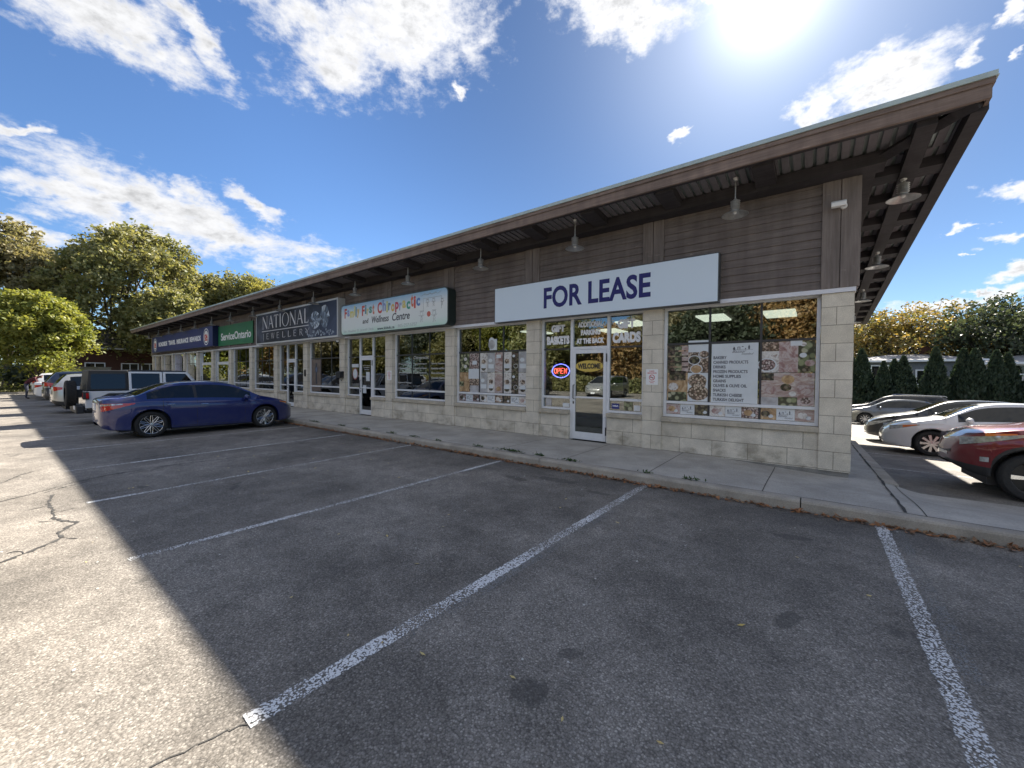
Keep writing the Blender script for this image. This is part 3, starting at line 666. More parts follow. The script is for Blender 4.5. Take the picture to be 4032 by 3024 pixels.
def door_unit(k, d0, d1):
    """aluminium shop front: side lights, transom and a glazed door with pull, closer arm and kick rail"""
    xa = pil(k+1)[1]+0.005; xb = pil(k)[0]-0.005; z1 = 2.955; zt = 2.19; w = 0.05
    f = MB(); F = lambda a, b, c, d, e=0.0: f.box(a, b, GY-0.035-e, GY+0.06, c, d)
    F(xa, xb, z1-w, z1)
    side = [(xa, d0), (d1, xb)]
    for a, b in side:
        if b-a < 0.2: continue
        F(a, b, 0.70, 0.70+w); f.box(a+w, b-w, GY-0.033, GY+0.05, 0.975, 1.028)
    F(xa, xa+w, 0.70+w, z1-w); F(xb-w, xb, 0.70+w, z1-w)
    F(d0-0.03, d0+0.035, 0.0, z1-w, 0.002); F(d1-0.035, d1+0.03, 0.0, z1-w, 0.002); F(d0+0.035, d1-0.035, zt-0.03, zt+0.04)
    win = f.build('window', M_ALU, B, bevel=0.004)
    p = MB()
    for a, b in side: p.box(a+0.03, b-0.03, GY+0.010, GY+0.018, 0.74, z1-w)
    p.box(d0+0.03, d1-0.03, GY+0.010, GY+0.018, zt+0.03, z1-w); p.build('pane', M_GLASS, win)
    d = MB()
    for a, b in side: MB().box(a+w*0.8, b-w*0.8, GY-0.004, GY+0.04, 2.175, 2.21).build('mullion', M_DARKF, win)
    a, b = d0+0.04, d1-0.04; s = 0.075; e = 0.012
    g = MB(); D = lambda p_, q, r, t: g.box(p_, q, GY-0.045, GY+0.0, r, t)
    D(a, a+s, 0.015, zt-0.035); D(b-s, b, 0.015, zt-0.035); D(a+s, b-s, zt-0.035-0.09, zt-0.035); D(a+s, b-s, 0.015, 0.19)
    g.box(a+s, b-s, GY-0.043, GY-0.004, 1.0, 1.04)
    door = g.build('door', M_ALU, B, bevel=0.004)
    MB().box(a+s, b-s, GY-0.024, GY-0.016, 0.19, zt-0.125).build('pane', M_GLASS, door)
    h = MB(); h.tube([(a+0.05, GY-0.045, 0.98), (a+0.05, GY-0.10, 1.0), (a+0.05, GY-0.10, 1.30), (a+0.05, GY-0.045, 1.32)], 0.012, 8)
    for z_ in (1.86, 0.16): MB().box(b-0.006, b+0.018, GY-0.062, GY-0.046, z_, z_+.19).build('hinge', M_DARKF, door)
    MB().box(a+0.02, a+0.05, GY-0.06, GY-0.046, 0.86, 0.92).build('lock', M_DARKF, door)
    h.build('handle', M_DARKF, door)
    return win, door
WIN = {}
for k in range(15):
    if k in DOORS:
        if DOORS[k] == 3:
            d0, d1 = (-5.20, -4.25) if k == 1 else ((-14.33, -13.47) if k == 4 else (-20.48, -19.64))
            WIN[k] = door_unit(k, d0, d1)
        else:
            xa = pil(k+1)[1]; xb = pil(k)[0]; c = (xa+xb)/2
            WIN[k] = door_unit(k, xa+0.35, xb-0.35)
    else: WIN[k] = window(k)

# roof: deck, rafters, edge boards, coping
roof = None
mb = MB(); X0, X1, Y0, Y1 = -BL-1.13, 1.13, -1.165, 13.2
def rz(y, off): return deck_z(y)+off
mb.hexa([(X0,Y0,rz(Y0,0.02)),(X1,Y0,rz(Y0,0.02)),(X1,Y1,rz(Y1,0.02)),(X0,Y1,rz(Y1,0.02)),(X0,Y0,rz(Y0,0.13)),(X1,Y0,rz(Y0,0.13)),(X1,Y1,rz(Y1,0.13)),(X0,Y1,rz(Y1,0.13))])
roof = mb.build('roof', M_ROOF, B)
mb = MB()                                          # ribbed metal deck seen from below, ribs run front to back
def ribs(x0, x1, y0, y1):
    x = x0; 
    while x < x1:
        xe = min(x+0.10, x1)
        mb.hexa([(x,y0,rz(y0,-.012)),(xe,y0,rz(y0,-.012)),(xe,y1,rz(y1,-.012)),(x,y1,rz(y1,-.012)),(x,y0,rz(y0,.018)),(xe,y0,rz(y0,.018)),(xe,y1,rz(y1,.018)),(x,y1,rz(y1,.018))])
        x += 0.15
ribs(X0+0.05, X1-0.05, Y0+0.05, 0.0)
ribs(0.0, X1-0.05, 0.0, Y1-0.05)
mb.build('soffit_deck', M_DECK, roof)
def sbeam(x, w, y0, y1, h, mb):
    mb.hexa([(x-w/2,y0,rz(y0,-h)),(x+w/2,y0,rz(y0,-h)),(x+w/2,y1,rz(y1,-h)),(x-w/2,y1,rz(y1,-h)),(x-w/2,y0,rz(y0,-.013)),(x+w/2,y0,rz(y0,-.013)),(x+w/2,y1,rz(y1,-.013)),(x-w/2,y1,rz(y1,-.013))])
mb = MB()
x = -46.9
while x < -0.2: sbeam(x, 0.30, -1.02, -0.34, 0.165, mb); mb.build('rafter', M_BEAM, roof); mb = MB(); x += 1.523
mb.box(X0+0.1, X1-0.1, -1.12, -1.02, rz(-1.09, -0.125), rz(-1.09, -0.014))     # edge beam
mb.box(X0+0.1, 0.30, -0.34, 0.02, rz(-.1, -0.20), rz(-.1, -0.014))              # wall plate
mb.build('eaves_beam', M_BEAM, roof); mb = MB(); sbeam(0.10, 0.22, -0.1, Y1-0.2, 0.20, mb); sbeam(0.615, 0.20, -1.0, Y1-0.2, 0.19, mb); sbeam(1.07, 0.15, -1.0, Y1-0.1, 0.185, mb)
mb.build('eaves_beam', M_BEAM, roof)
y = 0.25
while y < Y1-0.4:
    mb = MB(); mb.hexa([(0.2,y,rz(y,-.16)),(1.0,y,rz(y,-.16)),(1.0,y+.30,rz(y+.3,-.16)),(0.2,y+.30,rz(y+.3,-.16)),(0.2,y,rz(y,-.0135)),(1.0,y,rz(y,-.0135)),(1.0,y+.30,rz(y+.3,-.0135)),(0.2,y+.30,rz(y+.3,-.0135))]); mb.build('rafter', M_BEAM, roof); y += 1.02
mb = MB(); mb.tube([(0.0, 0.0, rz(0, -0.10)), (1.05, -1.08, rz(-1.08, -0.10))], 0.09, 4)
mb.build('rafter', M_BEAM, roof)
mb = MB()                                          # two stepped boards
def edge(mb, out0, out1, za, zb):
    # front, sides and back between offsets out0 (inner) and out1 (outer)
    x0, x1, y0, y1 = X0-out1, X1+out1, Y0-out1, Y1+out1; xi0, xi1, yi0, yi1 = X0-out0, X1+out0, Y0-out0, Y1+out0
    def q(pts): mb.hexa([(p[0], p[1], rz(p[1], za)) for p in pts]+[(p[0], p[1], rz(p[1], zb)) for p in pts])
    q([(x0,y0),(x1,y0),(xi1,yi0),(xi0,yi0)]); q([(x1,y0),(x1,y1),(xi1,yi1),(xi1,yi0)]); q([(x1,y1),(x0,y1),(xi0,yi1),(xi1,yi1)]); q([(x0,y1),(x0,y0),(xi0,yi0),(xi0,yi1)])
edge(mb, -0.04, 0.0, -0.14, 0.021); edge(mb, 0.0005, 0.022, 0.021, 0.085)
mb.build('fascia', M_FASCIA, roof)
mb = MB(); edge(mb, -0.03, 0.036, 0.0855, 0.151); edge(mb, 0.0365, 0.043, 0.083, 0.092)
mb.build('coping', M_COPING, roof)
# ------------------------------------------------------------------ signs on the wall
def smat(name, col, rough=0.45, **kw): return pmat(name, col, rough, **kw)
S_NAVY = smat('letter_navy', (0.003, 0.003, 0.12)); S_WHITE = smat('letter_white', (0.82, 0.82, 0.84)); S_BLACK = smat('letter_black', (0.02, 0.02, 0.022))
S_RED = smat('letter_red', (0.55, 0.035, 0.03)); S_SILVER = smat('letter_silver', (0.62, 0.60, 0.62))
def sign_case(name, label, x0, x1, z0, z1, y0, y1, face, case, rim=0.02, lip=0.004, r=0.0):
    t = thing(name, label, 'sign', ((x0+x1)/2, y1, z0))
    def loc(p): return (p[0]-(x0+x1)/2, p[1]-y1, p[2]-z0)
    def rr(x0, x1, z0, z1, r, n=5):
        if r <= 0: return [(x0, z0), (x1, z0), (x1, z1), (x0, z1)]
        o = []
        for cx, cz, a0 in ((x1-r, z0+r, -90), (x1-r, z1-r, 0), (x0+r, z1-r, 90), (x0+r, z0+r, 180)):
            for i in range(n+1): a = R(a0+90*i/n); o.append((cx+r*math.cos(a), cz+r*math.sin(a)))
        return o
    m = MB(); m.prism(rr(x0, x1, z0, z1, r*1.2), 1, y0, y1); m.v = [loc(v) for v in m.v]; m.build('case', case, t)
    m = MB(); m.prism(rr(x0+rim, x1-rim, z0+rim, z1-rim, r), 1, y0-lip, y0-0.0005); m.v = [loc(v) for v in m.v]; m.build('panel', face, t)
    return t, loc
# for lease
S_BLUEW = smat('lease_panel', (0.62, 0.72, 0.82), 0.5)
t, L = sign_case('for_lease_sign', 'long pale blue-grey sign reading FOR LEASE in navy capitals', -7.37, -1.94, 2.93, 3.855, -0.21, -0.035, S_BLUEW, smat('lease_case', (0.05, 0.055, 0.06), 0.4), 0.018)
m = MB(); put_text(m, 'FOR LEASE', -5.80, -3.20, 3.165, 3.675, -0.2142, bold=0.028, frame=L, spacing=1.02); m.build('lettering', S_NAVY, t)
# chiropractic
def grad_face():
    m = bpy.data.materials.new('chiropractic_face'); m.use_nodes = True; T = NT(m.node_tree); b = T.n['Principled BSDF']
    P = T.new('ShaderNodeTexCoord').outputs['Object']; x, y, z = T.sep(P)
    n = T.noise(P, 2.0, 4, 0.6); zz = T.math('ADD', z, T.math('MULTIPLY', T.math('SUBTRACT', n, 0.5), 0.25))
    c = T.cramp(T.math('DIVIDE', zz, 1.13), [(0.0, (0.45, 0.66, 0.55)), (0.22, (0.66, 0.72, 0.70)), (0.6, (0.70, 0.72, 0.72)), (0.85, (0.42, 0.56, 0.68)), (1.0, (0.22, 0.42, 0.62))])
    T.put(b.inputs['Base Color'], c); b.inputs['Roughness'].default_value = 0.4; return m
t, L = sign_case('chiropractic_sign', 'white rounded sign reading Family First Chiropractic and Wellness Centre in rainbow letters', -14.86, -9.02, 2.985, 4.125, -0.34, -0.03, grad_face(), smat('green_black_case', (0.02, 0.032, 0.03), 0.35), 0.035, 0.004, 0.13)
rain = [(0.50,0.07,0.05),(0.25,0.30,0.55),(0.62,0.55,0.15),(0.62,0.58,0.2),(0.12,0.25,0.35),(0.62,0.42,0.1),(0.5,0.08,0.05),(0.08,0.25,0.30),(0.6,0.52,0.2),(0.1,0.3,0.25),(0.55,0.2,0.12),(0.5,0.06,0.05),(0.22,0.28,0.5),(0.55,0.55,0.2),(0.1,0.22,0.3),(0.6,0.4,0.1),(0.45,0.05,0.08),(0.3,0.33,0.55),(0.6,0.5,0.15),(0.05,0.3,0.22),(0.6,0.15,0.06),(0.55,0.06,0.04),(0.1,0.2,0.45),(0.65,0.58,0.12)]
rm = [smat('rainbow_letter', c) for c in rain]
words = [('Family', -14.80, -13.05, 3.62, 0.30), ('First', -12.86, -11.90, 3.68, 0.31), ('Chiropractic', -11.72, -9.98-0.0, 3.72, 0.33)]
words = [('Family', -14.62, -13.60, 3.64, 0.32), ('First', -13.47, -12.68, 3.64, 0.32), ('Chiropractic', -12.53, -10.25, 3.64, 0.34)]
m = MB(); idx = 0
adv = {'m': 1.5, 'i': 0.5, 'l': 0.45, 'r': 0.7, 't': 0.7, 'F': 1.0, 'C': 1.35}
for w_, a, b, zb, h in words:
    tot = sum(adv.get(c, 1.0) for c in w_); x = a
    for i, c in enumerate(w_):
        dw = (b-a)*adv.get(c, 1.0)/tot; top = h*1.12 if c in 'FCilthfd' else h*0.74; lo = zb+(0.035 if i % 2 else -0.02); 
        if c in 'yp': lo -= h*0.30; top += h*0.26
        if w_ == 'First' and c == 'i': top *= 0.9
        put_text(m, c, x+dw*0.08, x+dw*0.92, lo, lo+top, -0.3442, mi=idx % len(rm), bold=0.035, frame=L); x += dw; idx += 1
m.build('lettering', rm, t)
m = MB(); put_text(m, 'and', -13.41, -13.05, 3.34, 3.51, -0.3442, bold=0.01, frame=L, shear=0.15); put_text(m, 'Wellness', -12.85, -11.87, 3.32, 3.55, -0.3442, bold=0.01, frame=L, shear=0.15)
put_text(m, 'Centre', -11.68, -10.77, 3.31, 3.56, -0.3442, bold=0.01, frame=L, shear=0.2); m.build('lettering', smat('script_black', (0.03, 0.03, 0.04)), t)
m = MB(); put_text(m, 'www.kidsdc.ca', -12.52, -11.56, 3.06, 3.155, -0.3442, bold=0.015, frame=L); m.build('lettering', smat('dark_teal', (0.04, 0.08, 0.09)), t)
m = MB(); put_text(m, '905-257-5757', -11.38, -10.41, 3.07, 3.18, -0.3442, frame=L); put_text(m, 'Dr. Heather D. Jewell Clinic', -14.64, -12.72, 3.06, 3.17, -0.3442, frame=L); m.build('lettering', smat('faded_grey', (0.45, 0.49, 0.50)), t)
m = MB()   # sketched children on swings and with a ball
def stroke(m, pts, w=0.012, y=-0.3435): m.tube([L((p[0], y, p[1])) for p in pts], w*0.5, 4)
def kid(m, x, z, s, arms=True):
    stroke(m, [(x+s*.16*math.cos(a), z+s*.16*math.sin(a)) for a in np.linspace(0, 6.3, 12)])
    for k in range(5): stroke(m, [(x-s*.14+k*s*.07, z+s*.13), (x-s*.2+k*s*.1, z+s*.25)])
    stroke(m, [(x, z-s*.16), (x-s*.1, z-s*.42), (x+s*.12, z-s*.42), (x, z-s*.16)]); stroke(m, [(x-s*.05, z-s*.42), (x-s*.08, z-s*.62), (x-s*.16, z-s*.63)]); stroke(m, [(x+s*.05, z-s*.42), (x+s*.1, z-s*.6), (x+s*.18, z-s*.6)])
    stroke(m, [(x-s*.32, z-s*.1), (x, z-s*.24), (x+s*.32, z-s*.1)])
kid(m, -10.20, 3.42, 0.40); kid(m, -9.62, 3.40, 0.42); kid(m, -9.92, 3.78, 0.28); kid(m, -9.65, 3.78, 0.28); kid(m, -9.27, 3.74, 0.25)
stroke(m, [(-10.10, 3.46), (-10.12, 3.87), (-9.30, 3.87), (-9.30, 3.50)])
stroke(m, [(-10.2+.08*k, 3.96+0.03*(k % 3)) for k in range(12)]); stroke(m, [(-10.1+.07*k, 4.00-0.03*(k % 2)) for k in range(9)])
m.build('drawing', smat('pencil_grey', (0.28, 0.29, 0.31)), t)
m = MB(); m.lathe([(0.0, -0.3455), (0.085, -0.3455), (0.085, -0.3435)], 16, 1, (-9.865, 0, 3.385)); m.v = [L(v) for v in m.v]; m.build('drawing', smat('ball_red', (0.5, 0.12, 0.08)), t)
# national jewellery: hand-cut serif capitals
def glyph(ch):
    """strokes in a 1 x 1 box: (x0,z0,x1,z1,width) plus serifs"""
    th, tn = 0.13, 0.045
    G = {'N': [(.12,0,.12,1,tn),(.12,1,.88,0,th),(.88,0,.88,1,tn)], 'A': [(.08,0,.5,1,tn),(.5,1,.92,0,th),(.24,.36,.76,.36,tn)], 'T': [(.5,0,.5,1,th),(.04,.97,.96,.97,tn),(.05,.97,.05,.85,tn),(.95,.97,.95,.85,tn)],
         'I': [(.5,0,.5,1,th)], 'L': [(.28,0,.28,1,th),(.28,.03,.95,.03,tn),(.92,.03,1.0,.2,tn)], 'J': [(.6,1,.6,-.12,th*.7),(.6,-.12,.4,-.32,tn)], 'E': [(.2,0,.2,1,th*.7),(.2,.97,.8,.97,tn),(.2,.52,.7,.52,tn),(.2,.03,.85,.03,tn)],
         'W': [(.02,1,.27,0,th*.7),(.27,0,.5,1,tn),(.5,1,.73,0,th*.7),(.73,0,.98,1,tn)], 'Y': [(.05,1,.5,.5,th*.7),(.95,1,.5,.5,tn),(.5,.5,.5,0,th*.7)], 'R': [(.2,0,.2,1,th*.7),(.2,.97,.55,.97,tn),(.55,.97,.75,.87,th*.6),(.75,.87,.78,.72,th*.6),(.78,.72,.6,.55,tn),(.6,.55,.2,.52,tn),(.45,.52,.95,-.1,th*.6)]}
    S = {'N': [(.12,0),(.12,1),(.88,1)], 'A': [(.08,0),(.92,0)], 'T': [(.5,0)], 'I': [(.5,0),(.5,1)], 'L': [(.28,1)], 'W': [(.02,1),(.5,1),(.98,1)], 'Y': [(.05,1),(.95,1),(.5,0)], 'R': [(.2,0)], 'E': [], 'J': [(.6,1)]}
    return G.get(ch, []), S.get(ch, [])
def serif_text(m, s, x0, x1, z0, z1, y, wide=None, gap=0.12, heavy=1.0):
    adv = {'I': 0.42, 'L': 0.72, 'T': 0.8, 'N': 1.05, 'O': 1.15, 'A': 0.95, 'E': .7, 'J': .5, 'W': 1.2, 'R': .8, 'Y': .85}
    tot = sum(adv[c]+gap for c in s)-gap; x = x0; H = z1-z0
    for c in s:
        w = (x1-x0)*adv[c]/tot
        def seg(a, b, p, q, t):
            X0_, Z0_, X1_, Z1_ = x+a*w, z0+b*H, x+p*w, z0+q*H; d = Vector((X1_-X0_, Z1_-Z0_)); d.normalize(); n = Vector((-d.y, d.x))*t*H*0.5*heavy
            m.add([L((X0_+n.x, y, Z0_+n.y)), L((X0_-n.x, y, Z0_-n.y)), L((X1_-n.x, y, Z1_-n.y)), L((X1_+n.x, y, Z1_+n.y))], [(0, 1, 2, 3)])
        if c == 'O':
            vs = []; n = 36
            for i in range(n):
                a = 2*math.pi*i/n; ca, sa = math.cos(a), math.sin(a); tk = 0.035+0.075*abs(ca)
                vs.append(L((x+w*(.5+.5*ca), y, z0+H*(.5+.52*sa)))); vs.append(L((x+w*.5+(w*.5-tk*H)*ca, y, z0+H*(.5+(.52-tk*.8)*sa))))
            m.add(vs, [(2*i, 2*i+1, (2*i+3) % (2*n), (2*i+2) % (2*n)) for i in range(n)])
        G, S = glyph(c)
        for g in G: seg(*g)
        for sx, sz in S: seg(sx-.09*H/w*0.9, sz+(-.0 if sz else .012), sx+.09*H/w*0.9, sz+(.0 if sz else .012), .028)
        x += w+(x1-x0)*gap/tot
def jewel_face():
    m = bpy.data.materials.new('jewellery_face'); m.use_nodes = True; T = NT(m.node_tree); b = T.n['Principled BSDF']
    P = T.new('ShaderNodeTexCoord').outputs['Object']; n = T.noise(P, 0.8, 6, 0.6, 0.6); x, y, z = T.sep(P)
    c = T.cramp(n, [(0.3, (0.010, 0.011, 0.014)), (0.5, (0.028, 0.032, 0.045)), (0.62, (0.06, 0.07, 0.10)), (0.8, (0.16, 0.18, 0.24))])
    blue = T.ramp(x, 0.8, 3.8); c = T.mix(T.math('MULTIPLY', blue, 0.6), c, T.mix(n, (0.02, 0.03, 0.07), (0.08, 0.11, 0.20)))
    T.put(b.inputs['Base Color'], c); b.inputs['Roughness'].default_value = 0.5; b.inputs['Specular IOR Level'].default_value = 0.2; return m
t, L = sign_case('national_jewellery_sign', 'dark sign with diamonds reading NATIONAL JEWELLERY in silver serif capitals', -22.85, -15.10, 2.965, 4.475, -0.34, -0.03, jewel_face(), smat('silver_case', (0.50, 0.51, 0.52), 0.35), 0.07)
m = MB(); serif_text(m, 'NATIONAL', -22.08, -17.42, 3.69, 4.29, -0.3462, heavy=1.15); m.add([L(p) for p in [(-22.14, -0.3462, 3.56), (-17.40, -0.3462, 3.56), (-17.40, -0.3462, 3.592), (-22.14, -0.3462, 3.592)]], [(0, 1, 2, 3)])
x = -22.06
for c in 'JEWELLERY': serif_text(m, c, x, x+(0.17 if c == 'J' else 0.34), 3.19, 3.46, -0.3462, heavy=1.3); x += (0.42 if c == 'J' else 0.565)
m.build('lettering', S_SILVER, t)
m = MB(); GEM = [smat('gem_light', (0.22, 0.27, 0.34), 0.4), smat('gem_mid', (0.08, 0.11, 0.16), 0.4), smat('gem_dark', (0.025, 0.03, 0.05), 0.4), smat('gem_bright', (0.5, 0.56, 0.64), 0.4)]
def gem(m, cx, cz, sx, sz, rot, n=15, seed=1):
    r_ = random.Random(seed); ring = []
    for i in range(n):
        a = 2*math.pi*i/n; ring.append((math.cos(a)*(1+.12*r_.uniform(-1, 1)), math.sin(a)*(1.1 if math.sin(a) > 0 else .9)))
    mid = [(p[0]*.52+r_.uniform(-.12, .12), p[1]*.5+r_.uniform(-.1, .1)) for p in ring]; cr, sr = math.cos(rot), math.sin(rot)
    def W_(p, d): return L((cx+(p[0]*cr-p[1]*sr)*sx, -0.3452-d, cz+(p[0]*sr+p[1]*cr)*sz))
    vs = [W_(p, 0.0) for p in ring]+[W_(p, 0.001) for p in mid]+[W_((0.05, -.1), 0.0012)]
    for i in range(n):
        j = (i+1) % n; m.add([vs[i], vs[j], vs[n+j]], [(0, 1, 2)], r_.choice([0, 1, 1, 2, 3])); m.add([vs[i], vs[n+j], vs[n+i]], [(0, 1, 2)], r_.choice([0, 1, 2, 2])); m.add([vs[n+i], vs[n+j], vs[2*n]], [(0, 1, 2)], r_.choice([0, 1, 1, 3]))
gem(m, -16.85, 3.72, .42, .36, 0.3, seed=3); gem(m, -16.10, 3.80, .36, .46, -0.4, seed=8)
for k in range(26): gem(m, -17.6+k*.085+rng.uniform(-.05, .05), 3.15+rng.uniform(-.05, .18), .07, .06, rng.uniform(0, 3), 6, k)
m.build('drawing', GEM, t)
# green panel
t, L = sign_case('green_service_sign', 'flat green sign panel reading ServiceOntario in white', -29.25, -23.99, 3.15, 4.32, -0.075, -0.055, smat('green_panel', (0.012, 0.16, 0.065), 0.5, vary=0.12, vscale=1.5), smat('green_edge', (0.01, 0.09, 0.04)), 0.004, 0.003)
m = MB(); put_text(m, 'ServiceOntario', -28.75, -24.25, 3.46, 3.90, -0.0785, bold=0.022, frame=L); m.build('lettering', S_WHITE, t)
# navy travel sign
t, L = sign_case('roadside_travel_sign', 'long navy sign reading ROADSIDE TRAVEL INSURANCE REWARDS between two round emblems', -44.05, -29.30, 3.17, 4.41, -0.34, -0.03, smat('navy_panel', (0.010, 0.024, 0.15), 0.5, vary=0.1), smat('navy_case', (0.008, 0.014, 0.075), 0.35), 0.02)
m = MB()
for w_, a, b in (('ROADSIDE', -41.95, -39.45), ('TRAVEL', -39.08, -37.25), ('INSURANCE', -36.93, -34.15), ('REWARDS', -33.84, -31.54)): put_text(m, w_, a, b, 3.59, 3.93, -0.3445, bold=0.05, frame=L)
m.build('lettering', S_WHITE, t)
for cx in (-43.08, -30.49):
    m = MB(); C_ = lambda r0, r1, y: [L((cx+rr*math.cos(2*math.pi*i/32), y, 3.78+rr*math.sin(2*math.pi*i/32))) for i in range(32) for rr in (r0, r1)]
    qf = [(2*i, 2*i+1, (2*i+3) % 64, (2*i+2) % 64) for i in range(32)]
    m.add(C_(.46, .52, -.3448), qf, 0); m.add(C_(.0, .38, -.3448), qf, 0)
    put_text(m, 'CAA', cx-.30, cx+.30, 3.64, 3.94, -.3452, mi=1, bold=0.07, frame=L, spacing=0.85)
    m.add([L((cx+.16*math.cos(2*math.pi*i/20)*1.9, -.3456, 3.58+.05*math.sin(2*math.pi*i/20))) for i in range(20)], [tuple(range(20))], 1)
    m.build('emblem', [S_WHITE, S_RED], t)

# ------------------------------------------------------------------ pendant lamps under the eaves
def lamp(label, loc, rod):
    t = thing('pendant_lamp', label, 'lamp', loc)
    m = MB(); m.tube([(0, 0, 0.27), (0, 0, rod)], 0.011, 8); m.lathe([(0.03, rod-0.05), (0.045, rod-0.03), (0.05, rod)], 12); m.build('rod', M_GALV, t, smooth=True)
    m = MB(); m.lathe([(0.045, 0.07), (0.05, 0.09)]+[(0.048+(0.030 if i % 2 else 0.0), 0.095+0.016*i) for i in range(10)]+[(0.04, 0.25), (0.03, 0.27), (0.012, 0.285)], 20); m.build('lamp_housing', M_GALV, t, smooth=True, angle=30)
    m = MB(); m.lathe([(0.203, 0.0), (0.208, 0.003), (0.17, 0.026), (0.10, 0.052), (0.06, 0.078), (0.052, 0.076), (0.096, 0.048), (0.165, 0.022), (0.201, 0.002)], 32); m.build('lamp_shade', M_GALV, t, smooth=True, angle=50)
    m = MB(); m.lathe([(0.012, 0.02), (0.03, 0.035), (0.03, 0.06), (0.02, 0.075)], 12); m.build('bulb', M_WHITE, t, smooth=True)
    return t
NTH = ['first', 'second', 'third', 'fourth', 'fifth', 'sixth', 'seventh', 'eighth', 'ninth', 'tenth', 'eleventh', 'twelfth', 'thirteenth', 'fourteenth', 'fifteenth']
BELOW = ['above the poster window right of the lease sign', 'above the left half of the lease sign', 'above the siding between the chiropractic and lease signs', 'above the right end of the chiropractic sign', 'above the left end of the chiropractic sign', 'over the diamonds of the jewellery sign', 'over the left half of the jewellery sign', 'beside the left edge of the jewellery sign', 'above the green service sign', 'over the left end of the green sign', 'above the right emblem of the navy sign', 'above the word REWARDS of the navy sign', 'above the middle of the navy sign', 'above the left part of the navy sign', 'at the far left end of the eaves']
proto = None
lx = [-1.64, -4.75, -7.53, -10.54, -13.48, -16.47, -19.5, -22.5, -25.55, -28.55, -31.65, -34.7, -37.7, -40.7, -43.75]
for i, x in enumerate(lx):
    lab = 'galvanised pendant lamp, %s of the row from the near corner, %s' % (NTH[i], BELOW[i])
    if len(lab.split()) > 16: lab = 'galvanised pendant lamp %s' % BELOW[i]
    z = 4.33+(0.06 if i == 1 else 0)
    if proto is None: proto = lamp(lab, (x, -0.6, z), deck_z(-0.6)-0.02-z)
    else: c = copy_tree(proto); c.location = (x, -0.6, 4.33); c['label'] = lab
    (proto if i == 0 else c)['group'] = 'pendant lamps along the front eaves'
sl = [(0.45, 4.40, 'nearest'), (3.75, 4.01, 'second'), (7.05, 3.75, 'third'), (10.4, 3.52, 'farthest')]
proto2 = None
for y, z, w_ in sl:
    lab = '%s pendant lamp hanging under the side overhang by the building corner' % w_
    if proto2 is None: proto2 = lamp(lab, (0.58, y, z), deck_z(y)-0.16-z); c = proto2
    else: c = copy_tree(proto2); c.location = (0.58, y, deck_z(y)-0.16-(deck_z(0.45)-0.16-4.40)-0.1); c['label'] = lab
    c['group'] = 'pendant lamps under the side overhang'
# small things fixed to the wall
t = thing('security_camera', 'small white camera on the siding beside the near building corner', 'camera', (-0.17, -0.05, 4.31))
m = MB(); m.lathe([(0.045, -0.03), (0.05, 0.0)], 16, 1); m.tube([(0, -0.03, 0), (-0.02, -0.10, -0.01)], 0.018, 8); m.build('bracket', M_WHITE, t, smooth=True)
m = MB(); m.prism([(-0.045, -0.04), (0.045, -0.04), (0.05, 0.02), (0.02, 0.05), (-0.02, 0.05), (-0.05, 0.02)], 0, -0.16, 0.03); m.v = [(v[0], v[1]-0.13, v[2]-0.0) for v in m.v]; m.build('camera_body', M_WHITE, t, bevel=0.006)
t = thing('security_camera', 'small dome camera below the right end of the jewellery sign', 'camera', (-15.62, -0.06, 2.82))
m = MB(); m.lathe([(0.06, 0.06), (0.065, 0.0), (0.05, -0.01)], 16); m.build('bracket', M_WHITE, t, smooth=True)
m = MB(); m.lathe([(0.048, -0.0105), (0.045, -0.03), (0.03, -0.05), (0.01, -0.058)], 16); m.build('dome', M_BLACK, t, smooth=True)
t = thing('mailbox', 'black wall mailbox on the pier left of the chiropractic door', 'mailbox', (-15.43, 0.0, 1.38))
m = MB(); m.box(-0.17, 0.17, -0.16, -0.004, 0.0, 0.20); m.prism([(-0.175, 0.20), (-0.004, 0.20), (-0.004, 0.26), (-0.06, 0.265), (-0.175, 0.215)], 0, -0.18, 0.18); m.build('mailbox_body', M_BLACK, t, bevel=0.008)
m = MB(); m.tube([(-0.1, -0.02, 0), (-0.1, -0.06, -0.12), (-0.1, -0.10, -0.06)], 0.008, 6); m.tube([(0.1, -0.02, 0), (0.1, -0.06, -0.12), (0.1, -0.10, -0.06)], 0.008, 6); m.build('newspaper_hook', M_BLACK, t)
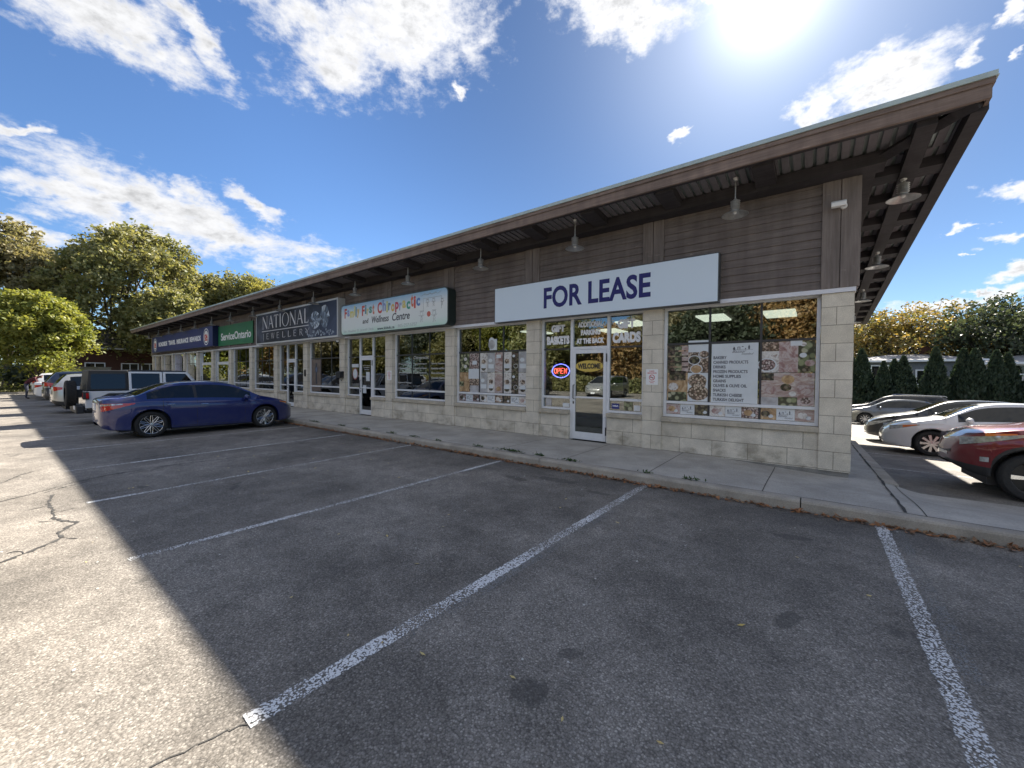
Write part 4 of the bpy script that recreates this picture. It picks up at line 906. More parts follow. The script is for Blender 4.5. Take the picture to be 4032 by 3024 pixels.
for px_x, lab, zc in ((-3.215, 'white NO SMOKING notice on the pier right of the gift shop door', 1.52), (-12.31, 'white NO SMOKING notice on the pier right of the chiropractic door', 1.50)):
    t = thing('no_smoking_sign', lab, 'notice', (px_x, 0.0, zc-0.165))
    MB().box(-0.125, 0.125, -0.006, -0.001, 0, 0.33).build('panel', M_WHITE, t)
    L = lambda p: p
    m = MB(); put_text(m, 'NO', -0.05, 0.05, 0.275, 0.30, -0.0065, bold=0.03, thick=0.001); put_text(m, 'SMOKING', -0.095, 0.095, 0.235, 0.26, -0.0065, bold=0.03, thick=0.001)
    put_text(m, 'IN THIS', -0.06, 0.06, 0.062, 0.078, -0.0065, bold=0.02, thick=0.001); put_text(m, 'AREA', -0.04, 0.04, 0.035, 0.052, -0.0065, bold=0.02, thick=0.001); m.build('lettering', S_RED, t)
    m = MB()
    ring = [(r_*math.cos(2*math.pi*i/24), -0.0075, 0.155+r_*math.sin(2*math.pi*i/24)) for i in range(24) for r_ in (0.048, 0.060)]
    m.add(ring, [(2*i, 2*i+1, (2*i+3) % 48, (2*i+2) % 48) for i in range(24)], 0)
    m.add([(-0.042, -0.0078, 0.190), (-0.034, -0.0078, 0.198), (0.042, -0.0078, 0.120), (0.034, -0.0078, 0.112)], [(0, 1, 2, 3)], 0)
    m.box(-0.035, 0.03, -0.0072, -0.0066, 0.148, 0.160, 1); m.build('emblem', [S_RED, S_BLACK], t)
m = MB(); m.box(-0.035, 0.035, -0.05, -0.002, 0, 0.30); c = m.build('wall_intercom', M_BLACK); c.location = (-18.42, 0.0, 1.42); tag(c, 'small dark intercom box on the pier right of the jewellery door', 'intercom')
m = MB(); m.box(-0.09, 0.09, -0.006, -0.001, 0, 0.26); c = m.build('paper_notice', M_WHITE); c.location = (-27.62, 0.0, 1.45); tag(c, 'small white notice on the pier right of the service office door', 'notice')

# ------------------------------------------------------------------ window graphics
def cells_mat(name, cols, scale, kind='cell', seed=0.0):
    m = bpy.data.materials.new(name); m.use_nodes = True; T = NT(m.node_tree); b = T.n['Principled BSDF']
    P = T.mapping(T.new('ShaderNodeTexCoord').outputs['Object'], loc=(seed*3.1, seed, seed*1.7))
    st = [(i/(len(cols)-1), c) for i, c in enumerate(cols)]
    if kind == 'cell':
        v = T.sep(T.voro(P, scale, out='Color'))[0]; d = T.voro(P, scale); c = T.cramp(T.math('ADD', T.math('MULTIPLY', v, 0.7), T.math('MULTIPLY', T.noise(P, scale*3, 3), 0.3)), st)
        c = T.mix(T.ramp(d, 0.35, 0.65), c, tuple(x*0.25 for x in cols[0]))
    elif kind == 'swirl': c = T.cramp(T.noise(P, scale, 6, 0.6, 2.0), [(0.3+0.4*p, q) for p, q in st])
    else: c = T.cramp(T.noise(T.mapping(P, scale=(1, 1, 3)), scale, 5, 0.7, 0.8), [(0.3+0.4*p, q) for p, q in st])
    T.put(b.inputs['Base Color'], c); b.inputs['Roughness'].default_value = 0.35; b.inputs['Coat Weight'].default_value = 0.6; b.inputs['Coat Roughness'].default_value = 0.02
    return m
F_NUT = cells_mat('food_nuts', [(.36,.24,.17),(.62,.52,.42),(.26,.16,.12),(.72,.68,.60)], 26)
F_DEL = cells_mat('food_delight', [(.16,.09,.08),(.35,.33,.20),(.5,.32,.22),(.13,.06,.06)], 9, seed=2)
F_PINK = cells_mat('food_sweets', [(.36,.22,.21),(.60,.55,.53),(.28,.15,.15),(.66,.64,.62)], 30, seed=3)
F_MEAT = cells_mat('food_meat', [(.20,.10,.10),(.31,.19,.185),(.50,.43,.42),(.26,.14,.14)], 4.5, 'swirl', 4)
F_HAM = cells_mat('food_ham', [(.24,.14,.13),(.40,.30,.28),(.58,.55,.53)], 6, 'band', 5)
F_BREAD = cells_mat('food_bread', [(.14,.08,.045),(.42,.27,.14),(.6,.47,.31)], 5, 'swirl', 6)
F_OLIVE = cells_mat('food_olives', [(.045,.04,.03),(.14,.13,.07),(.09,.05,.05),(.3,.28,.2)], 16, seed=7)
F_CAKE = cells_mat('food_cake', [(.07,.04,.035),(.55,.52,.5),(.68,.67,.66),(.25,.16,.12)], 6, 'swirl', 8)
F_GREEN = cells_mat('food_greens', [(.10,.13,.06),(.25,.28,.15),(.5,.47,.36)], 11, seed=9)
F_WHITE = pmat('print_white', (.62,.66,.70), 0.35, coat=0.6, vary=0.05); F_GREY = pmat('print_grey', (.40,.40,.42), 0.35, coat=0.6, vary=0.3)
FOODS = [F_NUT, F_DEL, F_PINK, F_MEAT, F_HAM, F_BREAD, F_OLIVE, F_CAKE, F_GREEN, F_WHITE, F_GREY]
PY = GY+0.0045     # prints sit on the outer face of the glass
FN = {'nut': 0, 'del': 1, 'pink': 2, 'meat': 3, 'ham': 4, 'bread': 5, 'olive': 6, 'cake': 7, 'green': 8, 'white': 9, 'grey': 10}
def disc(mb, cx, cz, r, y, mi, n=20, sq=1.0): mb.add([(cx+r*math.cos(2*math.pi*i/n), y, cz+sq*r*math.sin(2*math.pi*i/n)) for i in range(n)], [tuple(range(n))], mi)
def poster(win, tiles, name='poster'):
    mb = MB()
    for (x0, x1, z0, z1, kind, extra) in tiles:
        mb.box(x0, x1, PY, PY+0.002, z0, z1, FN[kind]); w = x1-x0; h = z1-z0
        for e in extra:
            what, u, v, s, kd = e; cx, cz, r = x0+u*w, z0+v*h, s*min(w, h)
            if what == 'o': disc(mb, cx, cz, r, PY-0.0006, FN['white'], 20, .8); disc(mb, cx, cz, r*.86, PY-0.0010, FN[kd], 20, .8)
            elif what == 'd': disc(mb, cx, cz, r, PY-0.0008, FN[kd], 12, .8)
            elif what == 'r': mb.box(cx-r, cx+r, PY-0.0009, PY-0.0004, cz-r*.6, cz+r*.6, FN[kd])
    o = mb.build(name, FOODS, win); return o
SKY_INK = smat('print_ink', (0.10, 0.11, 0.14))
def logo(mb, x0, x1, z0, z1, y):
    """thin skyline with cupolas and minarets over two handwritten words"""
    w = x1-x0; h = z1-z0; P = lambda u, v: (x0+u*w, y, z0+v*h)
    def bar(u0, v0, u1, v1): mb.add([P(u0, v0), P(u1, v0), P(u1, v1), P(u0, v1)], [(0, 1, 2, 3)])
    bar(.08, .52, .16, .60); mb.add([P(.06, .60), P(.18, .60), P(.12, .82)], [(0, 1, 2)]); bar(.27, .52, .30, .76); bar(.36, .52, .39, .76); bar(.27, .74, .39, .78); bar(.46, .76, .53, .83); bar(.60, .52, .64, .64); bar(.74, .52, .80, .68); mb.add([P(.72, .68), P(.82, .68), P(.77, .98)], [(0, 1, 2)]); bar(.05, .50, .95, .52)
    put_text(mb, 'Bazaar', x0+.04*w, x0+.66*w, z0+.22*h, z0+.50*h, y+0.0002, thick=0.0004, shear=0.45, bold=0.0); put_text(mb, 'Istanbul', x0+.45*w, x0+.97*w, z0+.02*h, z0+.20*h, y+0.0002, thick=0.0004, shear=0.4)
# right-hand window (bay 0)
win, (xa, xb) = WIN[0]; W3 = (xb-xa)/3; c1, c2 = xa+W3, xb-W3
poster(win, [(xa+.01, xa+.50*W3, 1.62, 2.17, 'del', [('r', .18+.0*i, .1+.2*i, .16, 'olive') for i in range(5)]+[('r', .52, .1+.2*i, .16, 'green') for i in range(5)]+[('r', .86, .1+.2*i, .16, 'ham') for i in range(5)]), (xa+.50*W3, c1-.02, 1.62, 2.17, 'nut', [('o', .3, .45, .3, 'olive'), ('o', .75, .65, .26, 'nut'), ('o', .4, .12, .3, 'bread'), ('r', .5, .95, .5, 'white')]),
    (xa+.01, xa+.50*W3, 1.04, 1.61, 'bread', [('r', .5, .9, .4, 'olive'), ('d', .3, .5, .25, 'cake'), ('d', .72, .4, .22, 'bread'), ('r', .5, .12, .45, 'green')]), (xa+.50*W3, c1-.02, 1.04, 1.61, 'white', [('d', .5, .3, .5, 'nut'), ('d', .45, .72, .45, 'nut'), ('o', .5, .62, .42, 'nut')])])
poster(win, [(c2+.02, c2+.36*W3, 1.62, 2.17, 'cake', [('o', .35, .25, .55, 'pink'), ('r', .5, .85, .5, 'nut')]), (c2+.36*W3, c2+.70*W3, 1.62, 2.17, 'meat', [('r', .9, .95, .3, 'white'), ('d', .5, .35, .3, 'ham')]), (c2+.70*W3, xb-.01, 1.62, 2.17, 'green', [('o', .3, .55, .22, 'white'), ('d', .7, .3, .3, 'meat'), ('d', .3, .9, .2, 'cake'), ('d', .5, .1, .25, 'olive')]),
    (c2+.02, c2+.36*W3, 1.04, 1.61, 'ham', [('r', .35, .88, .4, 'olive'), ('d', .6, .45, .35, 'meat'), ('r', .5, .08, .5, 'grey')]), (c2+.36*W3, c2+.70*W3, 1.04, 1.61, 'ham', [('d', .5, .8, .35, 'bread'), ('d', .4, .55, .3, 'olive'), ('r', .5, .1, .5, 'green'), ('d', .75, .35, .2, 'cake')]), (c2+.70*W3, xb-.01, 1.04, 1.61, 'meat', [('r', .5, .75, .5, 'ham'), ('d', .5, .15, .32, 'pink'), ('d', .55, .8, .1, 'white')])])
p = poster(win, [(c1+.02, c2-.02, 1.035, 2.175, 'white', [])], 'poster'); p['label'] = 'white product list panel with grey capitals and a skyline logo'
mb = MB(); LN = ['BAKERY', 'CANNED PRODUCTS', 'DRINKS', 'FROZEN PRODUCTS', 'HOME SUPPLIES', 'GRAINS', 'OLIVES & OLIVE OIL', 'SNACKS', 'TURKISH CHEESE', 'TURKISH DELIGHT']
wd = [.30, .77, .28, .76, .62, .29, .75, .29, .65, .69]
for i, s_ in enumerate(LN):
    z = 1.93-.0905*i; put_text(mb, s_, c1+.055, c1+.055+wd[i]*(W3-.04)*.98, z-.053, z+.006, PY, bold=0.03, thick=0.0008)
logo(mb, c1+.44*W3, c1+.90*W3, 1.95, 2.15, PY-0.0008); mb.build('lettering', smat('print_dark', (0.06, 0.065, 0.085)), p)
low = ['meat', None, 'olive', 'cake', None, 'pink', 'bread', None, 'ham']
def low_strip(win, xa, xb, kinds):
    n = 9; w = (xb-xa)/n; ts = []; mb = MB()
    for i, k in enumerate(kinds):
        a, b = xa+w*i+.002, xa+w*(i+1)-.002
        if k: ts.append((a, b, .765, .965, k, [('d', .4, .5, .36, rng.choice(['nut', 'cake', 'meat', 'olive', 'bread'])), ('d', .7, .3, .2, 'white')]))
        else: ts.append((a, b, .765, .965, 'white', [])); logo(mb, a+.02, b-.02, .79, .945, PY-0.0008)
    p = poster(win, ts); mb.build('lettering', SKY_INK, p)
low_strip(win, xa, xb, low)
# bay 2: the upper middle pane also carries a hanging bag print
win, (xa, xb) = WIN[2]; W3 = (xb-xa)/3; c1, c2 = xa+W3, xb-W3
T_ = []
K = [['green', 'pink', 'cake', 'grey', 'meat', 'cake', 'olive', 'grey'], ['bread', 'nut', 'grey', 'cake', 'ham', 'cake', 'olive', 'cake']]
for r_, (z0, z1) in enumerate(((1.62, 2.17), (1.04, 1.61))):
    xs = [xa+.01, xa+.5*W3, c1-.015, c1+.33*W3, c1+.66*W3, c2-.01, c2+.36*W3, xb-.30, xb-.01]
    for i in range(8):
        k = K[r_][i]; ex = {'pink': [('r', .5, .5, .22, 'white')], 'green': [('d', .6, .7, .16, 'cake'), ('d', .6, .3, .16, 'cake'), ('r', .2, .2, .14, 'green'), ('r', .2, .6, .14, 'green')], 'nut': [('r', .5, .93, .6, 'white'), ('d', .5, .62, .38, 'nut'), ('r', .5, .15, .42, 'grey')], 'cake': [('r', .5, .3, .3, 'white'), ('d', .5, .55, .28, 'nut'), ('d', .5, .2, .3, 'olive')], 'grey': [('r', .5, .3, .36, 'white'), ('d', .4, .6, .25, 'white')], 'olive': [('o', .6, .3, .32, 'olive'), ('d', .3, .8, .2, 'white')], 'bread': [('r', .15, .4, .3, 'green')], 'meat': [('r', .5, .8, .3, 'white')], 'ham': [('d', .5, .2, .3, 'bread')]}.get(k, [])
        T_.append((xs[i]+.002, xs[i+1]-.002, z0, z1, k, ex))
poster(win, T_)
low_strip(win, xa, xb, ['pink', None, 'pink', 'cake', None, 'nut', 'olive', None, 'cake'])
mb = MB(); mb.box(c1+.36, c1+.74*W3, PY, PY+.002, 2.24, 2.55, FN['white']); disc(mb, c1+.43, 2.50, .10, PY-.0005, FN['white']); disc(mb, c1+.43, 2.40, .12, PY-.0008, FN['grey'], sq=1.1)
mb.build('poster', FOODS, win)
mb = MB()
for a, b, c, d in ((.17, 2.24, .10, 2.62), (.10, 2.62, .13, 2.86), (.13, 2.86, .19, 2.86), (.19, 2.86, .21, 2.62), (.21, 2.62, .24, 2.24), (.02, 2.60, .26, 2.60), (.02, 2.50, .26, 2.50), (.92, 2.24, .84, 2.62), (.92, 2.24, 1.0, 2.60)):
    mb.tube([(c1+a, .40, b), (c1+c, .40, d)], 0.018, 6)
c = mb.build('display_frame', M_WHITE, B)
# bay 1: gift shop door unit
win, door = WIN[1]
mb = MB(); put_text(mb, 'GIFT', -5.80, -5.41, 2.62, 2.80, PY, bold=0.07, thick=0.0012); put_text(mb, 'BASKETS', -5.93, -5.28, 2.31, 2.52, PY, bold=0.07, thick=0.0012)
put_text(mb, 'ADDITIONAL', -5.05, -4.41, 2.69, 2.82, PY, bold=0.06, thick=0.0012); put_text(mb, 'PARKING', -4.97, -4.47, 2.50, 2.63, PY, bold=0.06, thick=0.0012); put_text(mb, 'AT THE BACK', -5.09, -4.37, 2.30, 2.43, PY, bold=0.06, thick=0.0012)
put_text(mb, 'GIFT', -4.05, -3.65, 2.60, 2.81, PY, bold=0.07, thick=0.0012); put_text(mb, 'CARDS', -4.17, -3.52, 2.28, 2.52, PY, bold=0.07, thick=0.0012)
mb.build('lettering', S_WHITE, win)
mb = MB(); disc(mb, -4.735, 1.765, 0.355, GY-0.026, 0, 32, .38); put_text(mb, 'WELCOME', -5.03, -4.44, 1.70, 1.83, GY-0.0265, mi=1, bold=0.05, thick=0.0008); mb.build('lettering', [smat('welcome_yellow', (0.62, 0.45, 0.09)), S_BLACK], door)
t = thing('neon_open_sign', 'oval neon sign reading OPEN in red inside a blue ring', 'neon sign', (-5.58, 0.26, 1.655))
NB = pmat('neon_blue', (0.1, 0.1, 0.8), 0.4, emis=(0.16, 0.16, 1.0), estr=2.6); NR = pmat('neon_red', (0.9, 0.15, 0.1), 0.4, emis=(1.0, 0.10, 0.07), estr=2.4)
mb = MB(); mb.tube([(0.25*math.cos(a), 0, 0.17*math.sin(a)) for a in np.linspace(0, 2*math.pi, 33)], 0.010, 6); mb.build('tube', NB, t)
mb = MB(); Lt = lambda c, pts, x: mb.tube([(x+p[0]*.085, -.01, -.065+p[1]*.13) for p in pts], 0.0075, 6)
Lt('O', [(.5+.42*math.cos(a), .5+.5*math.sin(a)) for a in np.linspace(0, 6.28, 15)], -.19); Lt('P', [(0, 0), (.1, 1), (.7, 1), (.85, .75), (.7, .5), (.1, .45)], -.09)
Lt('E', [(.9, 0), (.1, 0), (.15, 1), (.95, 1)], 0.0); Lt('E', [(.1, .5), (.8, .5)], 0.0); Lt('N', [(.1, 0), (.15, 1), (.85, 0), (.95, 1)], .1); mb.build('tube', NR, t)
c = thing('taxi_notice', 'yellow-green paper notice headed TAXI inside the gift shop side window', 'notice', (-4.08, GY+0.03, 1.20))
MB().box(-.16, .16, 0, .002, 0, .31).build('paper', smat('paper_yellow', (0.50, 0.55, 0.12), vary=0.05), c)
mb = MB(); put_text(mb, 'TAXI', -.03, .14, .235, .285, -0.0005, bold=0.05, thick=0.0008); put_text(mb, '%&', -.14, -.06, .235, .285, -0.0005, thick=0.0008)
for i in range(7): mb.box(-.15+.03*(i % 2), .15-.02*(i % 3), -.001, -.0003, .03+.026*i, .036+.026*i)
mb.build('lettering', S_BLACK, c)
c = thing('card_sticker', 'small blue and white card payment sticker low in the side window', 'sticker', (-4.08, PY, .79)); MB().box(-.09, .09, 0, .0015, 0, .12).build('paper', smat('visa_blue', (0.02, 0.03, 0.20)), c)
mb = MB(); put_text(mb, 'VISA', -.07, .07, .045, .085, -.0002, bold=0.03, thick=0.0006, shear=.2); mb.build('lettering', S_WHITE, c)
for x, z, w_, h, m_, lab in ((-5.86, .77, .16, .19, F_GREY, 'grey bulletin low in the left side window of the gift shop'), (-5.36, .77, .18, .09, F_WHITE, 'small pale card low beside the gift shop door'), (-3.78, .77, .20, .19, F_GREEN, 'green flyer low in the right side window'), (-3.58, .77, .14, .12, F_WHITE, 'white flyer at the right end of the side window')):
    tag(MB().box(x-w_/2, x+w_/2, PY, PY+.0015, z, z+h).build('flyer', m_), lab, 'flyer')
# bay 3 lettering
win, (xa, xb) = WIN[3]; mb = MB(); W3 = (xb-xa)/3
put_text(mb, 'Chiropractic', xa+W3+.06, xb-W3-.04, 2.02, 2.15, PY, bold=0.0, thick=0.0008)
for i, (s_, col_) in enumerate([('Family', 0), ('Massage', 0), ('Therapy', 0), ('Specializing in', 1), ('Pregnancy and Pediatrics', 1), ('Open Weekends', 1), ('Sports Injuries', 2), ('Headaches and Back', 2), ('Neck and Shoulder', 2), ('Gentle Care', 2)]):
    r_ = i-[0, 3, 6][col_]; put_text(mb, s_, xa+W3*col_+.10, xa+W3*(col_+1)-.12, 1.86-.15*r_, 1.92-.15*r_, PY, bold=0.01, thick=0.0008)
put_text(mb, 'Registered Massage', xa+.05, xa+W3-.05, 1.22, 1.29, PY, bold=0.01, thick=0.0008); mb.build('lettering', smat('vinyl_white', (.62, .62, .62)), win)
# bay 4 small notices
win, door = WIN[4]; mb = MB(); mb.box(-13.93, -13.70, GY-.0265, GY-.0250, 1.28, 1.62); mb.box(-14.14, -13.92, GY-.0265, GY-.0250, .82, 1.12); mb.build('paper', F_WHITE, door)
mb = MB()
for i, (s_) in enumerate(['Family First Chiropractic', 'and Wellness', 'Centre Hours']): put_text(mb, s_, -14.15+.04*i, -13.66-.04*i, 1.84-.07*i, 1.875-.07*i, GY-.0255, thick=0.0008)
mb.build('lettering', S_WHITE, door)
mb = MB(); disc(mb, -14.72, 1.55, .18, PY, 0, 24, 1.25); disc(mb, -14.72, 1.55, .15, PY-.0006, 1, 24, 1.25); mb.box(-14.95, -14.48, PY, PY+.001, 1.80, 1.93, 1); mb.build('poster', [smat('poster_red', (.35, .12, .1)), F_WHITE], win)
# bay 5 watch poster
win, (xa, xb) = WIN[5]; mb = MB(); mb.box(xa+.01, xa+.85, PY, PY+.002, .8, 2.16, 0); disc(mb, xa+.42, 1.72, .13, PY-.0006, 1, 20, 1.25); mb.box(xa+.36, xa+.48, PY-.0004, PY, 1.1, 2.0, 1); disc(mb, xa+.42, 1.72, .09, PY-.0010, 2, 20, 1.25)
mb.build('poster', [smat('poster_beige', (.16, .12, .10), vary=.3), smat('watch_dark', (.025, .03, .05)), smat('watch_face', (.09, .12, .2))], win)
# bay 6 jewellery open
win, door = WIN[6]; mb = MB(); put_text(mb, 'OPEN', -20.30, -19.80, 2.44, 2.58, .24, bold=.03, thick=.002); c = mb.build('open_sign', pmat('open_lit', (.9, .9, .9), .5, emis=(1, 1, 1), estr=2.0)); tag(c, 'small lit white OPEN sign above the jewellery shop door', 'lit sign')
# blinds and prints in the far bays
for k in (7, 8):
    w_, (xa, xb) = WIN[k]; mb = MB(); n = 7
    for i in range(n): x = xa+(xb-xa)*(i+.5)/n; mb.box(x-.07, x+.07, .30, .31, .8, 2.9)
    mb.build('blind', M_CURTAIN, w_)
S_LIL = cells_mat('print_lilac', [(.20, .20, .34), (.42, .42, .55), (.12, .1, .14)], 1.6, 'band', 3); S_PEO = cells_mat('print_people', [(.06, .05, .05), (.35, .31, .27), (.55, .5, .42), (.12, .09, .08)], 2.3, 'swirl', 5)
for k in (11, 12, 13, 14):
    w_, (xa, xb) = WIN[k]; mb = MB(); mb.box(xa+.02, xa+.62*(xb-xa), PY, PY+.002, .8, 2.90); mb.build('poster', S_LIL if k in (12,) else S_PEO, w_)
# ------------------------------------------------------------------ cars
def interp(pts, x):
    if x <= pts[0][0]: return pts[0][1]
    for (a, b), (c, d) in zip(pts[:-1], pts[1:]):
        if x <= c: 
            t = (x-a)/(c-a) if c > a else 0; return b+(d-b)*t
    return pts[-1][1]
def smooth_interp(pts, x):
    """monotone-ish cubic through the points"""
    n = len(pts)
    if x <= pts[0][0]: return pts[0][1]
    if x >= pts[-1][0]: return pts[-1][1]
    for i in range(n-1):
        if x <= pts[i+1][0]: break
    def sl(j):
        if j <= 0: return (pts[1][1]-pts[0][1])/(pts[1][0]-pts[0][0])
        if j >= n-1: return (pts[-1][1]-pts[-2][1])/(pts[-1][0]-pts[-2][0])
        a = (pts[j][1]-pts[j-1][1])/(pts[j][0]-pts[j-1][0]); b = (pts[j+1][1]-pts[j][1])/(pts[j+1][0]-pts[j][0])
        return 0 if a*b <= 0 else 2*a*b/(a+b)
    (x0, y0), (x1, y1) = pts[i], pts[i+1]; h = x1-x0; t = (x-x0)/h; m0, m1 = sl(i)*h, sl(i+1)*h
    return (2*t**3-3*t*t+1)*y0+(t**3-2*t*t+t)*m0+(-2*t**3+3*t*t)*y1+(t**3-t*t)*m1
def wheel_set(t, S, spokes, rim_mat=None):
    r, w = S['wr'], 0.215; rr = r*S.get('rimf', 0.70)
    tm = None
    for xw in (S['xr'], S['xf']):
        for s in (1, -1):
            yw = s*(S['w']-0.035)
            if tm is None:
                m = MB(); m.lathe([(rr-0.005, -w), (r-0.03, -w), (r-0.008, -w+0.02), (r, -w+0.05), (r, -0.05), (r-0.008, -0.02), (r-0.03, 0.0), (rr+0.012, 0.006), (rr, 0.0), (rr-0.012, -0.02), (rr-0.014, -w)], 40, 1); tm = m
                g = MB(); g.mi = 1; g.lathe([(0.0, -0.075), (rr*0.98, -0.075), (rr*0.98, -0.085), (0.0, -0.085)], 32, 1); g.mi = 0
                g.lathe([(rr-0.020, -0.05), (rr-0.004, -0.012), (rr+0.006, -0.0065), (rr+0.006, -0.012), (rr-0.006, -0.06)], 36, 1)
                g.lathe([(0.0, -0.012), (0.035, -0.014), (0.05, -0.03), (0.05, -0.06), (0.0, -0.06)], 16, 1)
                n, kind = spokes
                for i in range(n):
                    a0 = 2*math.pi*i/n
                    if kind == 'loop':     # pairs of thin spokes meeting in petals
                        for q in (-1, 1):
                            pts = [(0.04, a0+q*0.02), (rr*.45, a0+q*0.10), (rr*.75, a0+q*0.20), (rr*.94, a0+q*0.27)]
                            g.tube([(p*math.cos(b), -0.022-0.010*(1-p/rr), p*math.sin(b)) for p, b in pts], [0.011, 0.009, 0.009, 0.010], 6)
                        g.tube([(rr*.94*math.cos(a0+q), -0.022, rr*.94*math.sin(a0+q)) for q in (-.27, 0, .27)], 0.008, 6)
                    else:
                        wd = 0.05 if kind == 'wide' else 0.032; c_, s_ = math.cos(a0), math.sin(a0)
                        def P(u, v, y): return (u*c_-v*s_, y, u*s_+v*c_)
                        g.hexa([P(0.03, -wd*.45, -0.05), P(rr-.012, -wd*.8, -0.05), P(rr-.012, wd*.8, -0.05), P(0.03, wd*.45, -0.05), P(0.03, -wd*.4, -0.016), P(rr-.012, -wd*.6, -0.018), P(rr-.012, wd*.6, -0.018), P(0.03, wd*.4, -0.016)])
            a = MB(); a.v = [(v[0]*s, v[1]*s, v[2]) for v in tm.v]; a.f = tm.f; a.m = tm.m
            wo_ = a.build('wheel', M_RUBBER, t, smooth=True, angle=35); wo_.location = (xw, yw, r)
            a = MB(); a.v = [(v[0]*s, v[1]*s, v[2]) for v in g.v]; a.f = g.f; a.m = g.m
            ro = a.build('rim', [rim_mat or M_RIM, M_RIMDK], wo_, smooth=True, angle=35)
def make_car(S, label, cat, loc, rz, group=None):
    L_, Wd = S['L'], S['w']; t = thing(S.get('name', 'parked_car'), label, cat, loc, rz, group)
    top, belt, low, plan = S['top'], S['belt'], S['low'], S['plan']; xr, xf = S['xr'], S['xf']; Ra = S['wr']+S.get('gap', 0.055); zw = S['wr']
    cow, rf, rb, bk = S['cowl'], S['rooff'], S['roofb'], S['back']      # x of windscreen foot, its head, rear glass head, rear glass foot
    def zt(x): return smooth_interp(top, x)
    def w(x): return Wd*smooth_interp(plan, x)
    def zb(x):
        z = smooth_interp(low, x)
        for xw in (xr, xf):
            d = abs(x-xw)
            if d <= Ra+1e-6: z = max(z, zw+math.sqrt(max(0, Ra*Ra-d*d)))
        return z
    def zs(x):
        b = smooth_interp(belt, x); e = zt(x)-0.035
        if rb-0.3 < x < rf+0.3: return b
        return min(b, e)
    def bulge(x):
        b = 0
        for xw in (xr, xf): b += 0.014*math.exp(-((x-xw)/(Ra*0.95))**4)
        return b
    def sy(x, z):
        """half width of the body side at height z"""
        zz = (z-0.62)/0.45; crease = 0.010*math.exp(-((z-(smooth_interp(belt, x)-0.13))/0.035)**2)
        return w(x)+bulge(x)-0.035*abs(zz)**2.2*(1 if zz > 0 else 0.8)+crease*(1 if 0.5 < x < L_-0.3 else 0)-0.012*math.exp(-((z-0.42)/0.10)**2)
    rw = S.get('roofw', 0.60)
    def wr(x):   # half width at the top edge
        base = sy(x, zs(x))-0.05
        tgt = rw
        f = sst((cow-x)/(cow-rf)*1.0)*sst((x-bk)/(rb-bk)*1.0) if bk < x < cow else 0.0
        return base*(1-f)+min(tgt, base)*f if 0 < f else max(base-0.02, 0.05)
    xs = set(np.round(np.linspace(0.0, L_, 60), 4).tolist()) | {0.004, 0.009, 0.015, 0.025, 0.04, 0.06, L_-0.004, L_-0.009, L_-0.015, L_-0.025, L_-0.04, L_-0.06, cow, rf, rb, bk}
    for xw in (xr, xf):
        xs |= {round(xw+Ra*math.sin(a), 4) for a in np.linspace(-math.pi/2, math.pi/2, 19)}; xs |= {round(xw-Ra-0.003, 4), round(xw+Ra+0.003, 4)}
    for a, b in S['side_glass']: xs |= {a, b}
    for d in S['doors']: xs |= {d}
    xs = sorted(x for x in xs if 0 <= x <= L_)
    rows = []; NR = 16
    for x in xs:
        b, s_, T_ = zb(x), zs(x), zt(x); b = min(b, s_-0.02); cr = min(0.035, 0.4*(T_-s_)); ze = T_-cr
        yr_ = wr(x); pts = []
        ysl = lambda z: max(sy(x, z), 0.02)
        pts.append((ysl(b)-0.10, b+0.0)); pts.append((ysl(b)-0.022, b)); pts.append((ysl(b+0.02), b+0.022))
        for f in (0.22, 0.42, 0.62, 0.80, 0.93): z = b+0.022+(s_-b-0.022)*f; pts.append((ysl(z), z))
        ys_ = ysl(s_)-0.012; pts.append((ys_, s_))
        h = ze-s_
        for f in (0.12, 0.5, 0.86, 1.0):
            q = f; pts.append((ys_+(yr_-ys_)*(q**1.15), s_+h*f))
        pts.append((max(yr_-0.055, 0.01), ze+cr*0.35)); pts.append((yr_*0.55, ze+cr*0.8)); pts.append((0.0, T_))
        rows.append(pts)
    n = len(xs); V = []; 
    for i, x in enumerate(xs):
        for s in (1, -1):
            for (y, z) in rows[i]: V.append((x, s*y, z))
    def vid(i, s, k): return (i*2+(0 if s > 0 else 1))*NR+k
    parts = {}
    def cls(i, s, k):
        xm = (xs[i]+xs[i+1])/2; zmin = min(rows[i][8][1], rows[i+1][8][1]); hh = min(rows[i][12][1]-rows[i][8][1], rows[i+1][12][1]-rows[i+1][8][1])
        if 9 <= k < 11 and hh > 0.07:
            for j, (a, b) in enumerate(S['side_glass']):
                if a <= xm <= b: return ('side_window', s, j)
        if 13 <= k:
            if rf-0.01 < xm < cow-0.03: return ('windscreen',)
            if bk+0.04 < xm < rb+0.01: return ('rear_window',)
        if 8 <= k < 12 and hh > 0.07 and S['side_glass'][0][0] < xm < S['side_glass'][-1][1] and k in (8, 9, 10, 11) and k < 12 and (k in (9, 10)): return ('pillar_trim',)
        if k <= 2 and S.get('clad') and (k <= 1 or True): 
            return ('cladding',)
        ds = S['doors']
        if 1 <= k < 9:
            for j in range(len(ds)-1):
                if ds[j] <= xm <= ds[j+1] and abs(xm-xr) > Ra+0.02 and abs(xm-xf) > Ra+0.02: return ('door', s, j)
        return ('body',)
    for i in range(n-1):
        for s in (1, -1):
            for k in range(NR-1):
                q = (vid(i, s, k), vid(i+1, s, k), vid(i+1, s, k+1), vid(i, s, k+1))
                parts.setdefault(cls(i, s, k), []).append(q if s > 0 else q[::-1])
    for i in (0, n-1):   # end faces in strips
        for k in range(NR-1):
            q = (vid(i, 1, k), vid(i, 1, k+1), vid(i, -1, k+1), vid(i, -1, k)); parts[('body',)].append(q)
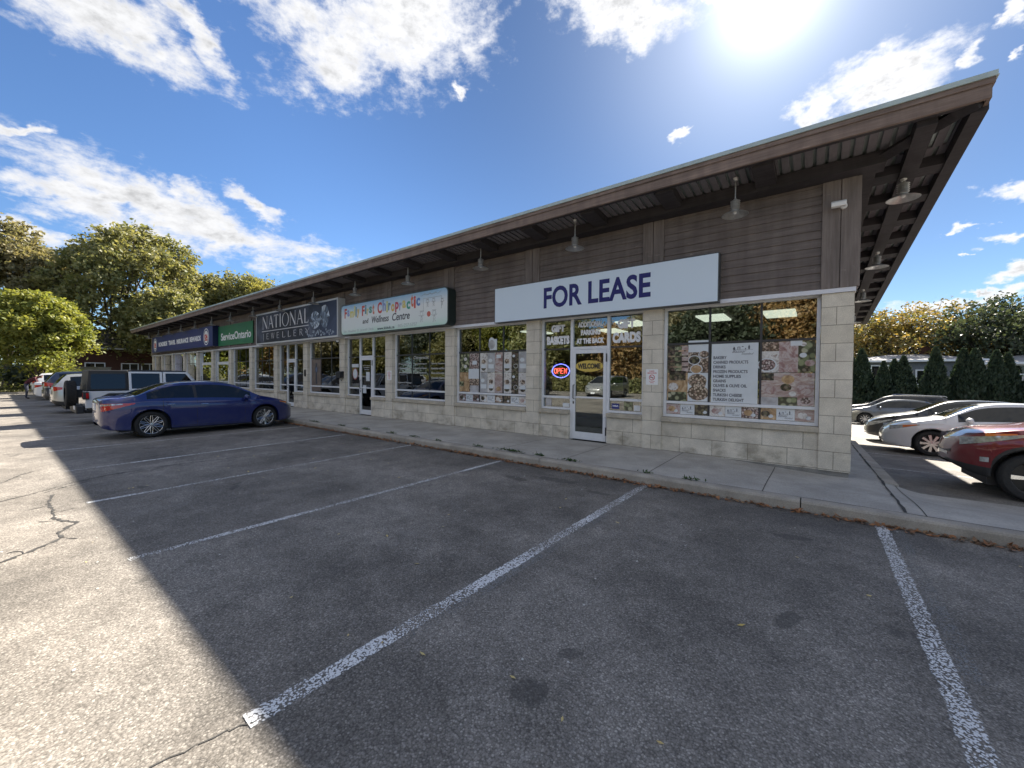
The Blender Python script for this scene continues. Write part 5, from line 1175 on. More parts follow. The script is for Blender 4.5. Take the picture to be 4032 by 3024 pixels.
    pm = S['paint']; mats = {'body': pm, 'door': pm, 'side_window': M_CGLASS, 'windscreen': S.get('screen', M_CGLASS), 'rear_window': M_CGLASS, 'pillar_trim': M_BLACK, 'cladding': M_BLACK}
    door_objs = {}
    for key, fs in parts.items():
        used = sorted({v for f in fs for v in f}); mp = {v: j for j, v in enumerate(used)}
        m = MB(); m.add([V[v] for v in used], [tuple(mp[v] for v in f) for f in fs])
        me_o = m.build(key[0], mats[key[0]], t, smooth=True, angle=38)
        if key[0] == 'door': door_objs[key[1:]] = me_o
    # under body
    m = MB(); m.box(0.35, L_-0.35, -Wd+0.27, Wd-0.27, 0.17, 0.62); m.box(xr+Ra+.02, xf-Ra-.02, -Wd+0.06, Wd-0.06, 0.17, 0.30); m.build('underbody', M_BLACK, t)
    # patches that follow the skin
    def patch(name, x0, x1, zlo, zhi, mat, sides=(1, -1), off=0.005, nx=16, parent=None, lbl=None):
        out = []
        for s in sides:
            vs = []; NZ = 5
            for i in range(nx+1):
                x = x0+(x1-x0)*i/nx; a, b = zlo(x), zhi(x)
                for j in range(NZ+1): z = a+(b-a)*j/NZ; vs.append((x, s*(sy(x, z)+off), z))
            m = MB(); m.add(vs, [(i*(NZ+1)+j, (i+1)*(NZ+1)+j, (i+1)*(NZ+1)+j+1, i*(NZ+1)+j+1) for i in range(nx) for j in range(NZ)])
            out.append(m.build(name, mat, parent or t, smooth=True, angle=60))
        return out
    # door seams and handles
    m = MB()
    ds = S['doors']
    for s in (1, -1):
        for x in ds:
            lo = zb(x)+0.03; hi = zs(x)+0.004; vs = []
            for j in range(9):
                z = lo+(hi-lo)*j/8
                for q in (-0.0045, 0.0045): vs.append((x+q, s*(sy(x, z)+0.0016), z))
            m.add(vs, [(2*j, 2*j+1, 2*j+3, 2*j+2) for j in range(8)])
        x0, x1 = ds[0], ds[-1]; vs = []
        for i in range(31):
            x = x0+(x1-x0)*i/30; z = smooth_interp(low, x)+0.055
            for q in (-0.004, 0.004): vs.append((x, s*(sy(x, z)+0.002), z+q))
        m.add(vs, [(2*j, 2*j+1, 2*j+3, 2*j+2) for j in range(30)])
    for x in (cow-0.02,):   # bonnet and boot shut lines
        vs = []
        for y in np.linspace(-wr(x), wr(x), 15):
            z = zt(x)-0.03*(abs(y)/max(wr(x), .1))**2+0.004; vs += [(x-.006, y, z), (x+.006, y, z)]
        m.add(vs, [(2*j, 2*j+1, 2*j+3, 2*j+2) for j in range(14)])
    m.build('seam', M_BLACK, t)
    for (s, j), d in door_objs.items():
        xh = ds[j]+0.16; zh = smooth_interp(belt, xh)-0.115; h_ = MB(); y = sy(xh, zh)
        h_.tube([(xh-0.08, s*(y+0.000), zh), (xh-0.075, s*(y+0.028), zh+.002), (xh+0.075, s*(y+0.028), zh+.002), (xh+0.08, s*(y+0.000), zh)], 0.011, 6); h_.build('handle', S.get('handle', pm), d, smooth=True)
    # mirrors
    for s in (1, -1):
        xm_ = S['side_glass'][-1][1]-0.18; zm_ = smooth_interp(belt, xm_)+0.07; y = sy(xm_, zs(xm_))
        m = MB(); m.lathe([(0.0, -0.10), (0.045, -0.095), (0.075, -0.05), (0.08, 0.0), (0.075, 0.05), (0.05, 0.09), (0.0, 0.10)], 14, 1)
        m.v = [(xm_+v[0]*0.85+0.02, s*(y+0.13)+v[1], zm_+v[2]*1.0) for v in m.v]; m.tube([(xm_+.03, s*(y-0.02), zm_-0.05), (xm_+.02, s*(y+0.08), zm_-0.03)], 0.022, 6)
        m.build('mirror', S.get('mirror', pm), t, smooth=True)
    # lights
    if 'tail' in S:
        for (x0, x1, zl, zh, mat) in S['tail']: patch('taillight', x0, x1, zl, zh, mat)
    if 'head' in S:
        for (x0, x1, zl, zh, mat) in S['head']: patch('headlight' if mat is not M_AMBER else 'indicator', x0, x1, zl, zh, mat)
    # number plate, bumper opening
    m = MB(); m.box(-0.014, 0.004, -0.16, 0.16, S.get('plz', 0.72), S.get('plz', 0.72)+0.16); m.build('number_plate', M_PLATE, t)
    if S.get('plf', True): m = MB(); m.box(L_-0.004, L_+0.012, -0.16, 0.16, 0.36, 0.50); m.build('number_plate', M_PLATE, t)
    if 'grille' in S:
        for (x0, hw, z0, z1, mat, nm) in S['grille']:   # follows the nose in plan
            vs = []; NN = 14
            for i in range(NN+1):
                y = -hw+2*hw*i/NN
                for z in (z0, z1):
                    a, b = L_*0.8, L_
                    for _ in range(16):
                        c = (a+b)/2
                        if sy(c, z) > abs(y) and zt(c)-0.02 > z: a = c
                        else: b = c
                    vs.append((a+0.005, y, z))
            m = MB(); m.add(vs, [(2*j, 2*j+1, 2*j+3, 2*j+2) for j in range(NN)]); m.build(nm, mat, t)
    if 'rails' in S:
        m = MB()
        for s in (1, -1): m.tube([(rb-0.1, s*(rw-0.05), zt(rb)-0.01), (rb, s*(rw-0.05), zt(rb)+0.05), (rf-0.3, s*(rw-0.05), zt(rf-0.3)+0.055), (rf-0.15, s*(rw-0.05), zt(rf)-0.01)], 0.018, 6)
        m.build('roof_rail', S['rails'], t, smooth=True)
    if 'fog' in S:
        x0, x1, z0, z1 = S['fog']; patch('fog_light', x0, x1, lambda x: z0, lambda x: z1, M_LENS, off=0.012)
    if S.get('strip'): patch('side_moulding', xr+Ra+.1, xf-Ra-.1, lambda x: S['strip'], lambda x: S['strip']+.03, S.get('strip_m', M_CHROME))
    wheel_set(t, S, S.get('spokes', (5, 'wide')), S.get('rim'))
    return t
lin = lambda x0, z0, x1, z1: (lambda x: z0+(z1-z0)*min(1, max(0, (x-x0)/(x1-x0))))
P_SED = [(0, .30), (.008, .46), (.03, .64), (.10, .79), (.28, .91), (.6, .975), (1.2, 1.0), (3.4, 1.0), (3.95, .98), (4.25, .90), (4.45, .76), (4.57, .62), (4.615, .50), (4.635, .36), (4.64, .18)]
def sedan(paint_, L=4.64, h=1.45, scale=1.0, **kw):
    k = L/4.64; z = h/1.455
    S = dict(L=L, w=.885, wr=.325, xr=1.02*k, xf=3.72*k, top=[(a*k, b*z) for a, b in [(0, .90), (.02, .98), (.10, 1.035), (.45, 1.065), (.62, 1.10), (1.0, 1.27), (1.35, 1.39), (1.7, 1.44), (2.15, 1.455), (2.55, 1.43), (2.85, 1.37), (3.2, 1.20), (3.55, 1.02), (3.75, .975), (4.15, .88), (4.42, .77), (4.56, .66), (4.62, .55), (4.64, .47)]],
             belt=[(a*k, b*z) for a, b in [(0, .86), (.3, .95), (1.0, .965), (2.0, .935), (3.3, .89), (3.8, .86), (4.3, .74), (4.64, .5)]], low=[(0, .42), (.06, .30), (.25, .24), (.6, .22), (1.4, .19), (3.2, .18), (4.2, .19), (4.5, .20), (4.6, .24), (4.64, .30)] if k == 1 else [(0, .42), (.06, .30), (.25, .24), (.6, .22), (L-.5, .19), (L-.04, .24), (L, .30)],
             plan=[(a*k, b) for a, b in P_SED], cowl=3.50*k, rooff=2.78*k, roofb=1.30*k, back=.62*k, side_glass=[(.86*k, 1.86*k), (1.93*k, 3.26*k)], doors=[1.18*k, 1.92*k, 3.10*k], paint=paint_, roofw=.56,
             tail=[(.02, .30, lin(.0, .72, .30, .84), lin(.0, .90, .30, .90), M_RED)], head=[(4.05*k, 4.60*k, lin(4.05*k, .74*z, 4.6*k, .50*z), lin(4.05*k, .77*z, 4.6*k, .63*z), M_LENS)], spokes=(10, 'thin'), plz=.70)
    S.update(kw); return S
P_SUV = [(0, .50), (.01, .68), (.04, .82), (.14, .92), (.5, .985), (1.2, 1.0), (3.4, 1.0), (3.9, .985), (4.2, .92), (4.42, .80), (4.54, .66), (4.60, .54), (4.63, .40), (4.64, .20)]
def suv(paint_, L=4.64, h=1.69, **kw):
    k = L/4.64; z = h/1.69
    S = dict(L=L, w=.92, wr=.355, xr=.98*k, xf=3.70*k, gap=.06, top=[(a*k, b*z) for a, b in [(0, .95), (.02, 1.08), (.10, 1.20), (.28, 1.48), (.42, 1.63), (.8, 1.675), (1.6, 1.69), (2.3, 1.68), (2.7, 1.61), (3.1, 1.38), (3.5, 1.14), (3.7, 1.09), (4.1, 1.03), (4.4, .95), (4.55, .83), (4.62, .68), (4.64, .55)]],
             belt=[(a*k, b*z) for a, b in [(0, .90), (.1, 1.08), (.5, 1.09), (1.5, 1.06), (2.8, 1.02), (3.5, .99), (4.1, .92), (4.5, .76), (4.64, .55)]], low=[(0, .46), (.1, .36), (.5, .30), (1.5, .26), (L-1.4, .26), (L-.4, .27), (L-.05, .32), (L, .40)],
             plan=[(a*k, b) for a, b in P_SUV], cowl=3.45*k, rooff=2.55*k, roofb=.42*k, back=.10*k, side_glass=[(.50*k, 1.10*k), (1.18*k, 2.02*k), (2.10*k, 3.12*k)], doors=[1.14*k, 2.06*k, 3.12*k], paint=paint_, roofw=.60, clad=True,
             tail=[(.02, .24, lin(0, .90, .24, 1.0), lin(0, 1.16, .24, 1.16), M_RED)], head=[(4.0*k, 4.60*k, lin(4.0*k, .92, 4.6*k, .70), lin(4.0*k, .96, 4.6*k, .84), M_LENS)], spokes=(5, 'wide'), plz=.80)
    S.update(kw); return S
C_BLUE = paint('blue_metallic', (0.001, 0.009, 0.105), rough=.34, metal=.1); C_WHITE = paint('white_paint', (0.70, 0.71, 0.72)); C_RED = paint('dark_red_metallic', (0.16, 0.010, 0.014), rough=.28, metal=.35)
C_BLACK = paint('black_paint', (0.010, 0.011, 0.013)); C_NAVY = paint('navy_paint', (0.012, 0.02, 0.045), metal=.3); C_GREY = paint('grey_metallic', (0.11, 0.12, 0.135), metal=.5, rough=.3); C_SILVER = paint('silver_metallic', (0.42, 0.42, 0.40), metal=.55, rough=.3)
UP = math.pi/2; LEFT = math.pi
# front rows: cars face the shops (+y); origin at the tail
blue = sedan(C_BLUE, L=4.53, xr=.93, xf=3.58, spokes=(10, 'loop'), wr=.335, rimf=.75, handle=M_CHROME, tail=[(.004, .62, lin(0, .69, .62, .885), lin(0, .90, .62, .905), M_RED), (.03, .40, lin(0, .835, .40, .875), lin(0, .885, .40, .898), M_LENS)],
             head=[(3.98, 4.58, lin(3.98, .80, 4.58, .56), lin(3.98, .82, 4.58, .64), M_LENS), (4.0, 4.22, lin(4.0, .785, 4.22, .73), lin(4.0, .815, 4.22, .775), M_AMBER)], grille=[(4.6, .3, .30, .42, M_BLACK, 'grille')], plz=.73)
make_car(blue, 'deep blue sedan parked nose to the kerb beside the white off-roader', 'car', (-14.86, -6.88, -0.14), UP)
make_car(suv(C_SILVER, L=4.5, h=1.62, tail=[(.02, .26, lin(0, .90, .26, .98), lin(0, 1.10, .26, 1.06), M_RED)], rear_window=None), 'silver hatchback half hidden behind the spare wheel of the white off-roader', 'car', (-24.95, -7.0, -0.14), UP)
make_car(suv(C_NAVY, L=4.7, h=1.72, tail=[(.02, .30, lin(0, .98, .30, 1.0), lin(0, 1.18, .30, 1.14), M_RED), (.02, .26, lin(0, .90, .26, .94), lin(0, .97, .26, .975), M_LENS)]), 'dark navy sport utility vehicle with a large red tail lamp', 'car', (-30.2, -6.95, -0.14), UP)
make_car(sedan(C_WHITE, L=4.5, h=1.5), 'white sedan at the far end of the row behind the navy vehicle', 'car', (-37.2, -6.95, -0.14), UP)
make_car(suv(C_WHITE, L=4.6, h=1.62), 'white hatchback at the very end of the parked row, only its tail showing', 'car', (-40.4, -6.9, -0.14), UP)
make_car(sedan(C_WHITE, L=4.7, h=1.45), 'white car parked across the street beyond the grass', 'car', (-124.5, -13.0, -0.12), UP*0.97)
# side lot: cars face the side wall (-x)
redc = suv(C_RED, L=4.60, h=1.69, plf=False, low=[(0, .46), (.1, .36), (.5, .30), (1.5, .26), (3.2, .26), (4.1, .27), (4.4, .33), (4.55, .41), (4.60, .46)], xf=3.84, spokes=(5, 'wide'), wr=.345, grille=[(4.5, .40, .60, .80, M_BLACK, 'grille'), (4.5, .30, .55, .597, M_CHROME, 'grille_trim')], fog=(4.27, 4.35, .52, .59),
           head=[(3.92, 4.52, lin(3.92, .93, 4.52, .74), lin(3.92, .965, 4.52, .86), M_LENS), (4.02, 4.30, lin(4.02, .945, 4.30, .90), lin(4.02, .965, 4.30, .945), M_AMBER)])
def side_car(S, label, ycen, xnose):
    z = side_z(ycen); t = make_car(S, label, 'car', (xnose+S['L'], ycen, z), LEFT); t.rotation_euler = (math.atan(0.042)*1.0, 0, LEFT); return t
side_car(redc, 'dark red metallic crossover with black wheel arches nearest the lot entrance', 1.28, 1.25)
civ = sedan(C_WHITE, L=4.52, h=1.435, spokes=(9, 'wide'), head=[(3.86, 4.40, lin(3.86, .775, 4.40, .62), lin(3.86, .80, 4.40, .735), M_LENS), (3.90, 4.16, lin(3.9, .775, 4.16, .70), lin(3.9, .80, 4.16, .765), M_AMBER)], grille=[(4.4, .30, .30, .50, M_BLACK, 'grille'), (4.4, .34, .60, .66, M_BLACK, 'grille')], plf=False)
side_car(civ, 'white sedan in the side lot between the red crossover and the dark sedan', 6.95, 1.03)
side_car(sedan(C_BLACK, L=4.8, h=1.50, grille=[(4.6, .3, .35, .6, M_BLACK, 'grille')]), 'black sedan just behind the white sedan in the side lot', 10.3, .95)
side_car(sedan(C_GREY, L=4.75, h=1.52), 'dark grey car in front of the long dark van with roof rails', 22.6, .9)
side_car(suv(C_BLACK, L=5.1, h=1.78, rails=M_CHROME, wr=.36), 'long dark van with bright roof rails in the side lot', 25.6, .9)
side_car(sedan(C_BLACK, L=4.7, h=1.42), 'black car at the far end of the side lot close to the building edge', 28.7, .7)

# ------------------------------------------------------------------ boxy white off-roader with black hard top
def make_jeep(loc, rz):
    t = thing('parked_car', 'boxy white off-roader with black hard top and a knobbly spare wheel', 'car', loc, rz)
    W2 = 0.79; zt0, zt1 = 1.06, 1.80
    m = MB()     # tub with arch cut-outs
    def side(x0, x1, z0, z1, h=W2): m.box(x0, x1, -h, h, z0, z1)
    arch = lambda cx, r, z: [(cx-r-.12, z), (cx-r+.02, .82), (cx-.22, .92), (cx+.22, .92), (cx+r-.02, .82), (cx+r+.12, z)]
    a = arch(.80, .40, .52); poly = [(0, .52)]+a+[(1.55, .52), (3.35, .52), (3.35, 1.06), (0, 1.06)]
    poly = [p for i, p in enumerate(poly) if i == 0 or p != poly[i-1]]; m.prism(poly, 1, -W2, W2)
    b = arch(3.72, .40, .52); m.prism([(3.15, .60)]+[(p[0], p[1]) for p in b if p[0] > 3.15][:5]+[(4.28, .62), (4.28, .98), (3.35, 1.06), (3.15, 1.06)], 1, -.66, .66)
    m.build('body', C_WHITE, t, bevel=0.02)
    m = MB(); m.prism([(4.28, .55), (4.34, .58), (4.34, .97), (4.28, .98)], 1, -.58, .58); m.build('grille', C_WHITE, t, bevel=.02)
    for s in (1, -1):
        m = MB(); m.lathe([(0.0, .03), (.09, .028), (.10, .0)], 20, 0, (4.34, s*.43, .88)); m.build('headlight', M_LENS, t, smooth=True)
    # doors, proud of the tub, with white window frames
    for s in (1, -1):
        for (x0, x1) in ((1.09, 2.03), (2.05, 3.22)):
            d = MB(); y0, y1 = sorted((s*(W2+.002), s*(W2+.022))); d.box(x0, x1, y0, y1, .56, 1.07)
            lean = 0.0 if x1 < 2.5 else 0.46; fr = 0.075
            yo, yi = s*(W2+.020), s*(W2-.05); ty = s*.70
            def fq(pts):   # frame bar quad in side view, leaning in with height
                def Q(p, o): f = (p[1]-1.07)/(1.70-1.07); base = s*(W2+.020)*(1-f)+ty*f; return (p[0], base-(s*o), p[1])
                v = [Q(p, 0.0) for p in pts]+[Q(p, .03) for p in pts]; d.add(v, [(0, 1, 2, 3), (7, 6, 5, 4), (0, 4, 5, 1), (1, 5, 6, 2), (2, 6, 7, 3), (3, 7, 4, 0)])
            fq([(x0, 1.07), (x0+fr, 1.07), (x0+fr, 1.70), (x0, 1.70)]); fq([(x1-fr, 1.07), (x1, 1.07), (x1-lean, 1.70), (x1-fr-lean, 1.70)])
            fq([(x0+fr, 1.07), (x1-fr, 1.07), (x1-fr-lean*.08, 1.12), (x0+fr, 1.12)]); fq([(x0+fr, 1.64), (x1-fr-lean*.9, 1.64), (x1-fr-lean, 1.70), (x0+fr, 1.70)])
            do = d.build('door', C_WHITE, t, bevel=.008)
            g = MB(); f = lambda p: (p[0], (s*(W2+.010)*(1-(p[1]-1.07)/.63)+ty*((p[1]-1.07)/.63))-s*.012, p[1]); g.add([f(p) for p in [(x0+fr, 1.11), (x1-fr, 1.11), (x1-fr-lean*.92, 1.71), (x0+fr, 1.71)]], [(0, 1, 2, 3)]); g.build('side_window', M_CGLASS, do)
            h = MB(); h.tube([(x0+.06, s*(W2+.02), 0.97), (x0+.07, s*(W2+.05), 0.97), (x0+.22, s*(W2+.05), 0.97), (x0+.23, s*(W2+.02), .97)], .012, 6); h.build('handle', M_BLACK, do)
    # hard top
    m = MB(); m.hexa([(.02, -W2, 1.065), (1.08, -W2, 1.065), (1.08, W2, 1.065), (.02, W2, 1.065), (.10, -.70, 1.74), (1.08, -.70, 1.74), (1.08, .70, 1.74), (.10, .70, 1.74)])
    m.hexa([(1.082, -.70, 1.71), (2.76, -.70, 1.705), (2.76, .70, 1.705), (1.082, .70, 1.71), (1.082, -.66, 1.765), (2.76, -.66, 1.745), (2.76, .66, 1.745), (1.082, .66, 1.765)]); m.build('hard_top', M_BLACKTOP, t, bevel=.03)
    for s in (1, -1):
        g = MB(); f = lambda p: (p[0], s*((W2)*(1-(p[1]-1.065)/.735)+.70*((p[1]-1.065)/.735)+.004), p[1])
        q = [(.16, 1.13), (.97, 1.13), (1.0, 1.17), (1.0, 1.58), (.97, 1.62), (.18, 1.62), (.14, 1.58), (.13, 1.17)]; g.add([f(p) for p in q], [tuple(range(8))])
        g.build('side_window', M_CGLASS, t)
    m = MB(); m.hexa([(3.24, -.68, 1.06), (3.32, -.68, 1.05), (3.32, .68, 1.05), (3.24, .68, 1.06), (2.74, -.66, 1.70), (2.80, -.66, 1.72), (2.80, .66, 1.72), (2.74, .66, 1.70)]); ws = m.build('windscreen_frame', C_WHITE, t, bevel=.01)
    g = MB(); g.add([(3.29, -.60, 1.13), (2.84, -.60, 1.66), (2.84, .60, 1.66), (3.29, .60, 1.13)], [(0, 1, 2, 3)]); g.v = [(v[0]+.012-(.0), v[1], v[2]) for v in g.v]; g.build('windscreen', M_CGLASS, t)
    # flares, bumpers, lamps, steps
    for s in (1, -1):
        for cx in (.80, 3.72):
            m = MB(); ins, out = s*(W2-.10 if cx < 2 else .62), s*(.94); pts = [(cx-.62, .60), (cx-.44, .84), (cx-.24, .95), (cx+.24, .95), (cx+.44, .84), (cx+.56, .62)]
            for p, q in zip(pts[:-1], pts[1:]):
                m.hexa([(p[0], ins, p[1]), (q[0], ins, q[1]), (q[0], out, q[1]-.02), (p[0], out, p[1]-.02), (p[0], ins, p[1]+.05), (q[0], ins, q[1]+.05), (q[0], out, q[1]+.02), (p[0], out, p[1]+.02)])
                m.hexa([(p[0], out-s*.02, p[1]-.075), (q[0], out-s*.02, q[1]-.075), (q[0], out, q[1]-.075), (p[0], out, p[1]-.075), (p[0], out-s*.02, p[1]-.02), (q[0], out-s*.02, q[1]-.02), (q[0], out, q[1]-.02), (p[0], out, p[1]-.02)])
            m.build('fender_flare', M_BLACK, t, bevel=.012)
        m = MB(); m.box(-.06, .09, *sorted((s*.64, s*.86)), .80, 1.05); tl = m.build('taillight', M_BLACK, t, bevel=.015)
        m = MB(); m.box(.01, .075, *sorted((s*.861, s*.868)), .84, 1.01); m.box(-.068, -.061, *sorted((s*.67, s*.82)), .84, 1.01); m.build('taillight_lens', M_RED, tl)
        m = MB(); m.lathe([(0, -.1), (.08, -.08), (.1, 0), (.08, .08), (0, .1)], 12, 1, (2.86, s*.98, 1.22)); m.tube([(2.95, s*.8, 1.12), (2.86, s*.95, 1.19)], .02, 6); m.build('mirror', M_BLACK, t, smooth=True)
    m = MB(); m.box(-.22, -.02, -.80, .80,   .36, .60); m.build('bumper', M_BLACK, t, bevel=.03); m = MB(); m.box(4.40, 4.58, -.80, .80, .50, .66); m.box(4.28, 4.42, -.4, .4, .5, .62); m.build('bumper', M_BLACK, t, bevel=.03)
    m = MB(); m.box(.2, 4.25, -.50, .50, .42, .60); m.box(.5, 1.1, -.7, .7, .32, .44); m.box(3.45, 4.0, -.7, .7, .32, .44); m.box(.3, 4.1, -.45, .45, .6, .9); m.build('underbody', M_BLACK, t)
    r = .405; prof = [(.20, -.13), (r-.03, -.13), (r, -.11), (r, .11), (r-.03, .13), (.20, .13), (.19, .09), (.19, -.09)]
    def knobby(name, c, ax, par):
        m = MB(); m.lathe(prof, 36, ax); n = 30
        for i in range(n):
            for k, off in enumerate((-.075, .0, .075)):
                a = 2*math.pi*(i+.5*(k % 2))/n; ca, sa = math.cos(a), math.sin(a)
                def P(u, v, w): rr = r+w; p = (rr*ca-u*sa, rr*sa+u*ca, off+v); return {1: (p[0], p[2], p[1]), 0: (p[2], p[0], p[1])}[ax]
                m.hexa([P(-.022, -.03, -.006), P(.022, -.03, -.006), P(.022, .03, -.006), P(-.022, .03, -.006), P(-.018, -.026, .014), P(.018, -.026, .014), P(.018, .026, .014), P(-.018, .026, .014)])
        o = m.build(name, M_RUBBER, par, smooth=True, angle=30); o.location = c
        g = MB(); g.lathe([(0, .10), (.05, .10), (.06, .07), (.17, .05), (.195, .10), (.195, -.10), (0, -.10)], 28, ax); s_ = -1 if (ax == 1 and c[1] < 0) or ax == 0 else 1
        if s_ < 0: g.v = [((-v[0], v[1], v[2]) if ax == 0 else (v[0], -v[1], v[2])) for v in g.v]
        g.build('rim', M_BLACK if ax == 0 else M_RIMDK, o, smooth=True)
    for x in (.80, 3.72):
        for s in (1, -1): knobby('wheel', (x, s*.76, r), 1, t)
    knobby('spare_wheel', (-.27, .05, .98), 0, t)
    m = MB(); m.box(-.14, .0, -.12, .2, .86, 1.1); m.build('wheel_carrier', M_BLACK, t)
    m = MB(); m.box(-.235, -.223, -.62, -.32, .48, .60); m.build('number_plate', M_PLATE, t)
    return t
M_BLACKTOP = pmat('hard_top_black', (0.012, 0.012, 0.013), 0.55, vary=0.15, bump=.1)
make_jeep((-19.65, -6.64, -0.14), UP).scale = (.93, 1, 1)

# ------------------------------------------------------------------ cars in the row behind the camera, seen in the shop windows
def back_car(S, label, x, y=-20.9, rz=UP): return make_car(S, label, 'car', (x, y, -0.14), rz)
mini = suv(C_SILVER, L=5.1, h=1.75, wr=.34, clad=False, top=[(0, 1.0), (.03, 1.2), (.15, 1.5), (.35, 1.68), (1, 1.74), (2.4, 1.75), (3.1, 1.66), (3.7, 1.36), (4.15, 1.12), (4.5, 1.03), (4.8, .95), (5.0, .80), (5.08, .66), (5.1, .55)], cowl=4.12, rooff=3.05, side_glass=[(.5, 1.4), (1.5, 2.6), (2.7, 3.75)], doors=[1.45, 2.65, 3.7], head=[(4.55, 5.06, lin(4.55, .82, 5.06, .66), lin(4.55, .92, 5.06, .88), M_LENS)],
           grille=[(5, .46, .62, .86, M_BLACK, 'grille'), (5, .46, .72, .755, M_CHROME, 'grille_trim'), (5, .035, .62, .86, M_CHROME, 'grille_trim'), (5, .46, .855, .88, M_CHROME, 'grille_trim'), (5, .6, .34, .42, M_BLACK, 'grille')])
back_car(mini, 'silver minivan parked facing the shops, mirrored in the gift shop door', -13.5, -23.3)
for x, S, lab in ((-19.4, suv(C_BLACK, L=4.8, h=1.75), 'black sport utility vehicle mirrored in the chiropractic window'), (-22.2, sedan(C_GREY), 'grey sedan mirrored beside the black sport utility vehicle'),
                  (-27.6, sedan(C_BLACK), 'black sedan in the opposite row mirrored in the jewellery window'), (-30.4, sedan(C_SILVER), 'silver sedan in the opposite row mirrored in the jewellery window'), (-35.8, suv(C_WHITE), 'white crossover in the opposite row mirrored in the blinds window'), (-8.1, sedan(C_NAVY), 'navy sedan in the opposite row mirrored in the poster window')):
    back_car(S, lab, x)
# ------------------------------------------------------------------ trees
def branch_tree(seed, H, R_, trunk_h, trunk_r, levels=4, spread=0.9, nper=(3, 4), up=0.35, oval=1.0):
    """returns segments [(p0,p1,r0,r1)] and twig tips inside an ellipsoid crown"""
    r_ = random.Random(seed); segs = []; tips = []
    cz = trunk_h+(H-trunk_h)*0.5; rzv = (H-trunk_h)*0.5
    def inside(p): return (p.x/R_)**2+(p.y/R_)**2+((p.z-cz)/rzv)**2
    def grow(p, d, ln, r, lv):
        n = 3; q = p.copy(); dd = d.copy()
        for i in range(n):
            dd = (dd+Vector((r_.gauss(0, .13), r_.gauss(0, .13), r_.gauss(0, .10)+up*.10))).normalized(); q2 = q+dd*ln/n
            segs.append((q.copy(), q2.copy(), r*(1-.28*i/n), r*(1-.28*(i+1)/n))); q = q2
            if lv <= 1 or (lv == 2 and i > 0): tips.append(q.copy())
        if lv == 0: tips.append(q); return
        k = r_.randint(*nper)
        for j in range(k):
            a = 2*math.pi*(j+r_.random()*.7)/k; t = Vector((math.cos(a), math.sin(a), 0)); ax = dd.orthogonal().normalized(); b = dd.cross(ax)
            nd = (dd*(1.0-spread*.35)+(ax*math.cos(a)+b*math.sin(a))*spread*r_.uniform(.55, 1.0)+Vector((0, 0, up*.3))).normalized()
            l2 = ln*r_.uniform(.62, .86)
            e = q+nd*l2
            if inside(e) > 1.15: l2 *= .55
            grow(q, nd, l2, r*.58, lv-1)
    base = Vector((0, 0, 0)); segs.append((base, Vector((0, 0, trunk_h*.5)), trunk_r*1.25, trunk_r)); top = Vector((r_.gauss(0, .1), r_.gauss(0, .1), trunk_h)); segs.append((Vector((0, 0, trunk_h*.5)), top, trunk_r, trunk_r*.85))
    k = nper[1]+1
    for j in range(k):
        a = 2*math.pi*(j+r_.random()*.5)/k; nd = Vector((math.cos(a)*spread*.75, math.sin(a)*spread*.75, 1.0)).normalized(); grow(top, nd, (H-trunk_h)*.34, trunk_r*.6, levels)
    grow(top, Vector((0, 0, 1)), (H-trunk_h)*.36, trunk_r*.7, levels)
    return segs, tips
def tubes_np(segs, n=5):
    V = []; F = []; th = np.linspace(0, 2*np.pi, n, endpoint=False)
    for i, (a, b, r0, r1) in enumerate(segs):
        d = (b-a).normalized() if (b-a).length > 1e-6 else Vector((0, 0, 1)); u = d.orthogonal().normalized(); v = d.cross(u)
        u, v, a, b = map(np.array, (u, v, a, b)); ring = np.cos(th)[:, None]*u+np.sin(th)[:, None]*v
        V.append(a+ring*r0); V.append(b+ring*r1); o = i*2*n
        F += [(o+k, o+(k+1) % n, o+n+(k+1) % n, o+n+k) for k in range(n)]
    return np.concatenate(V), np.array(F)
def leaf_quads(tips, per, sig, size, wind=(0, 0), flat=0.0, seed=0, droop=0.0):
    g = np.random.default_rng(seed); T = np.array([tuple(t) for t in tips]); n = len(T)*per
    C = np.repeat(T, per, 0)+g.normal(0, 1, (n, 3))*sig*np.array([1, 1, .7])
    a = g.normal(0, 1, (n, 3)); a += np.array([wind[0], wind[1], -droop]); a[:, 2] *= (1-flat); a /= np.linalg.norm(a, axis=1)[:, None]
    b = np.cross(a, g.normal(0, 1, (n, 3))); b /= np.linalg.norm(b, axis=1)[:, None]
    s = size*g.uniform(.55, 1.35, n)[:, None]; a = a*s*.62; b = b*s*.36
    V = np.stack([C-a, C-a*.1+b, C+a, C-a*.1-b], 1).reshape(-1, 3); return V, np.arange(4*n).reshape(n, 4)
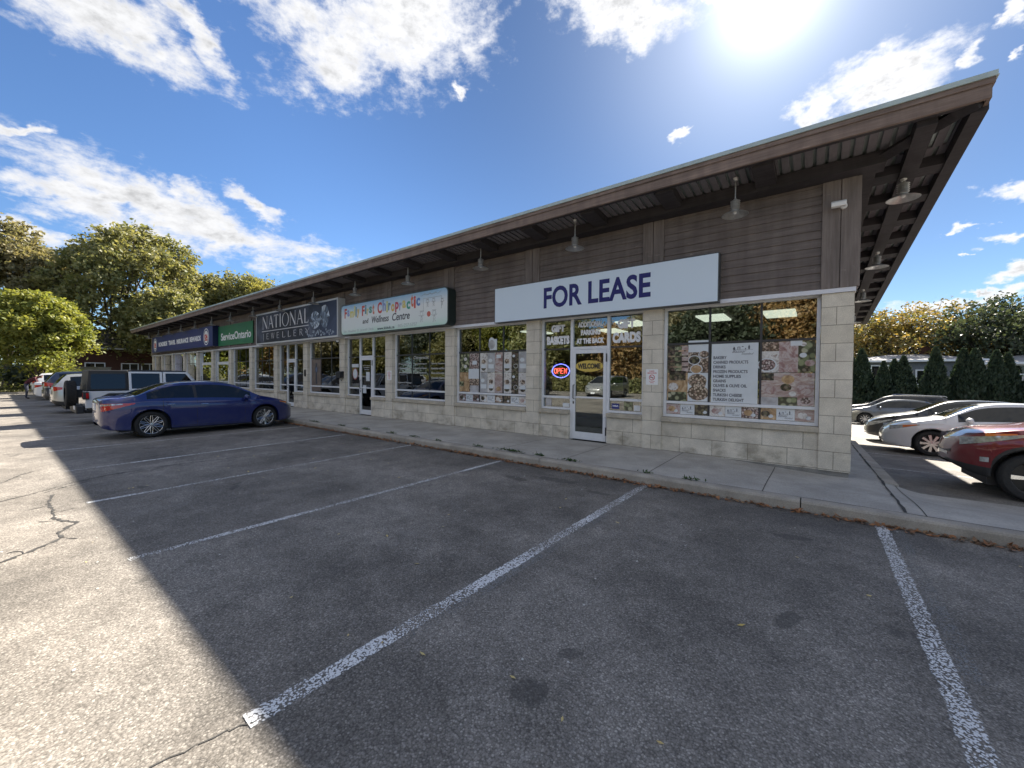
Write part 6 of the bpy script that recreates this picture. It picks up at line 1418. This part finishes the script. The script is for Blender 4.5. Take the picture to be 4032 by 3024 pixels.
def tree(name, label, loc, rz, H, R_, trunk_h, trunk_r, mat, seed, per=8, sig=.4, size=.3, levels=3, cat='tree', group=None, barkm=None, **kw):
    wk = {k: kw.pop(k) for k in ('wind', 'flat', 'droop') if k in kw}; fill = kw.pop('fill', 0); fz0 = kw.pop('fz0', trunk_h); LU = kw.pop('lumpy', 1.0)
    segs, tips = branch_tree(seed, H, R_, trunk_h, trunk_r, levels, **kw); zmax = max(t.z for t in tips); f = H/zmax; rmax = sorted(math.hypot(t.x, t.y) for t in tips)[int(len(tips)*.94)]; g = R_/rmax
    def sc(p):
        k = min(1, max(0, (p.z-trunk_h*.8)/(H*.2))); 
        return Vector((p.x*(1+(g-1)*k), p.y*(1+(g-1)*k), p.z if p.z < trunk_h*.8 else trunk_h*.8+(p.z-trunk_h*.8)*((H-trunk_h*.8)/(zmax-trunk_h*.8))))
    segs = [(sc(a), sc(b), r0, r1) for a, b, r0, r1 in segs]; tips = [sc(t) for t in tips]
    t = thing(name, label, cat, loc, rz, group)
    V, F = tubes_np(segs); np_mesh('trunk', V, F, barkm or M_BARK, t, smooth=True)
    if fill:      # outer twigs: lumpy shell, more in the lower crown
        q = random.Random(seed+5); ph = [q.uniform(0, 6) for _ in range(8)]; cz = (fz0+H)/2; rv = (H-fz0)/2
        for _ in range(fill):
            a = q.uniform(0, 2*math.pi); u = q.uniform(-1, .35) if q.random() < .8 else q.uniform(-1, .95); rr = math.sqrt(1-u*u)
            lump = .80+LU*(.15*math.sin(a*3+ph[0]+u*3)+.13*math.sin(a*5+ph[1]-u*6)+.10*math.sin(a*9+u*11+ph[2]))
            k_ = lump*q.uniform(.55, 1.0)**.5; tp = 1-.28*u; tips.append(Vector((R_*rr*math.cos(a)*k_*tp, R_*rr*math.sin(a)*k_*tp, cz+rv*u*k_)))
    V, F = leaf_quads(tips, per, sig, size, seed=seed, **wk); np_mesh('crown', V, F, mat, t)
    return t
L_OLIVE = leaf_mat('leaf_olive', [(.090, .112, .045), (.185, .195, .080), (.29, .27, .12), (.12, .14, .06)], .40)
L_BROWNG = leaf_mat('leaf_brown_green', [(.10, .11, .058), (.205, .195, .11), (.29, .25, .145), (.12, .13, .07)], .38)
L_BRIGHT = leaf_mat('leaf_bright', [(.08, .11, .028), (.17, .20, .048), (.28, .28, .065), (.11, .14, .035)], .42)
L_YELLOW = leaf_mat('leaf_yellow', [(.20, .20, .06), (.32, .29, .09), (.14, .15, .05)], .40)
L_GOLD = leaf_mat('leaf_gold', [(.26, .175, .055), (.34, .235, .07), (.13, .14, .055), (.30, .19, .06)], .34)
L_DGREEN = leaf_mat('leaf_dark_green', [(.035, .050, .032), (.065, .085, .05), (.11, .12, .075)], .28)
L_CEDAR = leaf_mat('leaf_cedar', [(.016, .030, .020), (.028, .048, .030), (.045, .068, .040), (.06, .06, .042)], .16)
L_ORANGE = leaf_mat('leaf_orange', [(.30, .17, .07), (.40, .26, .11), (.19, .16, .08)], .35)
WIND = dict(wind=(.9, .5))
tree('maple_tree', 'tall brownish-green tree at the left edge behind the bright young tree', (-71, -7.4, -.14), .3, 18.3, 5.0, 2.4, .34, L_BROWNG, 3, per=6, sig=.28, size=.32, fill=500, fz0=5, up=.6, spread=.75, levels=4, **WIND)
tree('maple_tree', 'broad olive tree rising behind the far end of the shop roof', (-65, 1.9, -.14), 1.2, 18.9, 7.2, 1.9, .42, L_OLIVE, 5, per=6, sig=.30, size=.33, fill=1300, fz0=2.2, up=.6, spread=.75, levels=4, **WIND)
tree('maple_tree', 'dark lower tree filling the gap left of the shop end wall', (-59, 4.5, -.14), 2.0, 11.0, 4.6, 2.6, .25, L_OLIVE, 8, per=8, sig=.34, size=.3, fill=900, fz0=2.9, levels=4, **WIND)
tree('maple_tree', 'dark grey-green tree showing above the middle of the shop roof', (-62, 11.5, -.6), 1.2, 15.8, 4.9, 3.0, .30, L_OLIVE, 12, per=7, sig=.34, size=.32, levels=4, **WIND)
tree('maple_tree', 'yellow tree peeping over the shop roof beside the grey-green one', (-57, 13.8, -.6), 0.4, 14.2, 3.6, 3.0, .25, L_YELLOW, 14, per=10, sig=.34, size=.28, levels=4, **WIND)
tree('young_maple_tree', 'small bright yellow-green tree in the sun behind the parked cars', (-48.9, -6.4, -.14), 0.7, 7.7, 2.9, 1.0, .12, L_BRIGHT, 21, per=9, sig=.24, size=.21, fill=900, fz0=1.2, up=.6, lumpy=1.7, spread=.8, levels=4, **WIND)
tree('round_bush', 'dark bush at the foot of the left trees beyond the grass', (-90, -9.4, -.14), 0.7, 3.4, 2.2, .3, .1, L_DGREEN, 22, per=18, sig=.4, size=.3, levels=3, cat='bush')
tree('maple_tree', 'dark tree mass behind the young tree at the left edge', (-84, -14, -.14), 0.9, 10.5, 6.0, 3.2, .3, L_OLIVE, 25, per=14, sig=.6, size=.45, levels=4, **WIND)
tree('round_bush', 'second dark bush left of the brick house windows', (-61, -5.2, -.14), 0.2, 2.2, 1.8, .2, .1, L_DGREEN, 26, per=18, sig=.4, size=.3, levels=3, cat='bush')
# beyond the side lot
tree('locust_tree', 'large golden locust tree behind the cedars', (6.4, 47.0, -2.2), .3, 11.3, 6.4, 2.8, .26, L_GOLD, 31, per=5, sig=.26, size=.22, levels=4, flat=.5, barkm=M_BARKD, up=.1, spread=1.2)
tree('locust_tree', 'yellow-green locust tree right beside the building edge', (1.5, 52, -2.4), 1.3, 9.8, 4.6, 2.6, .2, L_YELLOW, 33, per=6, sig=.28, size=.24, levels=4, flat=.5, barkm=M_BARKD, up=.1, spread=1.1)
tree('locust_tree', 'orange-gold locust tree between the green trees', (4.2, 60, -2.4), 2.3, 11.0, 4.2, 2.6, .2, L_GOLD, 35, per=5, sig=.28, size=.26, levels=4, flat=.5, barkm=M_BARKD, up=.1, spread=1.1)
tree('ash_tree', 'dark green spreading tree at the right edge behind the bungalow', (13.0, 44, -2.2), .3, 11.0, 6.0, 2.6, .3, L_DGREEN, 37, per=6, sig=.30, size=.25, levels=4, barkm=M_BARKD, up=.1, spread=1.1)
tree('ash_tree', 'very dark tree cut by the right edge of the picture', (18.5, 41, -2.2), .9, 9.8, 4.4, 1.4, .3, L_DGREEN, 39, per=9, sig=.34, size=.27, levels=4, barkm=M_BARKD)
tree('ash_tree', 'low green tree showing between the cedars and the golden locust', (8.5, 55, -2.4), 1.9, 6.5, 5.5, 1.0, .2, L_OLIVE, 41, per=11, sig=.45, size=.34, levels=4, barkm=M_BARKD)
# a row of cone-shaped cedars
def cedar_mesh(seed, H, R_):
    g = np.random.default_rng(seed); n = 5200; u = g.random(n)**.75; z = .1+u*(H-.1); 
    prof = np.minimum(1, (H-z)/(H*.72))**.8*R_*(.92+.08*np.minimum(1, z/.8)); th = g.uniform(0, 2*np.pi, n)
    lump = 1+.10*np.sin(th*3+z*2.1+seed)+.07*np.sin(th*5-z*4.3)+.05*np.sin(z*9+th*2)
    r = prof*lump*(.62+.40*np.sqrt(g.random(n)))
    C = np.stack([r*np.cos(th), r*np.sin(th), z], 1); a = np.stack([np.cos(th)*.35+g.normal(0, .3, n), np.sin(th)*.35+g.normal(0, .3, n), np.ones(n)+g.normal(0, .25, n)], 1); a /= np.linalg.norm(a, axis=1)[:, None]
    b = np.cross(a, g.normal(0, 1, (n, 3))); b /= np.linalg.norm(b, axis=1)[:, None]; s = g.uniform(.6, 1.3, n)[:, None]; a = a*s*.17; b = b*s*.07
    return np.stack([C-a, C+b, C+a, C-b], 1).reshape(-1, 3), np.arange(4*n).reshape(n, 4)
CP = []
for i, (sd_, H, r_) in enumerate([(1, 5.0, .92), (2, 5.0, .98), (3, 5.0, .86)]):
    t = thing('cedar', 'cedar', 'cedar', (0, 0, 0)); V, F = cedar_mesh(sd_, H, r_); np_mesh('crown', V, F, L_CEDAR, t)
    V, F = tubes_np([(Vector((0, 0, -.2)), Vector((0, 0, 1.0)), .1, .09), (Vector((0, 0, 1.0)), Vector((0, 0, 4.6)), .09, .02)], 8); np_mesh('trunk', V, F, M_BARKD, t, smooth=True); CP.append(t)
CED = [(1.75, 4.85, 'cone-shaped cedar touching the building edge, leftmost of the row'), (2.35, 5.25, 'second cedar from the building edge, tall and slim'), (3.55, 4.3, 'short cedar right of the white-roofed gap'), (4.15, 4.45, 'cedar joined to the left side of a slightly taller one'), (4.62, 4.65, 'fifth cedar from the building, right half of a joined pair'),
       (6.15, 5.15, 'free-standing broad cedar in the middle of the row'), (7.5, 5.05, 'cedar with a narrow top right of the free-standing one'), (7.95, 5.0, 'eighth cedar from the building, close behind the narrow-topped one'), (8.85, 4.85, 'cedar left of the bungalow roof, round shouldered'), (9.4, 4.7, 'cedar overlapping the left end of the bungalow roof'),
       (10.35, 4.1, 'low cedar in front of the bungalow wall'), (10.75, 4.35, 'cedar in front of the bungalow roof ridge'), (11.3, 4.3, 'rightmost cedar of the row, before the bungalow window')]
used = set()
for i, (x, H, lab) in enumerate(CED):
    k = i % 3; y = 32.2-.12*x+.25*math.sin(i*2.3)
    o = CP[k] if k not in used else copy_tree(CP[k]); used.add(k)
    o.location = (x, y, side_z(y)-.02); s = H/5.0*1.0; o.scale = (s*1.02, s*1.02, s); o.rotation_euler = (0, 0, i*1.1); o['label'] = lab; o['category'] = 'cedar'; o['group'] = 'cone-shaped cedars behind the side lot'
# low hedge foliage under the cedars
for x, lab in ((5.3, 'low green shrub between the fifth cedar and the free-standing one'), (6.9, 'low green shrub right of the free-standing cedar'), (9.9, 'low shrub under the left end of the bungalow')):
    tree('shrub', lab, (x, 31.4, side_z(31.4)), x, 1.5, .9, .1, .04, L_OLIVE, int(x*7), per=16, sig=.22, size=.14, levels=2, cat='shrub')
# trees behind the camera, mirrored in the glass
k_ = 0
for x, y, H, r_, m, lab in ((-46, -38, 10, 5, L_OLIVE, 'olive tree behind the opposite row, farthest left'), (-37, -41, 13, 6, L_BRIGHT, 'bright green tree behind the opposite row'), (-29, -38, 11, 5, L_OLIVE, 'olive tree behind the opposite row near the silver sedan'), (-22, -42, 8.5, 4.5, L_ORANGE, 'orange autumn tree behind the black vehicle'),
                       (-15.5, -44, 12, 5.5, L_BROWNG, 'brown-green tree behind the silver minivan'), (-8.5, -38, 9.5, 5, L_DGREEN, 'dark tree behind the navy sedan'), (-2.0, -41, 12, 6, L_ORANGE, 'large orange tree behind the camera to the right'), (5.5, -38, 11, 5.5, L_BROWNG, 'brown tree behind the camera at the far right'), (-54, -40, 13, 6, L_DGREEN, 'dark tree at the far left behind the opposite row'),
                       (-64, -34, 10, 5, L_OLIVE, 'olive tree left of the lot, fifth from the street end'), (-72, -28, 11, 5.5, L_BROWNG, 'brown-green tree left of the lot beyond the verge'), (-80, -36, 14, 7, L_OLIVE, 'large olive tree far left beyond the verge'), (-92, -26, 12, 6, L_ORANGE, 'orange tree far left beyond the verge'), (-104, -38, 15, 7, L_DGREEN, 'dark tree at the far end of the verge'), (-88, -50, 15, 8, L_BROWNG, 'tall brown-green tree behind the far left trees')):
    tree('street_tree', lab, (x, y, -.14), x, H, r_, 1.8, .24, m, 60+k_, per=13, sig=.6, size=.36, levels=3, fill=520, fz0=.2); k_ += 1

# ------------------------------------------------------------------ houses
M_BRICKR = pmat('red_brick', (.075, .032, .022), .9, vary=.3, vscale=20); M_SHING = pmat('shingles', (.30, .29, .29), .8, vary=.2, vscale=8); M_SHINGD = pmat('dark_shingles', (.06, .055, .05), .85, vary=.3); M_STUC = pmat('pale_stucco', (.42, .41, .40), .9, vary=.1); M_STUG = pmat('grey_stucco', (.16, .17, .19), .9, vary=.15)
def house(name, label, loc, rz, Lx, Ly, hw, hr, wall, roofm, wins, eave=.5, doors=()):
    t = thing(name, label, 'house', loc, rz); MB().box(-Lx/2, Lx/2, -Ly/2, Ly/2, -3.0, hw).build('wall', wall, t)
    m = MB(); a, b = Lx/2+eave, Ly/2+eave; r_ = max(a-b, .5); m.add([(-a, -b, hw), (a, -b, hw), (a, b, hw), (-a, b, hw), (-r_, 0, hw+hr), (r_, 0, hw+hr)], [(0, 1, 5, 4), (1, 2, 5), (2, 3, 4, 5), (3, 0, 4), (0, 3, 2, 1)]); rf_ = m.build('roof', roofm, t)
    MB().box(Lx*.12, Lx*.12+.7, .3, 1.0, hw+hr*.3, hw+hr+.7).build('chimney', M_BRICKR, rf_)
    m = MB(); m.box(-a-.01, a+.01, -b-.03, -b, hw-.16, hw+.01); m.box(-a-.01, a+.01, b, b+.03, hw-.16, hw+.01); m.box(-a-.03, -a-.0, -b, b, hw-.16, hw+.01); m.box(a, a+.03, -b, b, hw-.16, hw+.01); m.build('gutter', M_ALU, t)
    for (side, u, z0, w_, h) in wins:
        if side == 'f': P = lambda a0, a1, d0, d1, z0_, z1_: (a0, a1, -Ly/2-d1, -Ly/2-d0, z0_, z1_)
        else: P = lambda a0, a1, d0, d1, z0_, z1_: (-Lx/2-d1, -Lx/2-d0, a0, a1, z0_, z1_) if side == 'l' else (Lx/2+d0, Lx/2+d1, a0, a1, z0_, z1_)
        m = MB()
        for q in ((u-w_/2, u+w_/2, z0+h-.1, z0+h), (u-w_/2, u+w_/2, z0, z0+.1), (u-w_/2, u-w_/2+.1, z0+.1, z0+h-.1), (u+w_/2-.1, u+w_/2, z0+.1, z0+h-.1), (u-.04, u+.04, z0+.1, z0+h-.1)): m.box(*P(q[0], q[1], .002, .09, q[2], q[3]))
        f = m.build('window', M_ALU, t); MB().box(*P(u-w_/2+.1, u+w_/2-.1, .01, .03, z0+.1, z0+h-.1)).build('pane', M_CGLASS, f)
    return t
house('brick_house', 'low red-brown brick house with white window frames under the left trees', (-68, 3.2, -.14), UP, 17, 9, 4.4, 2.4, M_BRICKR, M_SHINGD, [('f', -4.7, 1.25, 1.6, 1.5), ('f', -1.9, 1.25, 1.5, 1.5), ('f', -.2, 1.25, 1.5, 1.5), ('f', 3.5, 1.25, 1.5, 1.5)])
house('bungalow', 'pale-roofed bungalow with a long dark window at the right edge', (16.4, 40.2, -.2), -.12, 13, 7.5, 3.0, .95, M_STUC, M_SHING, [('f', -1.6, 2.05, 7.0, .8), ('f', 4.5, 1.9, 2.4, .9), ('l', 0, 1.6, 2, 1.1)])
house('bungalow', 'small grey-walled house glimpsed between the middle cedars', (5.9, 41.5, .1), -.1, 8.0, 6, 3.0, .6, M_STUG, M_SHING, [('f', -1.6, .9, 1.2, 1.7), ('f', 1.2, .9, 1.2, 1.3)])
house('bungalow', 'small brown house with a white roof edge glimpsed near the building', (-.2, 44, -.2), -.1, 7.5, 6, 2.3, .7, M_BRICKR, M_SHING, [('f', 2.4, .8, 1.4, 1.2)])
house('brick_house', 'long low house behind the opposite row, mirrored in the windows', (-26, -52, -.14), math.pi, 30, 9, 3.4, 2.2, M_BRICKR, M_SHINGD, [('f', -9, 1, 2, 1.4), ('f', -3, 1, 2, 1.4), ('f', 4, 1, 2, 1.4), ('f', 10, 1, 2, 1.4)])
m = MB(); m.box(-.12, .12, -1.9, 1.9, 0, 2.1); m.box(-.15, .15, -1.95, 1.95, 2.1, 2.16); c = m.build('screen_wall', concrete('screen_concrete', (.20, .20, .195), 2)); c.location = (-52.5, -3.6, -.14); tag(c, 'plain grey concrete screen wall behind the parked cars', 'wall')
hp = nrng.uniform(0, 1, (26000, 3)); hc = np.stack([-58+hp[:, 0]*70, -30.8+(hp[:, 1]-.5)*1.5, -.1+hp[:, 2]*(1.5+.25*np.sin(hp[:, 0]*40))], 1)
V, F = leaf_quads([tuple(c) for c in hc], 1, .05, .26, seed=9); tag(np_mesh('hedge', V, F, L_OLIVE), 'long clipped hedge behind the opposite row of cars, mirrored in the windows', 'hedge')
# far kerb and street beyond the grass, kerb at the end of the lot
m = MB(); m.box(-48.9, -48.62, -29, -2.4, -.3, -.02); struct(m.build('lot_end_kerb', M_KERB, bevel=.02))
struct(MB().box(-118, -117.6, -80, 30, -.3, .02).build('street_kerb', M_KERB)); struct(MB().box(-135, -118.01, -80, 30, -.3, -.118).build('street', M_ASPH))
# grass verge beyond the lot: clumps of real blades so it is not a flat sheet
g_ = np.random.default_rng(5); n = 15000; C = np.stack([-49.2-np.abs(g_.exponential(9, n)), g_.uniform(-24, 1, n), np.full(n, -.16)], 1); C = C[C[:, 0] > -110]; n = len(C)
a = np.stack([g_.normal(0, .4, n), g_.normal(0, .4, n), np.ones(n)], 1); b = np.stack([g_.normal(0, 1, n), g_.normal(0, 1, n), np.zeros(n)], 1); s = g_.uniform(.4, 1.4, n)[:, None]
V = np.stack([C-b*.09*s, C+b*.09*s, C+b*.02*s+a*.16*s, C-b*.02*s+a*.16*s], 1).reshape(-1, 3)
tag(np_mesh('grass', V, np.arange(4*n).reshape(n, 4), leaf_mat('grass_blades', [(.035, .05, .012), (.09, .09, .025), (.18, .15, .06)], .2)), 'rough short grass on the verge beyond the end of the lot', 'grass', kind='stuff')

# ------------------------------------------------------------------ a person leaning over an open boot at the end of the row
def person(loc, rz):
    t = thing('person', 'person in a maroon hooded jacket bending forward behind the white cars', 'person', loc, rz)
    J = {'pelvis': (0, 0, .95), 'spine': (.14, 0, 1.12), 'chest': (.34, 0, 1.27), 'neck': (.47, 0, 1.33), 'head': (.58, 0, 1.37), 'crown': (.68, 0, 1.36),
         'ls': (.36, .17, 1.27), 'le': (.44, .22, 1.00), 'lw': (.60, .17, .80), 'lh': (.66, .16, .76), 'rs': (.36, -.17, 1.27), 're': (.45, -.22, 1.0), 'rw': (.62, -.15, .82), 'rh': (.68, -.14, .79),
         'lk': (.02, .11, .52), 'la': (-.03, .12, .09), 'lt': (.12, .13, .03), 'rk': (.05, -.11, .52), 'ra': (.0, -.12, .09), 'rt_': (.15, -.13, .03), 'lhip': (0, .09, .90), 'rhip': (0, -.09, .90)}
    Rr = {'pelvis': .15, 'spine': .14, 'chest': .16, 'neck': .06, 'head': .10, 'crown': .085, 'ls': .075, 'le': .05, 'lw': .034, 'lh': .035, 'rs': .075, 're': .05, 'rw': .034, 'rh': .035, 'lk': .065, 'la': .045, 'lt': .04, 'rk': .065, 'ra': .045, 'rt_': .04, 'lhip': .095, 'rhip': .095}
    E_ = [('pelvis', 'spine'), ('spine', 'chest'), ('chest', 'neck'), ('neck', 'head'), ('head', 'crown'), ('chest', 'ls'), ('ls', 'le'), ('le', 'lw'), ('lw', 'lh'), ('chest', 'rs'), ('rs', 're'), ('re', 'rw'), ('rw', 'rh'), ('pelvis', 'lhip'), ('lhip', 'lk'), ('lk', 'la'), ('la', 'lt'), ('pelvis', 'rhip'), ('rhip', 'rk'), ('rk', 'ra'), ('ra', 'rt_')]
    for s, h in ((1, 'lh'), (-1, 'rh')):
        for k in range(4):
            a = 'f%s%d' % (h, k); b = a+'t'; x, y, z = J[h]; J[a] = (x+.035, y+(k-1.5)*.018, z-.02); J[b] = (x+.05+.008*(1.5-abs(k-1.5)), y+(k-1.5)*.020, z-.075); Rr[a] = .009; Rr[b] = .007; E_ += [(h, a), (a, b)]
        a = 'th%s' % h; J[a] = (x+.0, y-s*.045, z-.035); Rr[a] = .010; E_.append((h, a))
    names = list(J); me = bpy.data.meshes.new('body'); me.from_pydata([J[n_] for n_ in names], [(names.index(a), names.index(b)) for a, b in E_], [])
    o = bpy.data.objects.new('body', me); COL.objects.link(o); o.parent = t
    mod = o.modifiers.new('skin', 'SKIN'); 
    for i, n_ in enumerate(names): me.skin_vertices[0].data[i].radius = (Rr[n_], Rr[n_])
    me.skin_vertices[0].data[0].use_root = True
    sb = o.modifiers.new('sub', 'SUBSURF'); sb.levels = 1; sb.render_levels = 1
    m = bpy.data.materials.new('clothed_body'); m.use_nodes = True; T = NT(m.node_tree); x, y, z = T.sep(T.new('ShaderNodeTexCoord').outputs['Object'])
    c = T.mix(T.ramp(z, .93, .94), (.05, .055, .08), (.075, .014, .020)); c = T.mix(T.ramp(x, .50, .51), c, (.40, .25, .18)); c = T.mix(T.ramp(z, .10, .09), c, (.03, .03, .03))
    T.put(T.n['Principled BSDF'].inputs['Base Color'], c); T.n['Principled BSDF'].inputs['Roughness'].default_value = .85; me.materials.append(m)
    h = MB(); h.lathe([(0.0, .115), (.06, .10), (.10, .05), (.112, 0), (.105, -.06), (.09, -.09), (0.0, -.09)], 16); h.v = [(v[2]*.35+.585+v[0]*.9, v[1], 1.40+v[2]*.55+v[0]*.1) for v in h.v]; h.build('hood', pmat('maroon_cloth', (.075, .014, .020), .9, vary=.2), t, smooth=True)
    return t
person((-38.9, -7.15, -.14), UP*.9)
